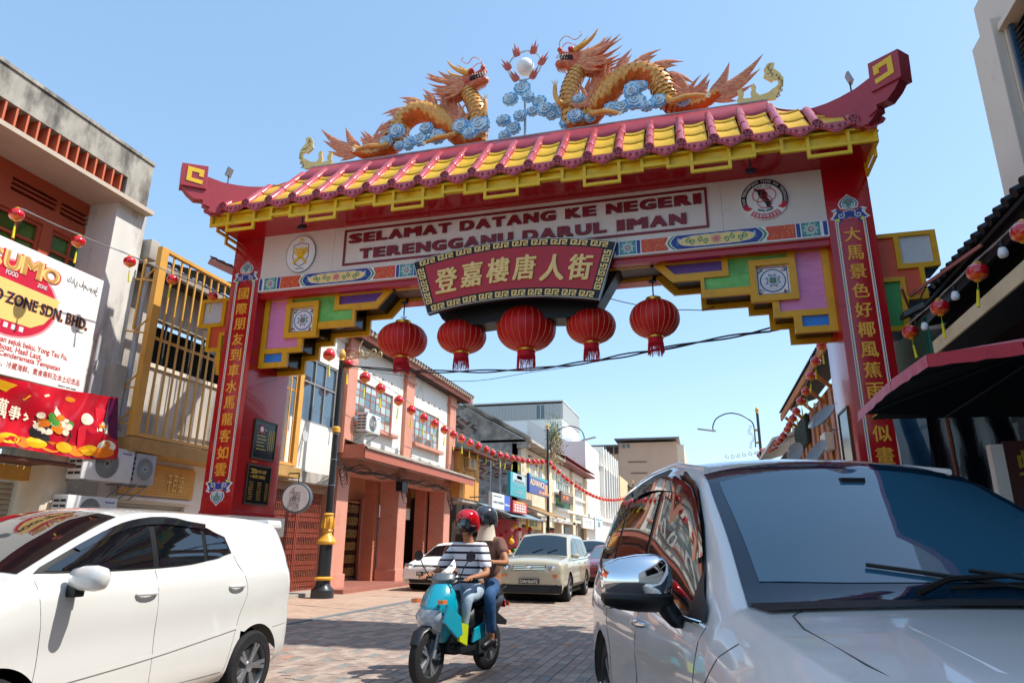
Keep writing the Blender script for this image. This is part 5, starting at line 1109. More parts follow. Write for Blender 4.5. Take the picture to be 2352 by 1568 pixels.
# awning over the walkway
mb = MB(); n = 150; vs = []
for i in range(n + 1):
    y = 18.8 + (29.3 - 18.8) * i / n; w_ = .02 * math.cos(i * 3.1416); vs += [(-10.62, y, 4.5 + w_), (-9.72, y, 4.2 + w_), (-9.72, y, 4.17 + w_)]
mb.add(vs, [(3 * i + k, 3 * i + k + 1, 3 * i + k + 4, 3 * i + k + 3) for i in range(n) for k in (0, 1)]); mb.build('awning_sheet', M('asbestos_sheet', 'a39a8c', .85, var=.2, dirt='5e564c', da=.4, ds=2), sh_)
MB().box(-9.82, -9.78, 18.8, 29.3, 3.88, 4.17).box(-11.1, -9.825, 18.78, 18.82, 3.88, 4.3).build('awning_fascia', m_sald, sh_)
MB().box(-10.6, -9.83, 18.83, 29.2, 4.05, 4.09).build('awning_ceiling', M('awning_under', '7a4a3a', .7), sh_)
# roof
tileroof(sh_, -9.95, 7.95, -16, 10.9, 18.2, 29.9, m_rooft, .26)
MB().box(-10.2, -10.14, 18.2, 29.9, 7.72, 7.92).bar((-10.2, 18.25, 7.85), (-16, 18.25, 10.75), .06, .22).build('eave_fascia', m_sald, sh_)
te = MB().lathe([(.001, 0), (.075, 0), (.075, .2), (.001, .2)], (0, 0, 0), 8, 0, Matrix.Rotation(-1.2, 3, 'Y')).mesh('eave_tile', M('mortar_white', 'cbbfae', .8, var=.2, vs=9, dirt='6b5f52', da=.3))
for i in range(44): link('eave_tile', te, sh_, Vector((-9.98, 18.35 + i * .26, 7.93)) - ORG[sh_.name])
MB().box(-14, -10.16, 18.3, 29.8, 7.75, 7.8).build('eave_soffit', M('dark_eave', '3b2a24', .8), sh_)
# ground floor: recessed walls, scissor gate, shutter
MB().box(-12.55, -12.5, 18.5, 28.7, 2.85, 4.0).box(-12.5, -11.4, 18.6, 28.6, 3.95, 4.04).build('peach_wall', M('peach_plaster', 'd9a276', .7, var=.06), sh_)
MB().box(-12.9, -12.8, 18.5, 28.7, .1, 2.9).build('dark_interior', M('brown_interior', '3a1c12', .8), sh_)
gatebars(sh_, -12.3, 19.3, 23.5, .2, 2.8, M('gate_brown', '5b3327', .5), M('gate_gold', 'b98a2c', .45, metal=.3), 34)
shutter(sh_, -12.3, 24.6, 27.3, .12, 2.35, M('shutter_brown', '7d7264', .5, metal=.2, var=.15)); MB().box(-12.3, -12.05, 24.4, 27.6, 2.36, 2.82).build('shutter_box', m_wh, sh_)
mb = MB(); text_mb(mb, '39', (-12.048, 26.2, 2.48), Y, Z, .2, .14, .004, .02); mb.build('lettering', m_redm, sh_)
MB().box(-12.3, -12.2, 23.5, 24.5, .12, 3).build('side_wall', M('salmon_inner', 'bd7a62', .6), sh_)
rg = MB().tube([(-11.85, 25.2 + .22 * math.cos(a * .5236), 3.25 + .22 * math.sin(a * .5236)) for a in range(12)], .06, 8, closed=True); o = rg.build('ring_ornament', m_lantern, None, smooth=60); tag(o, 'round red festive ring hanging in the salmon shophouse walkway', 'decoration'); 
aircon('white air conditioner on the salmon shophouse beside its first window', -10.1, 19.35, 20.35, 4.8, 5.4, .34, group='wall units')
# bundled cables under the awning
wr = thing('cable_bundle', 'tangled black cables looping under the salmon shophouse awning', 'cables', (-10, 21, 3.8))
for k in range(9):
    a = Vector((-9.9, 17.2, 4.0 - .05 * k)); pts = [a]
    for q in range(1, 9): pts.append(Vector((-10.35 + R.uniform(-.1, .1), 17.2 + q * 1.3, 3.75 - .25 * abs(math.sin(q * 1.6 + k)) + R.uniform(-.06, .06))))
    MB().tube(bez(pts, 5), .012, 4).build('cable', m_wire, wr)
for (y, z) in ((18.7, 3.5), (23.2, 3.3), (28.0, 3.3)):
    for k in range(4): MB().tube([(-10.45 + .03 * k, y + .2 * math.cos(a * .45 + k), z + .22 * math.sin(a * .45 + k) - .1 * k) for a in range(14)], .011, 4).build('loop', m_wire, wr)
MB().box(-10.6, -10.35, 22.9, 23.4, 3.2, 3.55).build('junction_box', m_blk, wr)
# ---------------------------------------------------------------- ochre house
oh = thing('ochre_house', 'small ochre plastered house with rusty eave next to the salmon shophouse', 'building', (-11, 30, 0))
m_och = M('ochre_plaster', 'd49a50', .75, var=.1, vs=1, bump=.1, bs=12, dirt='5c4426', da=.25, ds=1.1, stretch=(1, 1, .35))
MB().box(-13, -10.25, 28.75, 31.45, 3.35, 5.4).build('upper_wall', m_och, oh); MB().box(-10.24, -10.21, 29.3, 29.42, 3.4, 5.3).box(-10.24, -10.21, 30.8, 30.9, 3.4, 5.3).build('batten', m_och, oh)
MB().box(-10.24, -10.2, 28.8, 29.3, 4.5, 5.2).build('shutter', M('ochre_shutter', 'c08d4a', .7), oh)
MB().obb((-10.3, 30.2, 5.45), X * .8 - Z * .12, Y * 1.9, Z * .035).build('roof_sheet', M('rusty_sheet', '6a3d2c', .8, var=.3, vs=5), oh)
MB().box(-13, -11.5, 28.75, 39.9, 0, 3.3).build('ground_wall', M('dark_shop', '33251d', .85, var=.3), oh)  # dark brown wall along the ground floor
MB().box(-12, -10.3, 28.75, 31.45, 3.2, 3.35).build('floor_slab', m_stain, oh)
aircon('rusty window unit on the ochre house wall', -9.95, 29.1, 30.2, 4.65, 5.15, .35, False, 'wall units', M('aircon_rusty', 'c99a62', .6, var=.2, dirt='8a4a24', da=.3))
# ---------------------------------------------------------------- old brick gable
gb = thing('brick_gable_house', 'tall blackened brick gable wall with flaking plaster behind the ochre house', 'building', (-15, 42, 0))
m_old = M('blackened_plaster', 'a39a90', .9, var=.35, vs=2.2, bump=.5, bs=9, dirt='4a4642', da=.7, ds=1.6)
MB().prism([(-24, 0), (-10.65, 0), (-10.65, 7.0), (-9.9, 7.1), (-9.9, 7.35), (-16.2, 10.9), (-24, 6.5)], (0, 40, 0), X, Z, 0, -.35).build('gable_wall', m_old, gb)
bk_ = [MB().box(-.12, .12, -.02, .02, -.04, .04).mesh('brick', mt) for mt in (M('old_brick_pale', 'a89484', .9, var=.2), M('old_brick_red', '8f5240', .9, var=.2), M('old_brick_dark', '4c4440', .9))]
rb = random.Random(5); nb = 0
for j in range(64):
    for i in range(26):
        x, z = -17.5 + i * .26 + (j % 2) * .13, 5.2 + j * .1
        if x > -10.9 or z > 7.0 + (-10.3 - x) * .555 - .2 or nb >= 290: continue
        fld = math.sin(x * 1.3 + z * .9) + math.sin(x * .7 - z * 1.7 + 1) + math.sin(z * 2.3)
        if fld > .75: link('brick', bk_[rb.choice((0, 0, 1, 2))], gb, Vector((x, 39.985 + rb.uniform(-.01, .01), z)) - ORG[gb.name]); nb += 1
for k in range(3): MB().bar((-9.7, 39.9 - .12 * k, 7.42 + .09 * k), (-16.4, 39.9 - .12 * k, 11.15 + .09 * k), .25, .07).build('verge_moulding', m_stain, gb)
for k, (x, z0, z1) in enumerate(((-12.2, 3.2, 7.1), (-11.6, 3.4, 6.2))): MB().cyl((x, 39.8, z0), (x, 39.8, z1), .06, n=8).build('pipe', m_steel, gb)
tileroof(gb, -9.8, 7.5, -16.3, 11.1, 40.3, 52, m_roofg, .35)
# ---------------------------------------------------------------- row behind the hoardings
ar = thing('arched_shophouse', 'cream shophouse with white arched shutters above the blue hoarding', 'building', (-11, 46, 0))
mb = MB(); wallx(mb, X0, 40, 51, 2.6, 7.3, [(42.9, 44.0, 4.9, 7.0), (44.5, 45.6, 4.9, 7.0), (46.1, 47.2, 4.9, 7.0)], .3); aw_ = mb.build('upper_wall', M('cream_render', 'd9c6a8', .7, var=.08, dirt='8a7a62', da=.25), ar, fix=True)
m_mar = M('maroon_paint', '6d2420', .6)
MB().box(X0 - .32, X0 - .1, 42.6, 47.5, 4.9, 7.05).build('maroon_backing', m_mar, aw_)
for y in (42.9, 44.5, 46.1):
    sp = [(y + .04, 4.9), (y + 1.06, 4.9), (y + 1.06, 6.4)] + [(y + .55 + .51 * math.cos(a * .3142), 6.4 + .5 * math.sin(a * .3142)) for a in range(1, 10)] + [(y + .04, 6.4)]
    MB().prism(sp, (X0, 0, 0), Y, Z, .03, -.06).build('arched_shutter', m_wh, aw_)
    MB().prism([(y + .55 + .36 * math.cos(a * .3142), 6.4 + .36 * math.sin(a * .3142)) for a in range(0, 11)], (X0, 0, 0), Y, Z, .05, .03).build('fanlight', m_mar, aw_)
    MB().box(X0 + .03, X0 + .045, y + .53, y + .57, 4.95, 6.35).build('shutter_joint', m_steel, aw_)
for y in (40.2, 47.9): MB().box(X0, X0 + .22, y, y + 1.3, 2.6, 7.2).box(X0, X0 + .35, y - .1, y + 1.4, 7.2, 7.4).build('pilaster', M('cream_render', 'd9c6a8', .7), ar)
MB().box(-13, -9.75, 40, 51, 7.4, 7.55).build('eave', m_stain, ar)
m_frm = M('row_white', 'e2ded2', .7, var=.08, dirt='9a9080', da=.2)
tr = thing('shuttered_shophouse', 'white shuttered shophouse with red tiled eave beyond the arched one', 'building', (-11, 58, 0))
mb = MB(); wallx(mb, X0, 51, 65.2, 3.2, 7.6, [(51.6, 57.0, 5.4, 7.0), (59.2, 63.8, 5.4, 7.0)], .3); tw = mb.build('upper_wall', m_frm, tr, fix=True)
for y0, y1 in ((51.6, 57.0), (59.2, 63.8)): window(tw, X0 - .04, y0, y1, 5.4, 7.0, 6, 2, m_wh, m_gl, .08, .1, .1, rows=[0, .5, 1])
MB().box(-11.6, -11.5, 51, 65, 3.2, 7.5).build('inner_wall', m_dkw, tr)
for y in (57.4, 64.2): MB().box(X0, X0 + .25, y, y + 1.1, 0, 7.3).build('pilaster', M('cream_render', 'd9c6a8', .7), tr)
for z, d in ((5.1, .2), (3.9, .3)): MB().box(X0, X0 + d, 51, 65, z, z + .16).build('string_course', m_frm, tr)
MB().box(X0 - .05, X0 + .04, 51.4, 57.2, 4.2, 5.0).build('green_vent', M('vent_green', '2f5a3a', .6), tr)
tileroof(tr, -9.6, 7.75, -13.8, 9.4, 51, 65.6, M('red_clay', '9c4a3c', .7, var=.3, vs=4), .4); MB().box(-10.6, -9.7, 51, 65.6, 7.45, 7.6).build('eave_soffit', m_mar, tr)
rw_ = thing('shop_arcade', 'dark open shop fronts and pillars below the row of hoardings', 'shop front', (-10.6, 45, 0))
for y in (40, 46.6, 53, 59.5, 65): MB().box(-11.1, -10.5, y, y + .7, 0, 3.2).build('pillar', M('cream_render', 'd9c6a8', .7), rw_, bevel=.01)
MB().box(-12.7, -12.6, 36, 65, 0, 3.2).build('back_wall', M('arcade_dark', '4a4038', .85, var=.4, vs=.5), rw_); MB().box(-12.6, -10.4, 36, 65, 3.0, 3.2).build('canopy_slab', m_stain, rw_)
for k in range(7): MB().box(-12.58, -12.5, 41 + 3.4 * k, 43.4 + 3.4 * k, .1, 2.6).build('shop_panel', (m_shut, M('shop_glass', '5a6a66', .2), M('shop_poster', 'b8503a', .5))[k % 3], rw_)
# white building with vertical fins
ad = thing('finned_white_building', 'tall weathered white building with vertical concrete fins', 'building', (-11, 78, 0))
m_adw = M('dull_white', 'dcdad2', .75, var=.06, vs=.6, dirt='8d8a82', da=.3, ds=.5, stretch=(1, 1, .4))
MB().prism([(-16.5, 0), (-10.65, 0), (-10.65, 11.2), (-12.4, 11.2), (-16.5, 13.5)], (0, 66, 0), X, Z, 0, -24).build('body', m_adw, ad)
for k in range(7): MB().box(-10.64, -10.15, 75.5 + k * 2.2, 76.0 + k * 2.2, 4.3, 11.9).build('fin', m_wh, ad)
MB().box(-10.64, -10.35, 66.0, 90, 3.9, 4.3).box(-10.64, -10.3, 74.8, 90, 9.7, 10.0).build('ledge', m_wh, ad)
for k in range(6): MB().box(-10.64, -10.6, 76.2 + k * 2.2, 77.5 + k * 2.2, 4.8, 9.6).build('tall_window', M('far_glass', '5f7076', .15), ad)
MB().box(-13, -10.65, 75.4, 75.5, 11.3, 11.9).build('parapet', m_adw, ad)
for k in range(3): MB().box(-13.5 + k, -13.2 + k, 65.97, 66, 8.6 - k, 8.85 - k).build('vent', m_dkw, ad)
# tall tower with grey cladding
tw_ = thing('clad_tower', 'tall white building with grey metal cladding on its upper storey', 'building', (-20, 88, 0))
MB().box(-34, -16, 82, 94, 0, 16.4).build('body', M('tower_white', 'e6e6e2', .7, var=.04), tw_)
nW = 44
for k in range(nW): MB().box(-34 + k * 18 / nW + .01, -34 + (k + 1) * 18 / nW - .01, 81.93, 82, 16.4, 18.35).build('cladding_panel', M('clad_grey', 'a9aaa6', .5, metal=.2, var=.04), tw_)
for k in range(24): MB().box(-16, -15.93, 82 + k * .5 + .01, 82 + (k + 1) * .5 - .01, 16.4, 18.6).build('cladding_panel', M('clad_grey', 'a9aaa6', .5), tw_)
MB().box(-34, -16, 82, 94, 16.4, 18.3).build('clad_core', M('clad_grey', 'a9aaa6', .5), tw_); MB().box(-34.1, -15.85, 81.85, 94.1, 18.6, 18.75).build('roof_edge', M('clad_light', 'c9cac6', .4), tw_)
window(tw_, -19.2, 0, 0.01, 0, .01, 1, 1, mal, m_glass) if False else None
MB().box(-19.25, -18.3, 81.9, 81.99, 16.5, 18.2).build('window', M('far_glass', '5f7076', .15), tw_); MB().box(-18.8, -18.75, 81.87, 81.9, 16.5, 18.2).build('window_mullion', m_wh, tw_)
MB().prism([(82, 12), (94, 12), (90, 14), (82, 14)], (-16, 0, 0), Y, Z, 1.2, 0).build('stair_wedge', M('tower_white', 'e6e6e2', .7), tw_)
# beige block closing the street
bg_ = thing('beige_block', 'large beige rendered block with flat metal roofs closing the end of the street', 'building', (-9, 120, 0))
m_bei = M('beige_render', 'c7a58c', .8, var=.05, vs=.4, dirt='a58a76', da=.15, ds=.3)
k_ = 120 / 90
def bx_(a, b, z, nm='body', mt=None, y=120, y2=140): MB().box(a * k_, b * k_, y, y2, 0, 1.4 + (z - 1.4) * k_).build(nm, mt or m_bei, bg_)
bx_(-14.5, -10.1, 12.9); bx_(-10.1, -2.6, 14.3, y=119.8); bx_(-2.6, -1.75, 13.9, y=119.8, mt=M('beige_light', 'dcc7ae', .8))
MB().box(-19, -13.3, 118.5, 135, 18.0, 18.2).box(-14, -3.0, 118.5, 135, 19.0, 19.25).build('metal_roof', M('roof_metal', '77787a', .5, metal=.3), bg_)
for k in range(4): MB().cyl((-18.4 + k * 1.4, 119, 16.7), (-18.4 + k * 1.4, 119, 18), .08, n=6).build('roof_post', m_steel, bg_)
for (a, z) in ((-9.6, 13.6), (-9.0, 13.6)): MB().box(a * k_, (a + .4) * k_, 119.7, 119.8, z * k_ - .4, z * k_ + .25).build('window', M('far_glass', '5f7076', .15), bg_)
for k in range(3): MB().box((-8.9 + .3 * k) * k_, (-6.5) * k_, 119.7, 119.79, 15.2 - k * 1.9, 15.35 - k * 1.9).build('vent_slot', M('slot_dark', '5b4c42', .8), bg_) if k < 2 else None
for k, (x, z, w_) in enumerate(((-13.4, 10.9, 2.6), (-10.2, 9.6, 2.4))):
    gh = thing('gable_cottage', ('dark gabled roof house below the beige block, left one', 'dark gabled roof house below the beige block, right one')[k], 'building', (x, 104, 0), group='small gabled houses')
    MB().prism([(x - w_, 0), (x + w_, 0), (x + w_, z - 1.4), (x, z), (x - w_, z - 1.4)], (0, 102, 0), X, Z, 0, -8).build('wall', (m_stain, m_cream2)[k], gh)
    for s in (-1, 1): MB().obb((x + s * w_ * .55, 105, z - .7), (X * w_ * .62 - Z * .85 * s * 1) if s > 0 else (X * w_ * .62 + Z * .85), Y * 4.5, Z * .08).build('roof_plane', M('cottage_roof', '5a4a42', .85, var=.3), gh)
MB().box(-11.2, -10.2, 91, 101, 0, 10.2).build('pale_flank', M('flank_peach', 'dfb98f', .75), thing('narrow_peach_house', 'narrow pale peach house just beyond the finned white building', 'building', (-10.7, 95, 0)))
# ---------------------------------------------------------------- hoardings
def hoarding(name, label, pts, x, body, texts, th=.18, extra=None):
    "pts: top-left and bottom-right pixels of the board on plane x"
    a, b = P(*pts[0], 'x', x), P(*pts[1], 'x', x); t = thing(name, label, 'sign', (x, (a.y + b.y) / 2, b.z)); y0, y1, z0, z1 = a.y, b.y, b.z, a.z
    bd = MB().box(x - th, x, y0, y1, z0, z1).build('board', body, t, bevel=.01); o = lambda u, v: (x + .003, y0 + (y1 - y0) * u, z0 + (z1 - z0) * v)
    for tx in texts:
        s, u0, u1, v0, v1, mt = tx
        if s == '#': mb = MB().box(x, x + .004, y0 + (y1 - y0) * u0, y0 + (y1 - y0) * u1, z0 + (z1 - z0) * v0, z0 + (z1 - z0) * v1); mb.build('print', mt, bd)
        else: mb = MB(); text_mb(mb, s, Vector(o(u0, v0)) + X * .004, Y, Z, (y1 - y0) * (u1 - u0), (z1 - z0) * (v1 - v0), .01, .03); mb.build('lettering', mt, bd)
    for y in (y0 + .1, y1 - .1): MB().bar((x - th, y, z1 - .2), (x - 1.1, y, z1 - .2), .05, .05).build('bracket', m_steel, t)
    return t
Kp = lambda x, y: ((1750 + x / 2.61375) / 1.7415, (1550 + y / 2.61375) / 1.7415)
m_tealb, m_navb = M('board_teal', '2a9aa2', .35, var=.04), M('board_navy', '2b3f8c', .35, var=.05); m_gry = M('board_grey', 'b8c0c2', .4); m_txt = M('pale_text', 'c9d3c4', .4); m_ltx = M('tan_text', 'efc9a0', .4)
hoarding('shop_sign', 'teal vertical shop sign with grey panel and round blue emblem', (Kp(765, 870), Kp(928, 1167)), -9.3, m_tealb, [('#', .13, .93, .6, .98, m_gry), ('#', .38, .7, .78, .93, M('emblem_cyan', '3fa6c8', .4)), ('PEGAWAI SURUHAN', .2, .85, .68, .71, M('grey_text', '7d8688', .4)), ('NEGERI TERENGGANU', .2, .85, .63, .66, M('grey_text', '7d8688', .4)), ('PEJABAT', .25, .85, .46, .5, m_txt), ('DUN', .4, .68, .27, .32, m_txt), ('TERENGGANU', .22, .82, .17, .22, m_txt)])
hoarding('hoarding', 'dark blue hoarding lettered ADVANCE with orange gift boxes', (Kp(962, 890), Kp(1155, 1150)), -9.6, m_navb, [('#', .0, 1, .84, 1, m_tealb), ('SEKARANG DI SINI', .05, .5, .88, .96, m_ltx), ('ADVANCE', .03, .78, .42, .76, m_ltx), ('#', .45, .8, .02, .3, M('print_maroon', '8a4a5a', .4)), ('#', .8, .98, .1, .7, M('print_amber', 'e0935a', .4)), ('RM 1000', .5, .78, .08, .22, m_ltx)])
hoarding('shop_sign', 'small white and blue shop sign above the parked silver car roofs', (Kp(575, 1090), Kp(757, 1290)), -8.9, M('sign_white', 'dfe2df', .4), [('#', .66, 1, 0, 1, M('sign_blue', '2456b8', .4)), ('SAM TADING', .05, .62, .35, .5, M('grey_text', '7d8688')), ('INSURANS', .05, .5, .78, .85, M('grey_text', '7d8688')), ('Allianz', .68, .97, .3, .45, m_white)])
hoarding('menu_sign', 'red menu board with rows of white dishes below the teal sign', (Kp(790, 1172), Kp(935, 1325)), -8.9, M('menu_red', 'c43a32', .4), [('#', .1 + .17 * i, .22 + .17 * i, z, z + .14, m_wh) for i in range(5) for z in (.12, .38, .6)] + [('#', .2, .8, .82, .95, my), ('KEDAI MAKAN', .15, .85, .3, .36, m_wh)])
hoarding('shop_sign', 'brown shop board with orange characters above the arcade', (Kp(1293, 1075), Kp(1420, 1225)), -9.9, M('board_brown', '5f4a40', .6), [('大東', .1, .6, .25, .7, mo), ('KEDAI EMAS', .1, .9, .8, .92, m_wh)])
hoarding('shop_sign', 'yellow painted shop sign inside the arcade under the awning', (Kp(950, 1335), Kp(1083, 1485)), -10.4, M('sign_yellow', 'e3c02a', .45), [('花店 發', .08, .7, .2, .8, M('sign_green', '3f6b33', .4)), ('#', .75, .95, .4, .9, M('sign_tan', 'c89a5a', .4))])
hoarding('notice_board', 'white hand-lettered board low on the row, left of the framed one', (Kp(1520, 1350), Kp(1635, 1480)), -9.9, m_wh, [('丁丁', .2, .8, .3, .7, M('grey_text', '7d8688'))])
hoarding('notice_board', 'pale framed board beside the white hand-lettered board', (Kp(1648, 1350), Kp(1728, 1500)), -9.9, M('pale_blue_board', 'ccd6d8', .4), [('SERVIS', .1, .9, .8, .9, m_tealb), ('盈', .3, .7, .3, .7, M('grey_text', '7d8688'))])
# awnings, sheds and goods along the far shops
def lean(label, y0, y1, x0, z0, x1, z1, mt, name='awning'):
    t = thing(name, label, 'awning', ((x0 + x1) / 2, (y0 + y1) / 2, z1)); mb = MB(); n = int((y1 - y0) / .12); vs = []
    for i in range(n * 2 + 1): y = y0 + (y1 - y0) * i / (n * 2); w_ = .03 * math.cos(i * 3.1416); vs += [(x0, y, z0 + w_), (x1, y, z1 + w_)]
    mb.add(vs, [(2 * i, 2 * i + 1, 2 * i + 3, 2 * i + 2) for i in range(2 * n)]); mb.build('sheet', mt, t)
    for y in (y0 + .05, (y0 + y1) / 2, y1 - .05): MB().bar((x0, y, z0 - .06), (x1, y, z1 - .06), .04, .04).bar((x0, y, z0 - .6), (x1, y, z1 - .08), .025, .025).build('strut', m_steel, t)
lean('grey and rust striped metal awning beside the middle lamp post', 39.5, 45.5, -10.5, 3.75, -8.7, 3.05, M('rust_sheet', 'a88a62', .7, var=.25, vs=1.5, dirt='a8622a', da=.35, ds=1))
lean('pale blue corrugated awning over the festive goods shop', 32.0, 39.0, -10.5, 3.3, -8.8, 2.7, M('blue_sheet', '8fa4ae', .6, var=.15, dirt='6b5a4a', da=.3))
lean('brown striped canvas awning under the white and blue sign', 33.5, 36.5, -10, 3.55, -8.9, 3.05, M('brown_stripe', '8a4030', .7, var=.3, vs=9, stretch=(1, 6, 1)))
fgd = thing('festive_goods', 'racks of red and gold new year decorations outside a shop under the blue awning', 'decorations', (-9.2, 36, 0))
MB().box(-10.4, -10.3, 33.4, 39, 0, 2.7).build('back_cloth', M('goods_red', 'b3121c', .7, var=.3, vs=3), fgd)
for k in range(34):
    y, z = R.uniform(33.6, 38.8), R.uniform(.9, 2.4); r = R.uniform(.09, .17)
    MB().lathe([(.001, -r), (r * .7, -r * .7), (r, 0), (r * .7, r * .7), (.001, r)], (-9.3 - R.uniform(0, .8), y, z), 8).build('ornament_ball', (m_lantern, m_lantern, M('goods_pink', 'e89aa0', .5), my, mgn)[k % 5], fgd, smooth=60)
MB().box(-9.5, -9.1, 35, 38, 0, .9).build('stall_table', m_redm, fgd)
# ---------------------------------------------------------------- right side of the street
tb = thing('louvred_tower', 'tall beige building with dark blue louvred panels at the top right', 'building', (8, 6, 0))
m_tow = M('tower_beige', 'cfc3b6', .75, var=.05, vs=.8, dirt='a39a92', da=.12)
XT = 6.0
mb = MB(); wallx(mb, -XT, -13.3, 20, 4, 11.9, [(-12.35, -6.5, 5.2, 10.62), (-5.5, 1, 5.2, 10.62), (2, 9, 5.2, 10.62)], .3)
mb.xf(Matrix(((-1, 0, 0, 0), (0, -1, 0, 0), (0, 0, 1, 0), (0, 0, 0, 1)))); twl = mb.build('wall', m_tow, tb, fix=True)
MB().box(6.3, 14, -20, 13.28, 0, 11.9).build('body', m_tow, tb); MB().box(6.1, 14, -20, 13.0, 11.9, 12.6).build('parapet', m_tow, tb)
MB().box(5.82, 6.0, 12.42, 13.32, 4, 10.95).build('corner_pier', m_tow, tb, bevel=.02)
MB().box(5.9, 6.0, -20, 12.4, 10.62, 10.75).build('lintel', m_tow, tb)
m_lou = M('louvre_blue_black', '18202a', .35, var=.1)
lm = [MB().obb((0, 0, 0), Y * l / 2, X * .05 + Z * .05, (X * -.006 + Z * .006)).mesh('louvre', m_lou) for l in (5.8, 6.45, 6.95)]
for q, (y0, l) in enumerate(((6.5, 5.8), (-1, 6.45), (-9, 6.95))):
    for k in range(48): link('louvre', lm[q], twl, Vector((6.12, y0 + l / 2, 5.25 + k * .112)) - ORG[tb.name])
    MB().box(6.2, 6.25, y0, y0 + l, 5.2, 10.65).build('louvre_back', M('louvre_back', '0a0d12', .5), twl); MB().box(6.02, 6.1, y0 + l - .06, y0 + l, 5.2, 10.62).box(6.02, 6.1, y0 + l * .5, y0 + l * .5 + .05, 5.2, 10.62).build('louvre_frame', M('frame_blue', '35506a', .4), twl)
vs_ = thing('vertical_shop_sign', 'white projecting shop sign with dark Chinese characters on the louvred tower', 'sign', (5.4, 2.5, 6))
MB().box(4.9, 5.8, .6, .8, 4.6, 10.4).build('board', m_wh, vs_, bevel=.01)
for k, ch in enumerate('茶大華'): mb = MB(); text_mb(mb, ch, (5.7, .81, 9 - k * 1.3), -X, Z, .65, .8, .02, .03); mb.build('character', m_blk, vs_)
# black tiled shop roof, near
nr = thing('tiled_shop', 'dark shop under a low black tiled eave at the right edge', 'building', (6, 9, 0))
m_btile = M('black_tile', '1d1c20', .6, var=.4, vs=8, dirt='4a3a3c', da=.3, ds=4)
tileroof(nr, 3.95, 5.5, 8.2, 6.1, 4.6, 13.9, M('brown_tile', '5a3a38', .7, var=.35, vs=6), .26)
for i in range(36): MB().lathe([(.001, 0), (.07, 0), (.07, .25), (.001, .25)], (3.86, 4.7 + i * .26, 5.5), 8, 0, Matrix.Rotation(1.1, 3, 'Y')).build('eave_tile', m_btile, nr)
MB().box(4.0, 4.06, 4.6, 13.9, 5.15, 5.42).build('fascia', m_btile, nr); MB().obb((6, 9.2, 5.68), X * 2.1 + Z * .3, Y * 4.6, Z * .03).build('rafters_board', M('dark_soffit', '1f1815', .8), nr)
MB().box(4.6, 4.7, 4.6, 14.0, .12, 5.4).build('shop_front', M('shop_black', '0e0d0d', .7, var=.3), nr)
MB().box(3.75, 4.6, 13.95, 14.2, .12, 5.4).build('party_wall', m_stain, nr)
MB().box(3.42, 3.46, 10.95, 12.5, 4.15, 4.75).build('green_shutter', M('shutter_green', '1e6a52', .6, var=.15), nr)
for k in range(14): MB().obb((3.4, 11.7, 4.2 + k * .04), Y * .75, Z * .014 + X * -.01, X * .003 + Z * .002).build('slat', M('shutter_green', '1e6a52', .6), nr)
MB().bar((3.0, 9.4, 3.84), (3.0, 2.0, 3.84), .05, .17).build('beam', M('cream_beam', 'd8c9a4', .6, dirt='8a7a5c', da=.3), nr, bevel=.01)
mb = MB(); mb.add([(2.98, 9.2, 3.76), (2.98, 2, 3.76), (4.6, 2, 3.35), (4.6, 9.6, 3.35)], [(0, 1, 2, 3)]); mb.add([(3.0, 9.3, 3.93), (3.0, 2, 3.93), (4.65, 2, 4.4), (4.65, 9.6, 4.4)], [(0, 3, 2, 1)]); mb.build('tarp', M('black_tarp', '111013', .45, var=.3, bump=.3, bs=3), nr)
MB().bar((3.7, 12.3, 5.05), (2.9, 10.0, 4.9), .03, .05).bar((3.3, 11.6, 5.2), (3.9, 9.8, 5.35), .03, .05).build('ledge_rod', M('pink_rod', 'b06a62', .6), nr)
fl = thing('floodlight', 'grey floodlight on the tiled eave right of the right gate column', 'floodlight', (3.3, 10.9, 4.8)); MB().obb((3.25, 10.9, 4.82), (.13, -.05, .05), (0, .12, 0), (0, 0, .045)).build('lamp_head', M('dark_grey_metal', '3c3d40', .4), fl, bevel=.01)
MB().bar((3.3, 10.9, 4.86), (3.5, 10.9, 5.2), .02, .02).build('bracket', m_blk, fl)
ss_ = thing('shop_sign', 'maroon food stall sign with yellow characters in the dark shop at the right edge', 'sign', (2.7, 7, 1.7))
MB().box(2.64, 3.6, 7.02, 7.06, 1.6, 2.33).build('board', M('sign_maroon', '4c1a16', .4), ss_)
mb = MB(); text_mb(mb, '蚝煎', (2.72, 7.018, 2.0), X, Z, .5, .25, .004, .02); mb.build('lettering', M('sign_mustard', 'a89a2a', .4), ss_)
for k in range(12): MB().lathe([(.001, 0), (R.uniform(.04, .09), 0), (.001, .01)], (2.7 + R.random() * .5, 7.015, 1.65 + R.random() * .3), 8, 0, Matrix.Rotation(math.pi / 2, 3, 'X')).build('print', M('sign_mustard', 'a89a2a', .4), ss_)
MB().box(2.53, 2.63, 7.0, 7.1, .12, 2.3).build('white_post', m_wh, ss_)
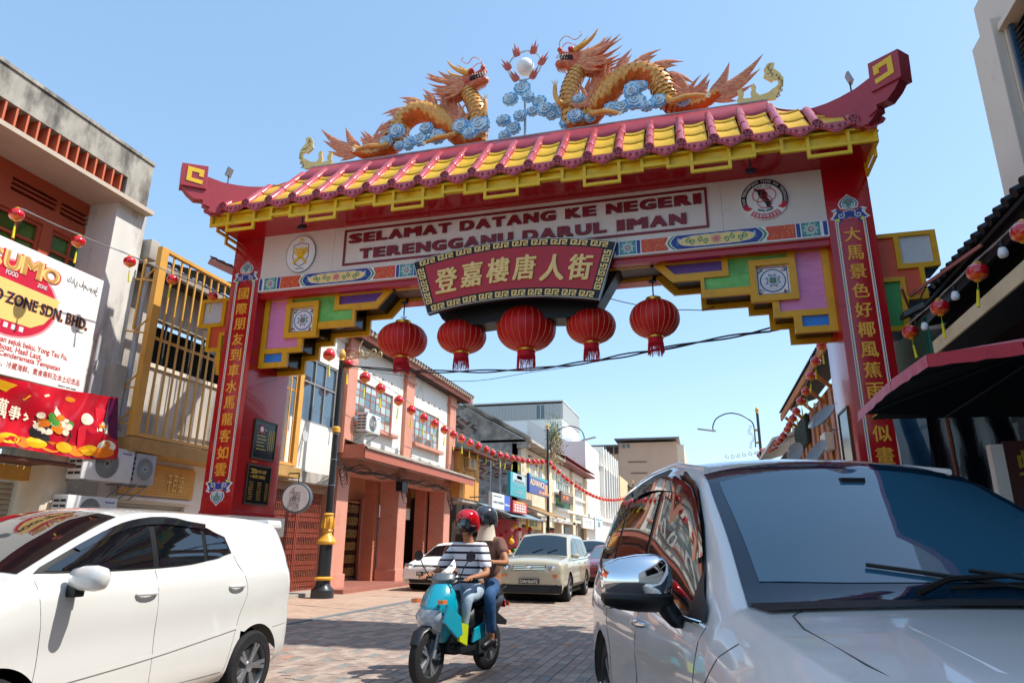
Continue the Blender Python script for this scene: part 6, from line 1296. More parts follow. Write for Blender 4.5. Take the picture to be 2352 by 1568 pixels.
# plastic sheets hanging in the shop
for k, (x, y, c) in enumerate(((2.2, 7.6, '141c26'), (2.45, 7.9, '0e1216'), (2.1, 8.2, '2c4a62'))):
    t = thing('plastic_sheet', ('creased dark blue plastic sheet beside the right gate column', 'nearly black plastic sheet hanging right of the blue ones', 'light blue plastic sheet just behind the right gate column')[k], 'plastic sheet', (x, y, .2)); mb = MB(); vs = []
    for i in range(25):
        for j in range(12): vs.append((x + i * .028 + .03 * math.sin(j * .8 + k), y + .025 * math.sin(i * .6 + j * .55 + k * 2), .2 + j * .25))
    mb.add(vs, [(i * 12 + j, (i + 1) * 12 + j, (i + 1) * 12 + j + 1, i * 12 + j + 1) for i in range(24) for j in range(11)]); mb.build('sheet', M('sheet_%d' % k, c, .2, var=.3, coat=.4), t, smooth=180)
# market umbrella with red edge
um = thing('market_umbrella', 'big black market umbrella with a faded red rim at the right edge', 'umbrella', (3.1, 4.6, 0))
ctr = Vector((2.55, 4.45, 2.95)); rim = [Vector((1.08, 5.0, 2.32)), Vector((1.54, 5.0, 2.62)) + Vector((0, 0, 0)), Vector((2.3, 5.05, 2.62)), Vector((3.5, 4.9, 2.62)), Vector((4.0, 4.2, 2.4)), Vector((3.3, 3.3, 2.45)), Vector((2.1, 3.2, 2.45)), Vector((1.5, 3.9, 2.4))]
ZU = 2.34; rim = [P(1975, 950, 'z', ZU), P(2050, 878, 'z', ZU), P(2133, 820, 'z', ZU), P(2352, 790, 'z', ZU)]
rim += [rim[3] + Vector((2.6, .3, 0)), P(2352, 958, 'z', ZU) + Vector((2.6, 0, 0)), P(2352, 958, 'z', ZU), P(2170, 953, 'z', ZU)]
ctr = sum(rim, Vector()) / 8 + Z * .35; mb = MB(); mb.add(rim + [ctr], [(i, (i + 1) % 8, 8) for i in range(8)]); mb.build('canopy', M('umbrella_black', '0c0c0e', .7), um)
mb = MB(); mb.add([p + Z * .012 + (p - ctr).normalized() * .01 for p in rim] + [ctr + Z * .02], [((i + 1) % 8, i, 8) for i in range(8)]); mb.build('canopy_top', M('umbrella_red', 'b5202e', .5, var=.2, dirt='d88a92', da=.3), um)
for i in range(8):
    a, b = rim[i], rim[(i + 1) % 8]; n = 8; mb = MB(); out = Vector(((a + b) / 2 - ctr)); out.z = 0; out.normalize(); vs = []
    for k in range(n + 1): p = a + (b - a) * k / n; dr = .055 + .003 * math.sin(k * 2.1); vs += [p + out * .012 + Z * .014, p + out * (.02 + .006 * math.sin(k * 3)) - Z * dr]
    mb.add(vs, [(2 * k, 2 * k + 1, 2 * k + 3, 2 * k + 2) for k in range(n)]); mb.build('valance', M('umbrella_red', 'b5202e', .5) if i != 0 and i != 1 else M('umbrella_pink', 'c05a6c', .5, var=.15), um) if i < 3 else None
    MB().cyl(ctr - Z * .02, a - Z * .015, .008, n=5).build('rib', m_blk, um)
MB().cyl((ctr.x, ctr.y, 0), ctr, .022, n=10).build('pole', M('rusty_pole', '8a4a38', .5), um); MB().box(ctr.x - .3, ctr.x + .3, ctr.y - .3, ctr.y + .3, 0, .12).build('base', m_stain, um, bevel=.02)
# lower dark awning behind the umbrella rim
sh2 = thing('stall_canopy', 'flat black stall canopy between the umbrella and the right gate column', 'canopy', (3, 7, 2.4))
MB().add([(1.72, 7.6, 2.66), (4.6, 7.6, 2.62), (4.6, 4.9, 2.9), (2.2, 4.9, 2.9)], [(0, 1, 2, 3)]).build('sheet', M('umbrella_black', '0c0c0e', .7), sh2)
for p in ((1.9, 7.55), (3.6, 7.55)): MB().cyl((p[0] + .5, p[1], .1), (p[0] + .5, p[1], 2.64), .015, n=6).build('post', M('rusty_pole', '8a4a38', .5), sh2)
MB().box(1.7, 4.6, 7.62, 7.66, .12, 2.66).build('back_cloth', M('shop_black', '0e0d0d', .7), sh2) if False else None
# houses beyond the right column
ro = thing('orange_timber_house', 'old timber and plaster house with orange boards behind the right gate column', 'building', (5, 20, 0))
m_orw = M('orange_timber', 'c47a38', .75, var=.25, vs=3, dirt='6b3f1e', da=.35)
MB().box(3.95, 8, 14.3, 19.4, 0, 6.0).build('near_wall', m_stain, ro)
MB().prism([(4.0, 4.9), (8, 4.9), (8, 6.3), (4.0, 6.15)], (0, 19.5, 0), X, Z, 0, -.15).build('gable', m_stain, ro)
MB().box(3.9, 8, 19.65, 30, 0, 6.0).build('wall', M('faded_plaster', '8f7a68', .8, var=.2, dirt='45362c', da=.6), ro)
for k in range(10): MB().box(3.82, 3.9, 20 + k * .95, 20.5 + k * .95, 3.0, 5.9).build('board', (m_orw, M('pinkish_board', 'c08a72', .75, var=.2))[k % 2], ro)
for k in range(5): MB().bar((3.85, 20.3 + k * 1.8, 5.6), (3.3, 20.3 + k * 1.8, 6.15), .08, .1).build('eave_bracket', m_orw, ro)
tileroof(ro, 3.2, 6.45, 4.6, 7.0, 14.2, 28.5, m_btile, .28); MB().box(3.24, 3.3, 14.2, 28.5, 6.18, 6.42).build('fascia', m_orw, ro)
MB().box(3.7, 3.78, 25.3, 28.4, 4.9, 5.9).build('green_louvre', M('shutter_dark_green', '1f3f34', .6), ro)
for k in range(12): MB().box(3.66, 3.7, 25.3, 28.4, 4.92 + k * .08, 4.96 + k * .08).build('louvre', M('shutter_dark_green', '1f3f34', .6), ro)
MB().box(3.55, 3.8, 21.2, 22.0, 4.1, 4.6).build('meter_box', m_wh, ro, bevel=.02)
rf2 = thing('low_shop_right', 'low shop with pale flat canopy far down the right side', 'building', (4, 33, 0))
MB().box(3.7, 8, 28.6, 45, 0, 5.3).build('wall', M('slat_wall', '5a5148', .8, var=.3, vs=2), rf2); MB().obb((3.6, 33, 5.75), X * .7 + Z * .2, Y * 4, Z * .06).build('canopy', m_frm, rf2); MB().box(2.9, 3.0, 35.5, 36, 3.0, 5.9).build('post', m_blk, rf2)
for k in range(30): MB().box(3.62, 3.69, 28.8 + k * .25, 28.88 + k * .25, 3.6, 5.3).build('slat', M('slat_brown', '6b5a4a', .7), rf2)
def dish(label, c, r, nrm, arm=(-.3, -.1, .35)):
    t = thing('satellite_dish', label, 'satellite dish', c, group='satellite dishes on the right row'); c = Vector(c); rot = Vector(nrm).to_track_quat('Z', 'Y').to_matrix()
    MB().lathe([(.001, 0), (r * .5, r * .06), (r * .85, r * .18), (r, r * .26), (r * 1.01, r * .25), (r * .86, r * .15), (r * .5, r * .03), (.001, -.03)], c, 28, 0, rot).build('dish', M('dish_grey2', '7f8486', .4, var=.08), t, smooth=50)
    e = c + Vector(arm); MB().cyl(c + rot @ Vector((0, -r * .9, r * .2)), e, .012, n=6).build('arm', m_steel, t); MB().cyl(e, e + Vector((.05, .02, -.08)), .03, n=8).build('receiver', m_wh, t, smooth=50)
    MB().tube([c, c + Vector((.15, .1, -.25)), c + Vector((.6, .2, -.35))], .025, 8).build('mount', m_steel, t)
dish('larger grey satellite dish, upper one beside the right gate column', P(1893, 962, 'x', 3.15), .42, (-.75, -.35, .75), (-.25, -.35, .35))
dish('lower grey satellite dish, partly hidden by the silver car roof', P(1880, 1045, 'x', 3.05), .42, (-.8, -.3, .6), (-.4, -.1, -.15))
dish('small pale satellite dish left of the lower grey dish', P(1830, 1040, 'x', 3.0), .33, (-.7, -.6, .3), (-.3, -.2, .1))
an = thing('aerial', 'thin television aerial sticking out from the right row of houses', 'aerial', (3, 21, 4)); a0 = P(1815, 1015, 'x', 3.0)
MB().bar(a0, P(1725, 1043, 'x', 3.0), .02, .02).build('boom', m_steel, an)
for k in range(5): p = a0 + (P(1735, 1040, 'x', 3.0) - a0) * (k / 5); MB().bar(p - Z * .12, p + Z * .12, .012, .012).build('element', m_steel, an)
# ---------------------------------------------------------------- small lanterns, cables, lamps
m_pl = M('red_plastic', 'c8101c', .12, var=.2, vs=9, coat=1); m_pl2 = M('amber_plastic', 'e8641a', .15, coat=1); m_cap = M('yellow_cap', 'e9a61c', .3); m_tas = M('yellow_tassel', 'e4d422', .6, var=.1); m_bead = M('green_bead', '2aa05a', .4)
def slm(r, H=1.0):
    a = MB(); pr = [(r * math.cos(t * .16) ** .75, r * .82 * math.sin(t * .16)) for t in range(-8, 9)]; a.lathe(pr[5:], n=18, sq=lambda q, z: 1 - .03 * abs(math.cos(q * 8))); a.lathe(pr[:6], n=18, m=1)
    return a.mesh('body', [m_pl, m_pl2], 60)
SL_ = slm(.17); CP = MB().lathe([(.05, .125), (.07, .15), (.05, .17), (.02, .19)], n=12).mesh('cap', m_cap, 50); CQ = MB().lathe([(.03, -.17), (.06, -.15), (.05, -.125)], n=12).mesh('base', m_cap, 50)
TS = MB().cyl((0, 0, -.17), (0, 0, -.27), .004, n=4).cyl((0, 0, -.31), (0, 0, -.6), .02, .03, 8).mesh('tassel', m_tas, 50); BD = MB().lathe([(.001, -.31), (.022, -.29), (.001, -.26)], n=8).mesh('bead', m_bead)
def slantern(p, label, grp, k=1.0, tassel=True):
    t = thing('small_lantern', label, 'small lantern', p, group=grp, world=False); t.scale = (k, k, k); t.rotation_euler = (R.uniform(-.12, .12), R.uniform(-.12, .12), 0)
    link('body', SL_, t); link('cap', CP, t); link('base', CQ, t)
    if tassel: link('tassel', TS, t); link('bead', BD, t)
ordn = lambda n: {1: 'first', 2: 'second', 3: 'third'}.get(n, '%dth' % n)
def string(name, clabel, pts, x, grp, lab, drop=.19, k=1.0, tas=lambda i: True, twist=True):
    w3 = [P(a, b, 'x', x) if not isinstance(x, (list, tuple)) else P(a, b, 'x', x[i]) for i, (a, b) in enumerate(pts)]; top = [p + Z * drop * k for p in w3]
    c = thing(name, clabel, 'cable', top[0], group='festoon cables'); mb = MB(); q = bez(top, 6); mb.tube(q, .009, 5); mb.build('wire', M('grey_cable', '8f9294', .5), c)
    if twist: MB().tube([p + Vector((.0, .014 * math.cos(i * 1.3), .014 * math.sin(i * 1.3))) for i, p in enumerate(q)], .006, 4).build('second_wire', M('grey_cable', '8f9294', .5), c)
    for i, p in enumerate(w3): slantern(p, lab % ordn(i + 1), grp, k, tas(i))
L1 = [(38, 493), (180, 555), (298, 601), (396, 642), (489, 680), (590, 727), (680, 772)]
string('festoon_cable', 'grey festoon cable from the left edge over the billboard to the gate', L1, -9.5, 'lanterns on the near left string', '%s small red lantern from the left edge, on the string past the billboard', k=.62)
Jp = lambda x, y: ((1050 + x / 1.4933) / 1.7415, (1350 + y / 1.4933) / 1.7415)
L2 = [Jp(*p) for p in ((398, 102), (507, 157), (612, 238), (704, 305), (815, 376), (889, 432), (963, 479), (1029, 513))] + [Kp(*p) for p in ((75, 440), (168, 490), (253, 537), (340, 580), (425, 610), (510, 647), (577, 682), (655, 702), (718, 722), (785, 738), (840, 748), (892, 760), (950, 772), (1007, 775), (1045, 775), (1095, 777), (1142, 775))]
string('festoon_cable', 'festoon cable sagging between the near and the middle lamp posts on the left', L2, -9.7, 'lanterns between the near and middle lamp posts', '%s small red lantern from the near lamp post along the left string', k=1.05)
L3 = [Kp(*p) for p in ((1178, 795), (1218, 840), (1268, 882), (1316, 927), (1358, 962), (1404, 994), (1450, 1027), (1487, 1053), (1524, 1076), (1563, 1101), (1597, 1115), (1628, 1131), (1662, 1144), (1694, 1156), (1730, 1165), (1760, 1170), (1788, 1172), (1816, 1174), (1845, 1174), (1872, 1172), (1897, 1170), (1918, 1165), (1940, 1160), (1958, 1155), (1975, 1148), (1990, 1140), (2005, 1135))]
string('festoon_cable', 'festoon cable running from the middle lamp post to the far one on the left', L3, [-9.6 - i * .02 for i in range(27)], 'lanterns beyond the middle lamp post', '%s small red lantern beyond the middle lamp post, along the far left string', k=1.15, tas=lambda i: i < 4, twist=False)
Pp = lambda x, y: ((2750 + x / 2.8507) / 1.7415, (1350 + y / 2.8507) / 1.7415)
L4 = [Pp(*p) for p in ((1530, 90), (1462, 268), (1407, 433), (1352, 615), (1292, 723), (1240, 840), (1202, 920), (1165, 997), (1137, 1048), (1093, 1115), (1057, 1165), (1030, 1200), (1003, 1237), (967, 1260), (940, 1275), (915, 1285), (880, 1293), (850, 1293))]
string('festoon_cable', 'festoon cable dropping from behind the right bracket to the right lamp post', L4, 3.1, 'lanterns on the far right string', '%s small red lantern from the gate on the string to the right lamp post', k=.78, tas=lambda i: i < 7)
Ip = lambda x, y: ((3200 + x / 1.4252) / 1.7415, (900 + y / 1.4252) / 1.7415)
L5 = [Ip(1275, 40), Ip(1012, 268), Ip(797, 470), Ip(628, 610)]
string('festoon_cable', 'festoon cable with bulbs along the black tiled eave at the right', L5, 2.9, 'lanterns along the black tiled eave', '%s small red lantern from the right edge, under the black tiled eave', k=.62)
for i, p in enumerate((Ip(1155, 148), Ip(884, 395), Ip(710, 570))):
    c = P(*p, 'x', 2.9); t = thing('light_bulb', ('white bulb nearest the right edge on the eave string', 'white bulb in the middle of the eave string', 'white bulb nearest the right gate column on the eave string')[i], 'bulb', c, group='bulbs on the eave string')
    MB().lathe([(.001, -.07), (.035, -.06), (.045, -.03), (.04, 0), (.03, .03)], c, 14).build('globe', M('bulb_white', 'dfe2e6', .3), t, smooth=60); MB().cyl(c + Z * .03, c + Z * .1, .025, n=10).build('socket', m_blk, t)
tl_ = [P(822, 1345 + 0, 'y', 40) for _ in range(1)]
for i, yy in enumerate((1345, 1432)): slantern(P(*Pp(820, yy), 'y', 40), 'small red lantern hanging on the right lamp post, %s of two' % ('upper', 'lower')[i], 'lanterns on the right lamp post', .9, False)
# overhead cables
def cable(label, pts, y, r=.018, ln=2):
    w3 = [P(a, b, 'y', yy) for (a, b), yy in zip(pts, y)]; t = thing('overhead_cable', label, 'cable', w3[0])
    for k in range(ln): MB().tube([p + Vector((0, .02 * math.sin(i * .8 + k * 3), .03 * math.cos(i * .5 + k * 3.1) * (1 if ln > 1 else 0))) for i, p in enumerate(bez(w3, 8))], r, 6).build('strand', m_wire, t)
cable('thick twisted black cable sagging across the street below the big lanterns', [(790, 838), (905, 850), (1060, 853), (1209, 848), (1330, 834), (1480, 808), (1620, 783), (1767, 757), (1900, 728)], [17, 16.4, 15.6, 14.9, 14.4, 13.9, 13.5, 13.1, 12.8])
cable('thin black cable just under the thick one across the street', [(790, 842), (1040, 875), (1250, 850), (1420, 822), (1600, 787), (1770, 762)], [17, 16, 15, 14.4, 13.8, 13.2], .007, 1)
cable('thin cable looping from the signboard to the right bracket', [(1400, 685), (1500, 708), (1600, 712), (1640, 705)], [11.9] * 4, .008, 1)
cable('slack black cable running from the grille to the left gate column', [(470, 1000), (560, 1060), (620, 1075)][:0] + [(290, 1010), (360, 1035), (480, 1065)], [12.5, 13.2, 14.6], .015, 2)
# lamp posts
def lamp(label, base, h, arm, near=False):
    b = Vector(base); t = thing('street_lamp', label, 'street lamp', base, group='ornate street lamps'); m_lp = M('lamp_black', '23282c', .35, var=.1, coat=.3); m_lg = M('lamp_gold', 'd9a23c', .35, var=.15, vs=12)
    MB().lathe([(.3, 0), (.3, .2), (.2, .3), (.17, .42), (.17, .45)], b, 24).build('base', m_lp, t, smooth=35)
    MB().lathe([(.17, .44), (.25, .46), (.26, .5), (.18, .54)], b, 24).build('base_ring', m_lg, t, smooth=35)
    MB().lathe([(.17, .54), (.17, 1.36), (.16, 1.36)], b, 20).build('shaft', m_lp, t, smooth=35)
    MB().lathe([(.16, 1.34), (.26, 1.38), (.26, 1.43), (.21, 1.5), (.13, 1.6), (.11, 1.66), (.14, 1.7), (.12, 1.74), (.15, 1.85), (.145, 2.0), (.12, 2.1), (.15, 2.13), (.11, 2.17)], b, 24).build('gilded_vase', m_lg, t, smooth=35)
    lf = MB()
    for k in range(8):
        a = k * .7854; flame(lf, b + Vector((.14 * math.cos(a), .14 * math.sin(a), 1.76)), (0, 0, 1), Vector((math.cos(a), math.sin(a), 0)) * .1, .3, .055, (-math.sin(a), math.cos(a), 0), 6, .3)
    lf.build('leaf_relief', m_lg, t, smooth=50, fix=True)
    MB().lathe([(.095, 2.15), (.085, 4.3), (.075, h), (.001, h)], b, 18).build('pole', m_lp, t, smooth=35)
    for z in (4.35,): MB().lathe([(.085, z), (.12, z + .02), (.12, z + .14), (.09, z + .18)], b, 18).build('collar', m_lg, t, smooth=35)
    MB().lathe([(.07, h - .02), (.1, h), (.07, h + .06), (.1, h + .12), (.09, h + .25), (.03, h + .34), (.001, h + .36)], b, 16).build('finial', m_lg, t, smooth=40)
    for k in range(3):
        z = 2.9 + .7 * k; MB().lathe([(.093, z), (.1, z), (.1, z + .02), (.093, z + .02)], b, 16).build('band', m_steel, t)
    if arm:
        d = Vector(arm).normalized(); L = Vector(arm).length; p0 = b + d * .25 + Z * (h - 1.9); pts = [p0, p0 + Z * 1.2, p0 + Z * 1.6 + d * .12 * L, p0 + Z * 1.9 + d * .35 * L, p0 + Z * 1.95 + d * .6 * L, p0 + Z * 1.7 + d * .85 * L, p0 + Z * 1.3 + d * .95 * L, p0 + Z * 1.05 + d * .96 * L]
        MB().tube(bez(pts, 6), .035, 8).build('arm', m_lp, t, smooth=60)
        for z in (.25, .95): MB().bar(b + Z * (h - 1.9 + z), p0 + Z * z, .06, .12).build('clamp', m_lg, t)
        e = pts[-1]; MB().obb(e + d * .35, d * .5 + Z * .08, d.cross(Z) * .12, Z * .04 - d * .01).build('lamp_head', M('lamp_grey', 'b9bcbd', .35), t, bevel=.02)
        sc_ = MB()
        for k in range(9):
            c = b + d * (.42 + .12 * math.sin(k)) + Z * (h - .75 - k * .14); sc_.tube([c + d * q[0] + Z * q[1] for q in spiral((0, 0), .1, 1.1, k * 1.9, 1, 10)], .015, 5)
        sc_.build('scrollwork', M('lamp_gold_pale', 'cdb98a', .45), t)
    return t
lamp('near street lamp with gilded vase base beside the salmon shophouse', (-9.8, 17.0, 0), 6.45, None)
na = thing('lamp_ornament', 'gilt scroll ornament fixed to the head of the near street lamp', 'ornament', (-9.6, 17, 6.6)); mb = MB()
for k, (u, v, r, s) in enumerate(((.3, .05, .12, 1), (.52, .1, .13, -1), (.75, .06, .13, 1), (.98, .12, .15, -1), (1.15, .05, .1, 1))): mb.tube([(-9.75 + u + q[0], 16.95, 6.5 + v + q[1]) for q in spiral((0, 0), r, 1.3, 1 + k, s, 12)], .022, 6)
mb.tube([(-9.75, 16.95, 6.45), (-9.2, 16.95, 6.5), (-8.6, 16.95, 6.52)], .02, 6); mb.tube(bez([(-9.15, 16.95, 6.55), (-9.25, 16.95, 6.75), (-9.15, 16.95, 7.0)], 5), .02, 6); mb.build('scrolls', M('lamp_gold_pale', 'cdb98a', .45), na)
lamp('middle street lamp with curved arm at the left kerb, plant growing behind it', (-9.6, 44, 0), 8.8, (2.4, -.6, 0))
lamp('right street lamp with curved arm reaching over the street', (3.35, 40, 0), 8.6, (-2.3, 0, 0))
lamp('far street lamp beyond the finned building at the left kerb', (-8.6, 92, 0), 9.3, (2.0, -.5, 0))
ro_ = thing('lamp_ornament', 'pale scroll bracket sticking out left of the right lamp post', 'ornament', (3.2, 40, 5.9)); mb = MB()
for k in range(6): mb.tube([(3.1 - k * .32 + q[0], 39.9, 6.35 - k * .03 + q[1]) for q in spiral((0, 0), .14, 1.3, k, 1, 10)], .018, 5)
mb.build('scrolls', M('lamp_gold_pale', 'cdb98a', .45), ro_)
# plant growing on the eave behind the middle lamp
pt = thing('wild_shrub', 'scrubby green and dry shrub growing from the eave behind the middle lamp post', 'shrub', (-9.9, 46, 7.6)); rr = random.Random(4)
for nm, mt, cnt, c, sx, sz in (('foliage', M('leaf_pale_green', '7f9a4c', .6, var=.3, vs=3), 520, (-9.6, 46, 9.0), .55, .95), ('dry_vines', M('dry_straw', 'a8956a', .8, var=.3), 420, (-9.5, 46.2, 7.9), .55, 1.1)):
    mb = MB()
    for k in range(cnt):
        a = rr.gauss(0, .45); p = Vector((c[0] + rr.gauss(0, sx * .5), c[1] + rr.gauss(0, .4), c[2] + rr.gauss(0, sz * .5))); d = Vector((rr.uniform(-1, 1), rr.uniform(-1, 1), rr.uniform(-1, 1))).normalized(); e = d.cross(Vector((rr.random(), rr.random(), 1))).normalized(); s = rr.uniform(.05, .11); l = s * (1.2 if nm == 'foliage' else 3)
        mb.add([p - e * s * .4, p + d * l, p + e * s * .4, p - d * l * .4], [(0, 1, 2, 3)])
    o = mb.build(nm, mt, pt); o['kind'] = 'stuff'
mb = MB()
for k in range(14): mb.tube([(-10.1, 46, 7.5), (-9.8 + rr.uniform(-.3, .3), 46 + rr.uniform(-.2, .2), 8.3), (-9.6 + rr.uniform(-.6, .6), 46 + rr.uniform(-.3, .3), 9.0 + rr.uniform(-.3, .8))], [.03, .02, .006], 4)
o = mb.build('stems', M('dry_straw', 'a8956a', .8), pt)
# ---------------------------------------------------------------- vehicles
def paint(name, col, rough=.3): return M(name, col, rough, var=.02, vs=1, coat=1, metal=0)
m_tyre = M('tyre_rubber', '1b1b1d', .8, var=.15, vs=20, bump=.1, bs=60); m_rim = M('alloy_rim', 'b9bcc0', .25, metal=.8); m_chr = M('chrome', 'e6e8ea', .05, metal=1.0, var=0)
m_pl_blk = M('black_plastic', '16181a', .45, var=.1); m_seam = M('panel_gap', '4a4c4e', .8, var=0); m_well = M('wheel_well', '070708', .9)
m_lens = M('headlight_lens', 'aab4ba', .06, coat=1, var=.3, vs=14); m_amb = M('amber_lens', 'e0762a', .15, coat=1); m_tail = M('tail_lens', 'b5101c', .12, coat=1)
m_wglass = M('car_glass', '0d1318', .02, var=0, ior=1.9, coat=0); m_frit = M('glass_frit', '142c3e', .03, ior=1.45, var=0)
m_plate = M('number_plate_black', '0c0c0e', .4); m_skin = M('skin', 'a8714f', .55, var=.08, vs=6)
class Car:
    """body surface lofted through stations; u forward, v sideways, z up; local frame: x = v, y = -u"""
    def __init__(s, st, wheels, wr):
        s.st = st; s.wheels = wheels; s.wr = wr; us = [q[0] for q in st]; n = 12; s.U = []; s.S = []
        cols = [bez([(us[i], q[k], 0) for i, q in enumerate(st)], n) for k in range(1, 8)]
        for j in range(len(cols[0])): s.U.append(cols[0][j].x); s.S.append([c[j].y for c in cols])
        s.rings = [s.section(*q) for q in s.S]
    def section(s, W, rv, zb, zbelt, zr, zc, wb):
        "half section: list of (v, z) from sill to roof centre"
        a = [(W * k, zb + f * (zbelt - zb)) for f, k in ((0, .9), (.05, .955), (.1, .98), (.16, .992), (.22, .998), (.28, 1.0), (.34, 1.0), (.41, .997), (.48, .993), (.55, .992), (.62, .996), (.69, 1.0), (.76, .998), (.83, .99), (.91, .975))] + [(wb, zbelt)]
        zr2 = max(zr, zbelt + .002)
        for t in (.2, .4, .6, .8, .93): a.append((wb + (rv - wb) * (t ** 1.25), zbelt + (zr2 - zbelt) * t))
        a.append((rv - .012, zr2)); 
        for t in (.94, .8, .6, .4, .2, 0): a.append((rv * t * (.985 if t > .9 else 1), zr2 + (zc - zr2) * (1 - t ** 2.2)))
        return a
    def at(s, u):
        U = s.U; i = 0
        lo, hi = (0, len(U) - 1)
        while i < len(U) - 2 and not (U[i] <= u <= U[i + 1] or U[i] >= u >= U[i + 1]): i += 1
        f = (u - U[i]) / (U[i + 1] - U[i]); return [((1 - f) * a[0] + f * b[0], (1 - f) * a[1] + f * b[1]) for a, b in zip(s.rings[i], s.rings[i + 1])]
    def side(s, u, z, side=1, off=0):
        r = s.at(u)[:22]
        for a, b in zip(r, r[1:]):
            if a[1] <= z <= b[1] or b is r[-1]: 
                f = (z - a[1]) / max(1e-6, b[1] - a[1]); v = a[0] + (b[0] - a[0]) * f; break
        else: v = r[0][0]
        return Vector((side * (v + off), -u, z))
    def top(s, u, t, off=0):
        r = s.at(u)[21:]; rv = r[0][0]; v = abs(t) * rv; z = r[-1][1]
        for a, b in zip(r, r[1:]):
            if b[0] <= v <= a[0]: f = (v - a[0]) / min(-1e-6, b[0] - a[0]); z = a[1] + (b[1] - a[1]) * f; break
        return Vector((math.copysign(v, t), -u, z + off))
    def hull(s, par, mt, name='body'):
        mb = MB(); nr = len(s.rings[0]); full = []
        for u, r in zip(s.U, s.rings):
            pts = []
            for v, z in r:
                for wu in s.wheels:
                    d = math.hypot(u - wu, z - s.wr * .98)
                pts.append([v, u, z])
            full.append(pts)
        R_ = s.wr * 1.17
        vs = []; fs = []
        for pts in full: vs += [(p[0], -p[1], p[2]) for p in pts] + [(-p[0], -p[1], p[2]) for p in pts[:-1][::-1]]
        m = 2 * nr - 1
        for i in range(len(full) - 1):
            for k in range(m - 1):
                q = (i * m + k, i * m + k + 1, (i + 1) * m + k + 1, (i + 1) * m + k); c = [sum(vs[j][a] for j in q) / 4 for a in range(3)]
                if any(math.hypot(-c[1] - wu, c[2] - s.wr) < R_ and c[2] < s.wr + R_ for wu in s.wheels) and (k < 16 or k > m - 18): continue
                fs.append(q)
        for i in (0, len(full) - 1): fs.append([i * m + k for k in range(m)])
        used = {j for f in fs for j in f}
        for j in used:
            x, y, z = vs[j]
            for wu in s.wheels:
                du, dz = -y - wu, z - s.wr; d = math.hypot(du, dz)
                if .01 < d < R_ + .036 and abs(x) > .3 and z < s.wr + R_ + .02: vs[j] = (x, -(wu + du * R_ / d), s.wr + dz * R_ / d)
        mb.add(vs, fs); return mb.build(name, mt, par, smooth=50, fix=True)
    def ruled(s, bot, top, side, off, par, name, mt, nz=8, rim=0):
        n = 12; B = bez([(a, b, 0) for a, b in bot], max(1, n // (len(bot) - 1))); T = bez([(a, b, 0) for a, b in top], max(1, n // (len(top) - 1))); n = min(len(B), len(T)); vs = []
        for i in range(n):
            for j in range(nz + 1):
                f = j / nz; q = B[i * (len(B) - 1) // (n - 1)].lerp(T[i * (len(T) - 1) // (n - 1)], f); vs.append(s.side(q.x, q.y, side, off) if side else s.top(q.x, q.y, off))
        fs = [(i * (nz + 1) + j, (i + 1) * (nz + 1) + j, (i + 1) * (nz + 1) + j + 1, i * (nz + 1) + j + 1) for i in range(n - 1) for j in range(nz)]
        mb = MB(); mb.add(vs, fs); o = mb.build(name, mt, par, smooth=180); return o
    def line(s, pts, side, par, name='panel_gap', mt=None, r=.0022, off=0.0, n=6, flat=1):
        q = bez([(a, b, 0) for a, b in pts], n); mb = MB(); mb.tube([s.side(p.x, p.y, side, off) if side else s.top(p.x, p.y, off) for p in q], r, 6, flat=flat); return mb.build(name, mt or m_seam, par, smooth=60)
def wheel(par, x, y, r, wd, side, spokes=5, name='wheel', mt=None):
    c = Vector((x, y, r)); rot = Matrix.Rotation(math.pi / 2 * side, 3, 'Y'); mb = MB(); w2 = wd / 2
    mb.lathe([(r * .66, -w2), (r * .9, -w2), (r * .98, -w2 * .8), (r, -w2 * .5), (r, w2 * .5), (r * .98, w2 * .8), (r * .9, w2), (r * .68, w2 * .98), (r * .66, w2 * .8), (r * .64, w2 * .3)], c, 36, 0, rot)
    wh_ = mb.build(name, m_tyre, par, smooth=40)
    rm = MB(); rm.lathe([(r * .66, w2 * .55), (r * .68, w2 * .92), (r * .65, w2 * .95), (r * .62, w2 * .85), (r * .6, w2 * .2), (r * .15, w2 * .1), (.001, w2 * .1)], c, 36, 0, rot)
    rm.build('rim_barrel', M('rim_dark_grey', '55585c', .4, metal=.6), wh_, smooth=40); sp = MB()  # barrel in a darker grey metal than the spokes
    for k in range(spokes):
        a = k * 6.2832 / spokes + .3
        for d in (-.13, .13):
            p0 = Vector((r * .12 * math.cos(a), r * .12 * math.sin(a), w2 * .62)); p1 = Vector((r * .64 * math.cos(a + d), r * .64 * math.sin(a + d), w2 * .86)); sp.bar(c + rot @ p0, c + rot @ p1, r * .1, .02, up=rot @ Vector((0, 0, 1)))
    sp.lathe([(.001, w2 * .5), (r * .17, w2 * .5), (r * .15, w2 * .78), (.001, w2 * .82)], c, 18, 0, rot); sp.build('spokes', m_rim, wh_, smooth=35); return wh_
def car(name, label, cat, loc, rz, st, wheels, wr, mt, track, scale=1, zscale=1, group=None):
    t = thing(name, label, cat, loc, rz, group, world=False); t.scale = (scale, scale, zscale); c = Car(st, wheels, wr); body = c.hull(t, mt); c.t = t; c.body = body
    MB().box(-track, track, -wheels[0] - wr * 1.2, -wheels[1] + wr * 1.2, wr * .55, wr * 1.9).build('underbody', m_well, t)
    for wu in wheels:
        MB().cyl((-track + .05, -wu, wr), (track - .05, -wu, wr), wr * 1.12, n=28).build('wheel_arch_lining', m_well, t)
        for sd in (-1, 1): wheel(t, sd * (track + .0), -wu, wr, .2, sd)
    return c
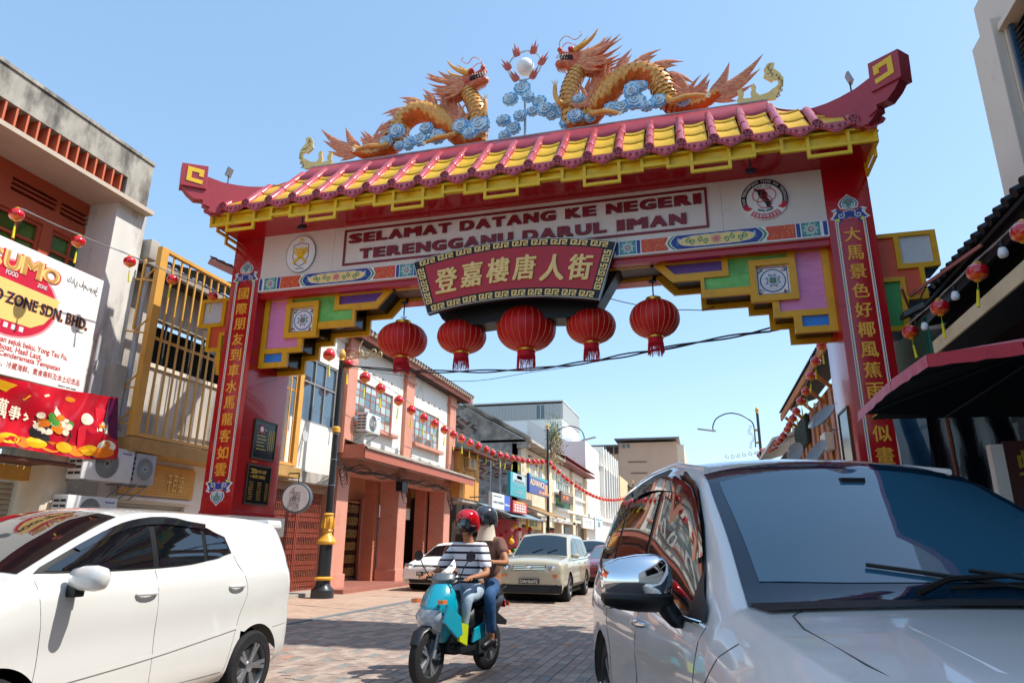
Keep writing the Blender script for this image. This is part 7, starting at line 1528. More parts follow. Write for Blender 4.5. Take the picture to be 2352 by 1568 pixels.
# station: u, half width, rail v, bottom z, belt z, rail z, centre z, belt v
MPV = [(-2.24, .66, .52, .45, .95, 1.05, 1.12, .62), (-2.2, .76, .58, .36, 1.02, 1.32, 1.40, .72), (-2.1, .83, .60, .3, 1.06, 1.52, 1.60, .79), (-1.8, .875, .62, .26, 1.06, 1.62, 1.685, .82), (-1.3, .875, .635, .24, 1.03, 1.645, 1.70, .825), (-.7, .86, .64, .22, 1.0, 1.66, 1.71, .82), (-.1, .86, .635, .22, .99, 1.645, 1.695, .82), (.25, .86, .615, .22, .99, 1.57, 1.625, .815), (.5, .862, .645, .22, 1.0, 1.44, 1.49, .812), (.8, .866, .685, .22, 1.02, 1.265, 1.315, .808), (1.08, .87, .73, .23, 1.03, 1.09, 1.135, .802), (1.2, .872, .745, .24, 1.01, 1.055, 1.095, .80), (1.6, .87, .735, .26, .965, 1.0, 1.05, .78), (2.0, .84, .69, .28, .88, .92, .97, .75), (2.2, .74, .6, .32, .74, .8, .84, .66), (2.28, .62, .5, .4, .6, .66, .7, .55)]
m_silver = paint('silver_white_paint', 'e2e0db', .22)
cc = car('parked_mpv', 'large silver-white people carrier in the right foreground with windscreen coloured blue for reflected sky', 'car', (.585, 4.16, 0), math.radians(15.2), MPV, (-1.39, 1.39), .33, m_silver, .74, 1.14, 1.115)
def dress(c, spec):
    t = c.t
    for sd in (-1, 1):
        for nm, bot, top, mt_ in spec['side']: c.ruled(bot, top, sd, spec.get('off', .006), t, nm, mt_)
        for ln in spec['lines']: c.line(ln, sd, c.body)
c = cc; t = c.t
c.ruled([(1.13, -.985), (1.19, -.5), (1.2, 0), (1.19, .5), (1.13, .985)], [(.26, -.97), (.215, -.5), (.2, 0), (.215, .5), (.26, .97)], 0, .006, t, 'windscreen_border', m_frit, 14)
c.ruled([(1.02, -.9), (1.06, -.5), (1.07, 0), (1.06, .5), (1.02, .9)], [(.38, -.9), (.34, -.5), (.33, 0), (.34, .5), (.38, .9)], 0, .009, t, 'windscreen', M('windscreen_sky_sheen', '2f5a70', .02, ior=1.75, var=0), 14)  # blue base colour of pane and border carries the sky's reflection
c.ruled([(1.22, -.93), (1.27, -.5), (1.285, 0), (1.27, .5), (1.22, .93)], [(1.12, -.98), (1.185, -.5), (1.195, 0), (1.185, .5), (1.12, .98)], 0, .012, t, 'cowl', m_pl_blk, 4)
for sd in (-1, 1):
    G_ = [('front_window', [(.92, 1.035), (.5, 1.02), (-.12, 1.015)], [(.86, 1.09), (.4, 1.43), (-.12, 1.58)]), ('rear_window', [(-.2, 1.015), (-.6, 1.03), (-1.08, 1.06)], [(-.2, 1.585), (-.6, 1.6), (-1.08, 1.585)]), ('quarter_window', [(-1.16, 1.07), (-1.5, 1.1), (-1.95, 1.18)], [(-1.16, 1.58), (-1.5, 1.565), (-1.9, 1.47)])]
    c.ruled([(1.0, 1.015), (0, .995), (-1.2, 1.03), (-2.02, 1.14)], [(.9, 1.08), (.1, 1.605), (-1.2, 1.62), (-1.98, 1.5)], sd, .004, t, 'window_surround', m_pl_blk, 12)
    for nm, b_, t_ in G_: c.ruled(b_, t_, sd, .008, t, nm, m_wglass, 10)
    # rain visors, sill chrome
    c.ruled([(.66, 1.20), (.25, 1.46), (-.1, 1.53), (-.55, 1.55), (-1.1, 1.53)], [(.74, 1.22), (.3, 1.54), (-.1, 1.6), (-.55, 1.615), (-1.1, 1.6)], sd, .022, t, 'rain_visor', M('smoke_visor', '1b2228', .03, ior=1.7, coat=1, var=0), 5)
    c.line([(.98, 1.005), (0, .985), (-1.2, 1.02), (-2.0, 1.13)], sd, t, 'sill_trim', m_chr, .009, .008, 8)
    c.line([(1.3, .985), (1.22, .93), (1.12, .84)], sd, c.body)
    c.line([(1.02, 1.0), (.98, .8), (1.0, .5), (.98, .3)], sd, c.body); c.line([(-.16, 1.0), (-.17, .6), (-.2, .3)], sd, c.body); c.line([(-1.12, 1.03), (-1.1, .8), (-.98, .5), (-.92, .3)], sd, c.body); c.line([(1.0, .3), (0, .29), (-.93, .3)], sd, c.body)
    c.ruled([(1.05, .37), (0, .36), (-.95, .38)], [(1.05, .4), (0, .39), (-.95, .41)], sd, .012, c.body, 'sill_moulding', m_silver, 2)
    for u in (-.02, -.98):
        p = [c.side(u + .12 * math.cos(math.pi * k / 6) - .0, .905, sd, .008 + .03 * math.sin(math.pi * k / 6)) for k in range(7)]; MB().tube(p, [.011, .014, .016, .016, .016, .014, .011], 8).build('door_handle', m_chr, t, smooth=60)
    # mirror: chrome shell on a black stalk
    mc = Vector((sd * .985, -.70, 1.125)); mm = MB(); ring_ = []
    prof = [(-.135, .02, .03), (-.12, .055, .062), (-.07, .085, .085), (0, .1, .098), (.07, .098, .1), (.11, .08, .085), (.13, .045, .055)]
    for k, (dx, ry, rz_) in enumerate(prof): ring_.append([mc + Vector((-sd * dx, .012 + ry * .75 * math.cos(a * .3927) * (1 if math.cos(a * .3927) < 0 else .5), rz_ * math.sin(a * .3927) + .012 * dx)) for a in range(16)])
    mm.loft(ring_); ms_ = mm.build('mirror_shell', m_chr, t, smooth=80, fix=True)
    MB().box(*sorted((mc.x - .12, mc.x + .12)), mc.y + .045, mc.y + .052, mc.z - .075, mc.z + .08).build('mirror_glass', m_chr, ms_)
    lw = MB(); lw.loft([[mc + Vector((-sd * dx, .012 + ry * .8 * math.cos(a * .3927) * (1 if math.cos(a * .3927) < 0 else .5), -.05 + rz_ * .62 * math.sin(a * .3927) * (1 if math.sin(a * .3927) < 0 else .2))) for a in range(16)] for dx, ry, rz_ in prof]); lw.build('mirror_base', m_pl_blk, ms_, smooth=80, fix=True)
    MB().loft([[mc + Vector((-sd * .09, 0, -.07)) + Vector((sd * .045 * math.cos(a * .7854), .04 * math.sin(a * .7854), 0)) for a in range(8)], [mc + Vector((-sd * .13, 0, -.13)) + Vector((sd * .04 * math.cos(a * .7854), .045 * math.sin(a * .7854), 0)) for a in range(8)], [Vector((sd * .845, -.70, .965)) + Vector((sd * .02 * math.cos(a * .7854), .06 * math.sin(a * .7854), 0)) for a in range(8)]]).build('mirror_stalk', m_pl_blk, ms_, smooth=60, fix=True)
    c.ruled([(1.02, 1.01), (.9, 1.0), (.8, 1.0)], [(.97, 1.06), (.88, 1.1), (.78, 1.18)], sd, .012, t, 'mirror_corner', m_pl_blk, 3)
    # bonnet shut line and crease on the top surface
    mb = MB(); mb.tube([c.top(u, sd * tt, .001) for u, tt in ((1.22, .8), (1.26, .86), (1.4, .9), (1.7, .9), (2.0, .87), (2.15, .8))], .0025, 6); mb.build('panel_gap', m_seam, c.body, smooth=60)
    mb = MB(); mb.tube([c.top(u, sd * tt, -.008) for u, tt in ((1.3, .52), (1.5, .56), (1.8, .58), (2.1, .52))], [.004, .011, .011, .004], 8, flat=1.0); mb.build('bonnet_crease', m_silver, c.body, smooth=80)
    mb = MB(); mb.tube([c.top(u, sd * tt, .012) for u, tt in ((.22, .93), (-.2, .96), (-.8, .96), (-1.4, .95), (-1.9, .9))], .016, 8, flat=.7); mb.build('roof_ditch', m_silver, c.body, smooth=60)
    # wipers
for p0, p1, p2 in (((1.2, -.30), (1.12, -.1), (1.06, .66)), ((1.22, .52), (1.15, .45), (1.0, -.38))):
    mb = MB(); mb.tube([c.top(*p0, .03), c.top(*p1, .05), c.top((p1[0] + p2[0]) / 2, (p1[1] + p2[1]) / 2, .05)], [.013, .01, .007], 8, flat=.6); mb.tube([c.top(p1[0] + .0 + (p2[0] - p1[0]) * k / 6, p1[1] + (p2[1] - p1[1]) * k / 6, .022 + .0 * k) for k in range(7)], .007, 6); mb.build('wiper', m_pl_blk, t, smooth=50)
MB().obb(c.top(.42, 0, -.03), X * .05, Y * .03, Z * .04).build('camera_pod', m_blk, t)
mb = MB(); q = c.top(.98, .42, .012); r_ = (c.top(.98, .5, .012) - q).normalized(); u_ = (c.top(.9, .42, .012) - q).normalized(); [mb.add([q + r_ * a + u_ * b, q + r_ * (a + .03) + u_ * b, q + r_ * (a + .015) + u_ * (b + .035)], [(0, 1, 2)]) for a, b in ((0, 0), (.04, 0), (.02, .04))]; mb.build('windscreen_sticker', M('faint_white', '8fa0a8', .3), t)
# ---- beige SUV facing the camera
def front_face(c, nose, col, kind):
    "lights, grille, bumper and plate on the front end of a car; nose: u of the face, half width, heights"
    t = c.t; u, W, zh, zg, zbmp = nose
    g = lambda x, z, d=0: Vector((x, -(u - .0) - d - .02 * 0, z))
    def panel(pts, d0, d1, nm, mt, par=t, r=.0, curve=.16):
        mb = MB(); mb.prism(pts, (0, -u, 0), X, Z, d1, d0)
        for q in mb.v: q.y += (curve * .6 if kind == 'suv' else curve) * (q.x / W) ** 2
        return mb.build(nm, mt, par, bevel=r, smooth=40 if r else None)
    panel([(-W * .92, .22), (W * .92, .22), (W, .42), (W * .98, .62), (-W * .98, .62), (-W, .42)], -.25, .07, 'bumper', col, r=.03)
    panel([(-W * .6, .24), (W * .6, .24), (W * .7, .40), (-W * .7, .40)], .05, .085, 'lower_intake', m_pl_blk, r=.008)
    gw = W * (.52 if kind == 'suv' else .5); panel([(-gw * .9, zg - .07), (gw * .9, zg - .07), (gw, zg + .07), (-gw, zg + .07)], -.12, .05, 'grille', m_pl_blk, r=.01)
    for z in (zg - .04, zg, zg + .045): panel([(-gw * .93, z - .008), (gw * .93, z - .008), (gw * .94, z + .008), (-gw * .94, z + .008)], .04, .062, 'grille_bar', m_chr)
    panel([(-.06, zg - .04), (.06, zg - .04), (.07, zg + .05), (-.07, zg + .05)], .05, .08, 'badge', m_chr, r=.01)
    for s in (-1, 1):
        p = [(s * gw * 1.06, zg - .07), (s * W * .88, zg - .1), (s * W * .99, zg + .02), (s * W * .96, zg + .1), (s * gw * 1.1, zg + .08)]; p = p if s > 0 else p[::-1]
        h = panel(p, -.2, .045 if kind != 'suv' else .085, 'headlight', m_lens, r=.012, curve=.24)
        MB().lathe([(.001, 0), (.06, 0), (.055, .02), (.001, .03)], g(s * W * .72, zg, .02) , 16, 0, Matrix.Rotation(math.pi / 2, 3, 'X')).build('lamp_reflector', m_chr, h)
        p = [(s * W * .76, .34), (s * W * .9, .34), (s * W * .9, .44), (s * W * .76, .44)]; p = p if s > 0 else p[::-1]; panel(p, .0, .09, 'fog_light', m_lens if kind != 'suv' else m_pl_blk, r=.01, curve=.2)
    if kind == 'suv': panel([(-W * .96, .23), (W * .96, .23), (W * .99, .43), (-W * .99, .43)], .0, .085, 'lower_bumper', m_pl_blk, r=.015)
    pl_ = panel([(-.26, .46), (.26, .46), (.26, .57), (-.26, .57)], .06, .095, 'number_plate', m_plate, curve=0)
    return pl_
SUV = [(-2.25, .66, .5, .5, .95, 1.0, 1.05, .6), (-2.2, .8, .6, .42, 1.02, 1.4, 1.46, .76), (-2.05, .87, .63, .36, 1.06, 1.6, 1.66, .81), (-1.4, .89, .65, .34, 1.06, 1.66, 1.71, .83), (-.6, .89, .66, .33, 1.06, 1.68, 1.73, .83), (.1, .89, .66, .33, 1.05, 1.67, 1.71, .83), (.32, .89, .66, .33, 1.05, 1.61, 1.66, .83), (.6, .89, .70, .33, 1.05, 1.42, 1.46, .825), (.92, .89, .76, .33, 1.05, 1.17, 1.21, .82), (1.05, .89, .78, .34, 1.05, 1.09, 1.14, .82), (1.5, .888, .79, .35, 1.03, 1.06, 1.12, .82), (1.95, .87, .77, .37, .99, 1.02, 1.07, .80), (2.14, .84, .73, .4, .95, .97, 1.01, .77), (2.2, .78, .66, .45, .84, .88, .92, .72)]
SEDAN = [(-2.3, .68, .56, .4, .85, .9, .95, .62), (-2.2, .8, .66, .34, .93, .98, 1.05, .72), (-1.7, .88, .7, .26, .95, 1.05, 1.12, .78), (-1.2, .89, .6, .24, .95, 1.28, 1.34, .79), (-.6, .89, .58, .22, .94, 1.39, 1.43, .79), (0, .89, .59, .22, .93, 1.4, 1.44, .79), (.3, .89, .61, .22, .93, 1.33, 1.37, .785), (.7, .89, .68, .22, .93, 1.13, 1.17, .78), (1.05, .89, .75, .22, .93, .96, 1.01, .78), (1.5, .885, .75, .24, .87, .9, .96, .77), (2.0, .85, .69, .27, .78, .8, .86, .73), (2.25, .74, .58, .32, .66, .69, .73, .62), (2.3, .66, .5, .36, .58, .61, .65, .55)]
HATCH = [(-1.93, .64, .5, .42, 1.0, 1.05, 1.1, .58), (-1.88, .76, .58, .36, 1.12, 1.36, 1.4, .7), (-1.78, .82, .6, .3, 1.2, 1.54, 1.59, .76), (-1.4, .84, .62, .26, 1.2, 1.6, 1.645, .775), (-.8, .84, .625, .24, 1.19, 1.62, 1.665, .775), (-.2, .84, .62, .22, 1.18, 1.62, 1.665, .775), (.2, .84, .61, .22, 1.17, 1.58, 1.625, .77), (.6, .84, .65, .22, 1.17, 1.42, 1.46, .77), (1.05, .84, .72, .22, 1.16, 1.2, 1.24, .765), (1.16, .84, .73, .23, 1.12, 1.15, 1.2, .76), (1.5, .835, .72, .25, 1.04, 1.07, 1.12, .75), (1.8, .79, .66, .28, .9, .93, .98, .7), (1.92, .68, .54, .34, .7, .73, .77, .6)]
def glaze(c, ws, sides, gm=None, rear=None, trims=True):
    t = c.t; gm = gm or m_wglass
    c.ruled([(ws[0] + .03, -.97), (ws[0] + .08, 0), (ws[0] + .03, .97)], [(ws[1], -.95), (ws[1] - .04, 0), (ws[1], .95)], 0, .005, t, 'windscreen', gm, 10)
    for sd in (-1, 1):
        for nm, b_, t_ in sides: c.ruled(b_, t_, sd, .006, t, nm, gm, 8)
        mc = c.side(ws[0] - .3, c.at(ws[0] - .3)[15][1] + .06, sd, .1); q = MB(); q.loft([[mc + Vector((sd * dx, .05 * math.cos(a * .524) * k, .06 * math.sin(a * .524) * k)) for a in range(12)] for dx, k in ((-.1, .35), (-.07, .9), (0, 1.1), (.07, 1), (.1, .5))]); q.build('mirror', c.pm, t, smooth=70, fix=True)
    for x in (-.3, .25): MB().tube([c.top(ws[0] + .0, x, .02), c.top(ws[0] - .12, x + .35, .02)], .01, 5).build('wiper', m_pl_blk, t)
cs_ = car('suv', 'champagne sports utility car driving towards the camera behind the scooter', 'car', (-4.32, 19.75, 0), 0, SUV, (-1.32, 1.3), .34, paint('champagne_paint', 'bdb8a2', .25), .77)
cs_.pm = MATS['champagne_paint']; front_face(cs_, (2.185, .84, .95, .84, .5), MATS['champagne_paint'], 'suv')
glaze(cs_, (.96, .36), [('front_window', [(.75, 1.09), (.2, 1.08), (-.25, 1.08)], [(.7, 1.16), (.2, 1.52), (-.25, 1.6)]), ('rear_window', [(-.33, 1.08), (-.8, 1.08), (-1.15, 1.09)], [(-.33, 1.58), (-.8, 1.58), (-1.1, 1.57)]), ('quarter_window', [(-1.25, 1.06), (-1.6, 1.08), (-1.95, 1.12)], [(-1.2, 1.57), (-1.6, 1.56), (-1.85, 1.5)])], M('suv_glass', '1d2b33', .03, ior=1.8, var=0))
mb = MB(); text_mb(mb, 'DAH6692', (-.23, -2.284, .475), X, Z, .46, .08, .004, .02); mb.build('lettering', m_wh, cs_.t)
for sd in (-1, 1):
    for ln in ([(.9, 1.0), (.85, .7), (.9, .4)], [(-.29, 1.02), (-.3, .4)], [(-1.2, 1.03), (-1.0, .7), (-.9, .4)]): cs_.line(ln, sd, cs_.body)
    for u in (-.1, -1.05): MB().tube([cs_.side(u + .08 * k, .92, sd, .012) for k in (-1, 0, 1)], .012, 6).build('door_handle', cs_.pm, cs_.t)
    cs_.ruled([(.86, .35), (0, .34), (-.9, .35)], [(.86, .44), (0, .42), (-.9, .44)], sd, .01, cs_.t, 'side_cladding', M('grey_cladding', '6d6c66', .5), 2)
    cs_.line([(.1, 1.0)] * 0 + [(1.0, 1.0), (0, 1.01), (-1.9, 1.02)], sd, cs_.t, 'belt_trim', m_pl_blk, .008, .004)
    MB().box(*sorted((sd * .6, sd * .72)), -2.24, -2.1, .62, .68).build('side_light', m_amb, cs_.t)
c2 = car('sedan', 'white saloon parked on the left behind the scooter riders', 'car', (-8.15, 22.65, 0), math.radians(-4), SEDAN, (-1.35, 1.35), .33, paint('white_paint', 'e4e3df', .25), .78); c2.pm = MATS['white_paint']
front_face(c2, (2.24, .84, .78, .70, .5), MATS['white_paint'], 'sedan'); mb = MB(); text_mb(mb, 'PJL 4228', (-.23, -2.34, .475), X, Z, .46, .08, .004, .02); mb.build('lettering', m_wh, c2.t)
SDW = [('front_window', [(.85, .97), (.3, .97), (-.2, .97)], [(.8, 1.02), (.25, 1.27), (-.2, 1.33)]), ('rear_window', [(-.28, .97), (-.7, .98), (-1.3, 1.0)], [(-.28, 1.33), (-.7, 1.33), (-1.15, 1.22)])]
glaze(c2, (1.0, .36), SDW)
c3 = car('sedan', 'dark red old saloon queuing behind the champagne car', 'car', (-3.4, 26.6, 0), 0, SEDAN, (-1.35, 1.35), .31, paint('maroon_car_paint', '7c2030', .3), .76, .96, .98); c3.pm = MATS['maroon_car_paint']; front_face(c3, (2.24, .84, .78, .70, .5), MATS['maroon_car_paint'], 'sedan'); glaze(c3, (1.0, .36), SDW, M('clear_glass', '5a6f78', .03, ior=1.8, var=0))
c4 = car('sedan', 'pale silver saloon in the queue between the champagne and dark red cars', 'car', (-5.0, 32.6, 0), 0, SUV, (-1.35, 1.35), .32, paint('pale_silver_paint', 'c4cacb', .25), .78, .96, .95); c4.pm = MATS['pale_silver_paint']; front_face(c4, (2.2, .83, .95, .84, .5), MATS['pale_silver_paint'], 'sedan'); glaze(c4, (.98, .34), [('front_window', [(.75, 1.05), (-.25, 1.04)], [(.7, 1.12), (-.25, 1.58)])], M('suv_glass', '1d2b33', .03))
c5 = car('sedan', 'dark car roof just visible behind the dark red saloon', 'car', (-3.5, 38, 0), 0, SEDAN, (-1.35, 1.35), .32, paint('dark_grey_paint', '3c444c', .25), .78); c5.pm = MATS['dark_grey_paint']; glaze(c5, (1.0, .36), SDW)
# ---- white hatchback, left foreground
ch = car('hatchback', 'white hatchback in the left foreground with dark tinted side windows', 'car', (-4.9, 4.62, 0), 0, HATCH, (-1.30, 1.22), .31, paint('bright_white_paint', 'd4d4d0', .25), .73); c = ch; t = c.t; ch.pm = MATS['bright_white_paint']
for sd in (-1, 1):
    c.ruled([(1.02, 1.19), (.3, 1.19), (-.4, 1.215), (-.92, 1.30)], [(.96, 1.23), (.25, 1.53), (-.3, 1.585), (-.86, 1.44)], sd, .004, t, 'window_surround', m_pl_blk, 12)
    for nm, b_, t_ in (('front_window', [(.94, 1.205), (.4, 1.205), (.02, 1.21)], [(.88, 1.24), (.3, 1.48), (.02, 1.545)]), ('rear_window', [(-.04, 1.21), (-.3, 1.225), (-.55, 1.24)], [(-.04, 1.55), (-.3, 1.56), (-.55, 1.535)]), ('quarter_window', [(-.6, 1.245), (-.75, 1.265), (-.88, 1.31)], [(-.6, 1.525), (-.7, 1.49), (-.84, 1.42)])): c.ruled(b_, t_, sd, .008, t, nm, m_wglass, 8)
    c.ruled([(.66, 1.33), (.25, 1.48), (-.1, 1.53), (-.6, 1.5)], [(.7, 1.35), (.27, 1.53), (-.1, 1.58), (-.62, 1.545)], sd, .02, t, 'rain_visor', M('smoke_visor', '1b2228', .03), 4)
    for ln in ([(1.02, 1.15), (.95, .7), (.98, .35)], [(.0, 1.18), (-.02, .7), (-.03, .32)], [(-.95, 1.28), (-1.1, 1.0), (-1.02, .75), (-.9, .34)], [(.95, .32), (-.87, .33)], [(-1.55, .62), (-1.9, .64)]): c.line(ln, sd, c.body)
    c.ruled([(.95, .5), (0, .56), (-1.0, .66)], [(.95, .52), (0, .585), (-1.0, .69)], sd, .008, c.body, 'side_crease', ch.pm, 2)
    for u in (.12, -.94): MB().tube([c.side(u + .1 * math.cos(math.pi * k / 6), 1.02, sd, .006 + .03 * math.sin(math.pi * k / 6)) for k in range(7)], .013, 8).build('door_handle', ch.pm, t, smooth=60)
    mc = Vector((sd * .97, -.78, 1.16)); q = MB(); q.loft([[mc + Vector((sd * dx, .055 * math.cos(a * .393) * k - .02, .075 * math.sin(a * .393) * k)) for a in range(16)] for dx, k in ((-.14, .3), (-.12, .8), (-.04, 1.05), (.06, 1.1), (.13, .9), (.155, .4))]); q.build('mirror', ch.pm, t, smooth=70, fix=True)
    MB().box(*sorted((sd * .82, sd * .9)), -.82, -.74, 1.04, 1.12).build('mirror_stalk', m_pl_blk, t, bevel=.01)
c.ruled([(1.08, -.97), (1.12, 0), (1.08, .97)], [(.26, -.95), (.22, 0), (.26, .95)], 0, .006, t, 'windscreen', m_wglass, 10)
MB().prism([(-.58, 1.54), (.58, 1.54), (.56, 1.62), (-.56, 1.62)], (0, 1.7, 0), X, Z, .0, -.24).build('roof_spoiler', ch.pm, t, bevel=.02, smooth=40)
MB().prism([(-.62, 1.1), (.62, 1.1), (.55, 1.46), (-.55, 1.46)], (0, 1.86, 0), X, Vector((0, -.22, 1)).normalized(), -.04, -.06).build('rear_window', m_frit, t)
# ---------------------------------------------------------------- scooter and riders
SCX, SCR = Vector((-2.70, 7.72, 0)), math.radians(-12)
sct = thing('scooter', 'teal blue scooter with two riders crossing towards the left in the middle of the road', 'scooter', SCX, SCR, world=False)
m_tl = M('teal_paint', '0797ae', .2, var=.03, coat=1); m_bp = M('scooter_plastic', '1a1d20', .4, var=.1)
def sect(mb, rows, m=0):
    "slices given as (z, half width, front y, back y)"
    mb.loft([[Vector((x * w_, f + (b - f) * y, z)) for x, y in ((0, 0), (.45, .1), (.85, .35), (1, .65), (.8, 1), (0, 1.02), (-.8, 1), (-1, .65), (-.85, .35), (-.45, .1))] for z, w_, f, b in rows], m); return mb
for yy, nm in ((-.63, 'front_wheel'), (.62, 'rear_wheel')):
    wh_ = wheel(sct, 0, yy, .275, .1, 1, 5, nm); 
sect(MB(), [(.4, .08, -.5, -.36), (.5, .15, -.58, -.34), (.62, .2, -.66, -.31), (.76, .215, -.68, -.29), (.88, .19, -.6, -.31), (.99, .11, -.5, -.36)]).build('front_cowl', m_tl, sct, smooth=50, bevel=.012)
sect(MB(), [(.5, .09, -.62, -.5), (.58, .15, -.69, -.55), (.68, .17, -.715, -.58), (.74, .13, -.69, -.58)]).build('headlight', m_lens, sct, smooth=50)
for s in (-1, 1): MB().prism([(-.66, .62), (-.4, .45), (-.3, .48), (-.34, .66), (-.6, .8)], (s * .205, 0, 0), Y * s * 1, Z, .02, -.02).build('side_wing', m_bp if False else m_tl, sct, bevel=.01); MB().box(*sorted((s * .13, s * .2)), -.675, -.6, .8, .84).build('indicator', m_amb, sct)
sect(MB(), [(.3, .14, -.36, -.28), (.6, .2, -.34, -.26), (.92, .18, -.38, -.28)]).build('leg_shield', m_bp, sct, smooth=50)
MB().box(-.15, .15, -.32, .12, .27, .34).build('footboard', m_bp, sct, bevel=.02)
MB().tube([(0, -.88, .42), (0, -.8, .53), (0, -.63, .585), (0, -.47, .54), (0, -.4, .42)], [.05, .07, .075, .07, .05], 10, flat=.35, up=(1, 0, 0)).build('front_mudguard', m_bp, sct, smooth=50)
for s in (-1, 1): MB().tube([(s * .075, -.63, .275), (s * .07, -.5, .62), (s * .04, -.4, .95)], .022, 8).build('fork', m_steel, sct, smooth=60)
sect(MB(), [(.97, .1, -.5, -.33), (1.03, .15, -.5, -.3), (1.09, .12, -.44, -.3)]).build('handlebar_cover', M('grey_cover', '5e686e', .35, coat=.5), sct, smooth=50, bevel=.01)
MB().tube(bez([(-.36, -.28, 1.03), (-.2, -.34, 1.04), (0, -.38, 1.03), (.2, -.34, 1.04), (.36, -.28, 1.03)], 4), .013, 8).build('handlebar', m_blk, sct, smooth=60)
for s in (-1, 1):
    MB().cyl((s * .26, -.31, 1.035), (s * .38, -.27, 1.03), .02, n=10).build('grip', m_rubber, sct); MB().tube([(s * .2, -.35, 1.05), (s * .26, -.38, 1.15), (s * .32, -.37, 1.24)], .006, 6).build('mirror_stem', m_blk, sct)
    MB().lathe([(.001, -.012), (.055, -.008), (.058, .006), (.001, .01)], (s * .34, -.37, 1.27), 14, 0, Matrix.Rotation(1.4, 3, 'X')).build('mirror', m_bp, sct, smooth=50)
mb = MB(); mb.loft([[Vector((w_ * math.cos(a * .524), y, zc + h_ * math.sin(a * .524))) for a in range(12)] for y, w_, zc, h_ in ((.02, .1, .52, .17), (.15, .15, .58, .16), (.4, .17, .63, .14), (.65, .15, .68, .12), (.85, .09, .73, .07), (.95, .04, .76, .03))]); mb.build('rear_body', m_bp, sct, smooth=60, fix=True)
for s in (-1, 1):
    MB().prism([(.0, .36), (.3, .4), (.28, .56), (.05, .5)], (s * .155, 0, 0), Y * s, Z, .02, -.01).build('side_panel', m_tl, sct, bevel=.01)
    mb = MB(); mb.prism([(-.36 * s * s, .42), (-.2, .36), (-.18, .56), (-.34, .6)] if s > 0 else [(.36, .42), (.34, .6), (.18, .56), (.2, .36)], (s * .19, 0, 0), Y * s, Z, .03, .0); mb.build('lime_sticker', M('lime_sticker', 'b9c71a', .4), sct)
mb = MB(); mb.loft([[Vector((w_ * math.cos(a * .524), y, zc + h_ * math.sin(a * .524))) for a in range(12)] for y, w_, zc, h_ in ((.0, .09, .74, .05), (.12, .13, .76, .06), (.4, .14, .77, .06), (.5, .15, .81, .06), (.8, .12, .84, .05), (.88, .06, .85, .03))]); mb.build('seat', m_rubber, sct, smooth=60, fix=True)
MB().box(-.09, .09, .15, .62, .2, .42).build('engine', M('engine_grey', '3a3d40', .5, metal=.5), sct, bevel=.03); MB().tube([(-.13, .2, .24), (-.15, .5, .26), (-.16, .9, .36)], [.03, .045, .05], 12).build('exhaust', m_blk, sct, smooth=60)
MB().box(-.07, .07, .93, .97, .66, .74).build('tail_light', m_tail, sct, bevel=.01); MB().prism([(.7, .55), (1.0, .45), (1.02, .5), (.75, .62)], (-.06, 0, 0), Y, Z, .12, 0).build('rear_mudguard', m_bp, sct)
for s in (-1, 1): MB().tube([(s * .1, .75, .86), (s * .11, .9, .9), (0, .98, .91)], .012, 6).build('grab_rail', m_bp, sct); MB().box(*sorted((s * .09, s * .13)), .93, .96, .68, .72).build('indicator', m_amb, sct)
def skin(name, pts, edges, mt, par, sub=2, root=0):
    "continuous limb surface grown round a skeleton: pts {name: (x, y, z, radius)}"
    ks = list(pts); me = bpy.data.meshes.new(name); me.from_pydata([pts[k][:3] for k in ks], [(ks.index(a), ks.index(b)) for a, b in edges], [])
    ob = bpy.data.objects.new('skin_build', me); COL.objects.link(ob); md = ob.modifiers.new('s', 'SKIN'); md.use_smooth_shade = True
    for i, k in enumerate(ks):
        r = pts[k][3]; r = r if isinstance(r, tuple) else (r, r); me.skin_vertices[0].data[i].radius = r; me.skin_vertices[0].data[i].use_root = i == root
    ob.modifiers.new('u', 'SUBSURF').levels = sub; dg = bpy.context.evaluated_depsgraph_get(); dg.update(); m2 = bpy.data.meshes.new_from_object(ob.evaluated_get(dg)); m2.name = name
    bpy.data.objects.remove(ob); bpy.data.meshes.remove(me); m2.materials.clear(); m2.materials.append(mt); return link(name, m2, par)
def striped():
    m = M('striped_shirt', 'dcdfe4', .8, var=.04, bump=.15, bs=14); n = m.node_tree.nodes; L = m.node_tree.links; b = n['Principled BSDF']; old = b.inputs['Base Color'].links[0].from_socket
    tc = n.new('ShaderNodeTexCoord'); sp = n.new('ShaderNodeSeparateXYZ'); L.new(tc.outputs['Object'], sp.inputs[0]); mu = n.new('ShaderNodeMath'); mu.operation = 'MULTIPLY'; mu.inputs[1].default_value = 6.2; L.new(sp.outputs[2], mu.inputs[0])
    fr = n.new('ShaderNodeMath'); fr.operation = 'FRACT'; L.new(mu.outputs[0], fr.inputs[0]); cr_ = n.new('ShaderNodeValToRGB'); cr_.color_ramp.interpolation = 'CONSTANT'; e = cr_.color_ramp.elements
    e[0].position = 0; e[0].color = (0, 0, 0, 1); e[1].position = .16; e[1].color = (1, 1, 1, 1)
    for p, c in ((.5, lin('4a1420')), (.62, (1, 1, 1, 1))): q = e.new(p); q.color = c
    e[0].color = lin('10152e'); L.new(fr.outputs[0], cr_.inputs[0]); mx = n.new('ShaderNodeMix'); mx.data_type = 'RGBA'; mx.blend_type = 'MULTIPLY'; mx.inputs[0].default_value = 1; L.new(old, mx.inputs[6]); L.new(cr_.outputs[0], mx.inputs[7]); L.new(mx.outputs[2], b.inputs['Base Color']); return m
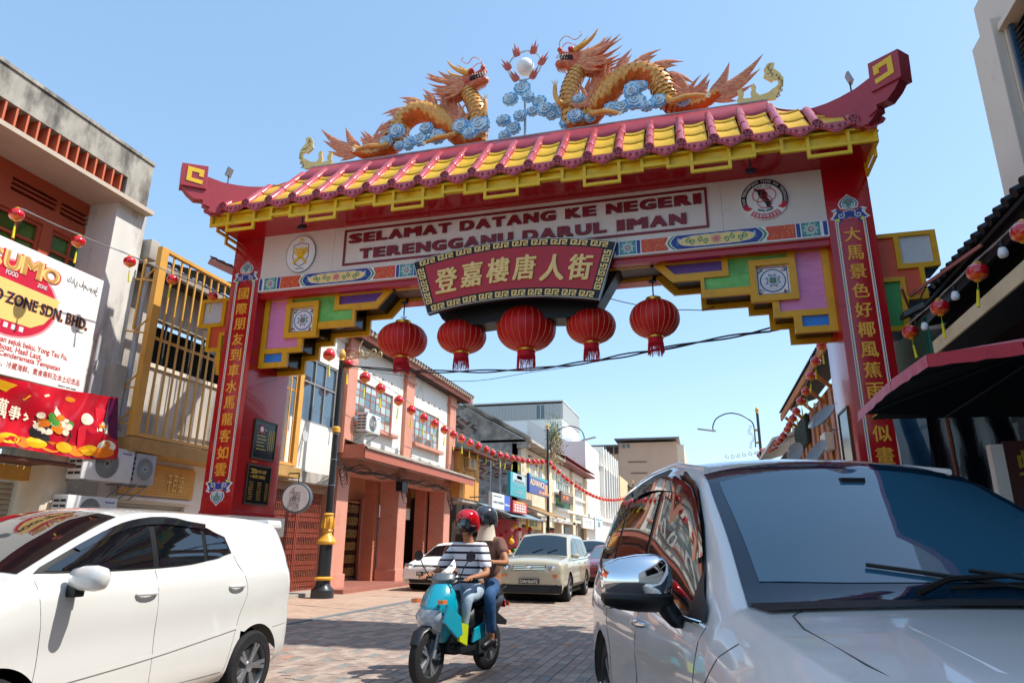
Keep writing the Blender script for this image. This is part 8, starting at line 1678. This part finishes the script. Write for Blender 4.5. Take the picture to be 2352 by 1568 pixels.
def rider(label, hip, lean, hands, feet, knees, shirt, jeans, helmet, extra=None, hd=(0, 0), sleeves=.45):
    t = thing('person', label, 'person', SCX, SCR, 'riders on the scooter', world=False); hx, hy, hz = hip
    ch_ = (hx, hy - lean * .75, hz + .36); nk = (hx, hy - lean, hz + .54); hc = (hx + hd[0], hy - lean - .04, hz + .72)
    p = {'hip': (hx, hy, hz, (.15, .12)), 'waist': (hx, hy - lean * .35, hz + .16, (.13, .1)), 'chest': (*ch_, (.14, .095)), 'neck': (*nk, .055), 'jaw': (hc[0], hc[1] - .01, hc[2] - .07, .07), 'head': (*hc, .088), 'crown': (hc[0], hc[1] + .01, hc[2] + .07, .08)}
    e = [('hip', 'waist'), ('waist', 'chest'), ('chest', 'neck'), ('neck', 'jaw'), ('jaw', 'head'), ('head', 'crown')]; sh = {}; jn = {'hip': (hx, hy, hz, (.165, .14)), 'waist': (hx, hy - lean * .2, hz + .1, (.15, .12))}; je = [('hip', 'waist')]
    st = {'hip': (hx, hy, hz + .02, (.165, .135)), 'waist': (hx, hy - lean * .35, hz + .16, (.16, .125)), 'chest': (*ch_, (.2, .15)), 'collar': (nk[0], nk[1] + .01, nk[2] - .035, .082)}; se = [('hip', 'waist'), ('waist', 'chest'), ('chest', 'collar')]
    for i, s in enumerate((-1, 1)):
        k = 'lr'[i]; S = Vector((hx + s * .19, ch_[1] - .01, ch_[2] + .09)); H = Vector(hands[i]); mid = (S + H) / 2 + Vector((s * .09, .05, -.12))
        p['s' + k] = (*S, .055); p['e' + k] = (*mid, .042); p['w' + k] = (*H, .028); d = (H - mid).normalized(); pl = H + d * .07; p['p' + k] = (*pl, (.036, .02)); e += [('chest', 's' + k), ('s' + k, 'e' + k), ('e' + k, 'w' + k), ('w' + k, 'p' + k)]
        sd = d.cross(Z).normalized()
        for f in range(5):
            o = sd * (f - 1.5) * .02 if f < 4 else sd * -.045; q1 = pl + d * (.035 if f < 4 else -.0) + o; q2 = q1 + d * (.03 - .004 * abs(f - 1.5)) - Z * .02; p['f%s%d' % (k, f)] = (*q1, .0095); p['g%s%d' % (k, f)] = (*q2, .008); e += [('p' + k, 'f%s%d' % (k, f)), ('f%s%d' % (k, f), 'g%s%d' % (k, f))]
        st['s' + k] = (*S, .085); sl = S + (mid - S) * (sleeves / .5); st['c' + k] = (*sl, .07); se += [('chest', 's' + k), ('s' + k, 'c' + k)]
        L0 = Vector((hx + s * .1, hy - .02, hz - .03)); K = Vector(knees[i]); F = Vector(feet[i]); p['t' + k] = (*L0, .085); p['k' + k] = (*K, .058); p['a' + k] = (*F, .04); p['o' + k] = (F.x, F.y - .16, F.z - .045, (.04, .025)); e += [('hip', 't' + k), ('t' + k, 'k' + k), ('k' + k, 'a' + k), ('a' + k, 'o' + k)]
        jn['t' + k] = (*L0, .1); jn['k' + k] = (*K, .075); jn['a' + k] = (F.x, F.y, F.z + .06, .062); je += [('hip', 't' + k), ('t' + k, 'k' + k), ('k' + k, 'a' + k)]
        f_ = MB(); f_.tube([(F.x, F.y + .05, F.z - .03), (F.x, F.y - .05, F.z - .02), (F.x, F.y - .17, F.z - .05), (F.x, F.y - .21, F.z - .055)], [.045, .05, .045, .02], 10, flat=.9); f_.build('shoe', m_blk if i else m_rubber, t, smooth=60)
    skin('body', p, e, m_skin, t); skin('shirt', st, se, shirt, t); skin('jeans', jn, je, jeans, t)
    hc = Vector(hc); MB().tube([hc + Vector((0, -.085, .02)), hc + Vector((0, -.112, -.02)), hc + Vector((0, -.1, -.035))], [.01, .017, .012], 8).build('nose', m_skin, t, smooth=60)
    for s in (-1, 1): MB().lathe([(.001, -.014), (.014, 0), (.001, .014)], hc + Vector((s * .033, -.083, .018)), 10).build('eye', m_blk, t, smooth=60)
    MB().tube([hc + Vector((-.025, -.083, -.062)), hc + Vector((0, -.09, -.064)), hc + Vector((.025, -.083, -.062))], .006, 6).build('mouth', M('lips', '8a4a40', .5), t)
    hm = MB(); hm.loft([[hc + Vector((0, .015, .03)) + Vector((r * math.cos(a * .314), r * 1.14 * math.sin(a * .314) + (.0 if z > 0 else .02), z + (-.05 if math.sin(a * .314) > .2 and z < 0 else 0))) for a in range(20)] for r, z in ((.118, -.055), (.132, -.01), (.134, .03), (.125, .075), (.1, .115), (.06, .138), (.01, .145))])
    hh = hm.build('helmet', helmet, t, smooth=70, fix=True); MB().loft([[hc + Vector((w_ * math.sin(a), -.03 - r * math.cos(a), z)) for a in [-.95 + 1.9 * k / 10 for k in range(11)]] for w_, r, z in ((.13, .135, .055), (.132, .15, .0), (.125, .14, -.05))], closed=False).build('visor', M('smoke_visor', '1b2228', .03), hh, smooth=70)
    MB().tube([hc + Vector((-.1, -.02, -.03)), hc + Vector((-.06, -.03, -.11)), hc + Vector((0, -.04, -.125)), hc + Vector((.06, -.03, -.11)), hc + Vector((.1, -.02, -.03))], .008, 5).build('chin_strap', m_blk, hh)
    return t, hc
m_jn1, m_jn2 = M('pale_denim', '9fb3c2', .85, var=.3, vs=7, bump=.9, bs=11), M('blue_denim', '2b5078', .85, var=.35, vs=7, bump=.9, bs=11)
r1, h1 = rider('scooter driver in a striped polo shirt, pale jeans and a red helmet', (0, .24, .90), .1, [(-.3, -.25, 1.05), (.3, -.25, 1.05)], [(-.12, -.16, .4), (.12, -.16, .4)], [(-.2, -.2, .84), (.2, -.2, .84)], striped(), m_jn1, M('helmet_red', 'c8101c', .12, coat=1))
MB().loft([[h1 + Vector((r * math.cos(a * .4), r * 1.1 * math.sin(a * .4) + .02, z)) for a in range(16)] for r, z in ((.088, -.09), (.105, -.04), (.108, 0), (.09, .03))]).build('hair', m_blk, r1, smooth=60)
r2, h2 = rider('scooter passenger in a brown shirt, blue jeans and a dark grey helmet', (.02, .60, .96), .06, [(-.2, .1, 1.02), (.32, .2, 1.2)], [(-.24, .3, .36), (.24, .3, .36)], [(-.26, .2, .84), (.26, .2, .84)], M('brown_shirt', '7d5a4c', .85, var=.35, vs=9, bump=.2, bs=14), m_jn2, M('helmet_grey', '3f464e', .15, coat=1), sleeves=.3)
MB().loft([[h2 + Vector((r * math.cos(a * .4), r * math.sin(a * .4) + .03, z)) for a in range(16)] for r, z in ((.13, -.24), (.11, -.17), (.1, -.1), (.1, -.05))]).build('scarf', M('cream_scarf', 'd8cbb8', .9, var=.1), r2, smooth=60)
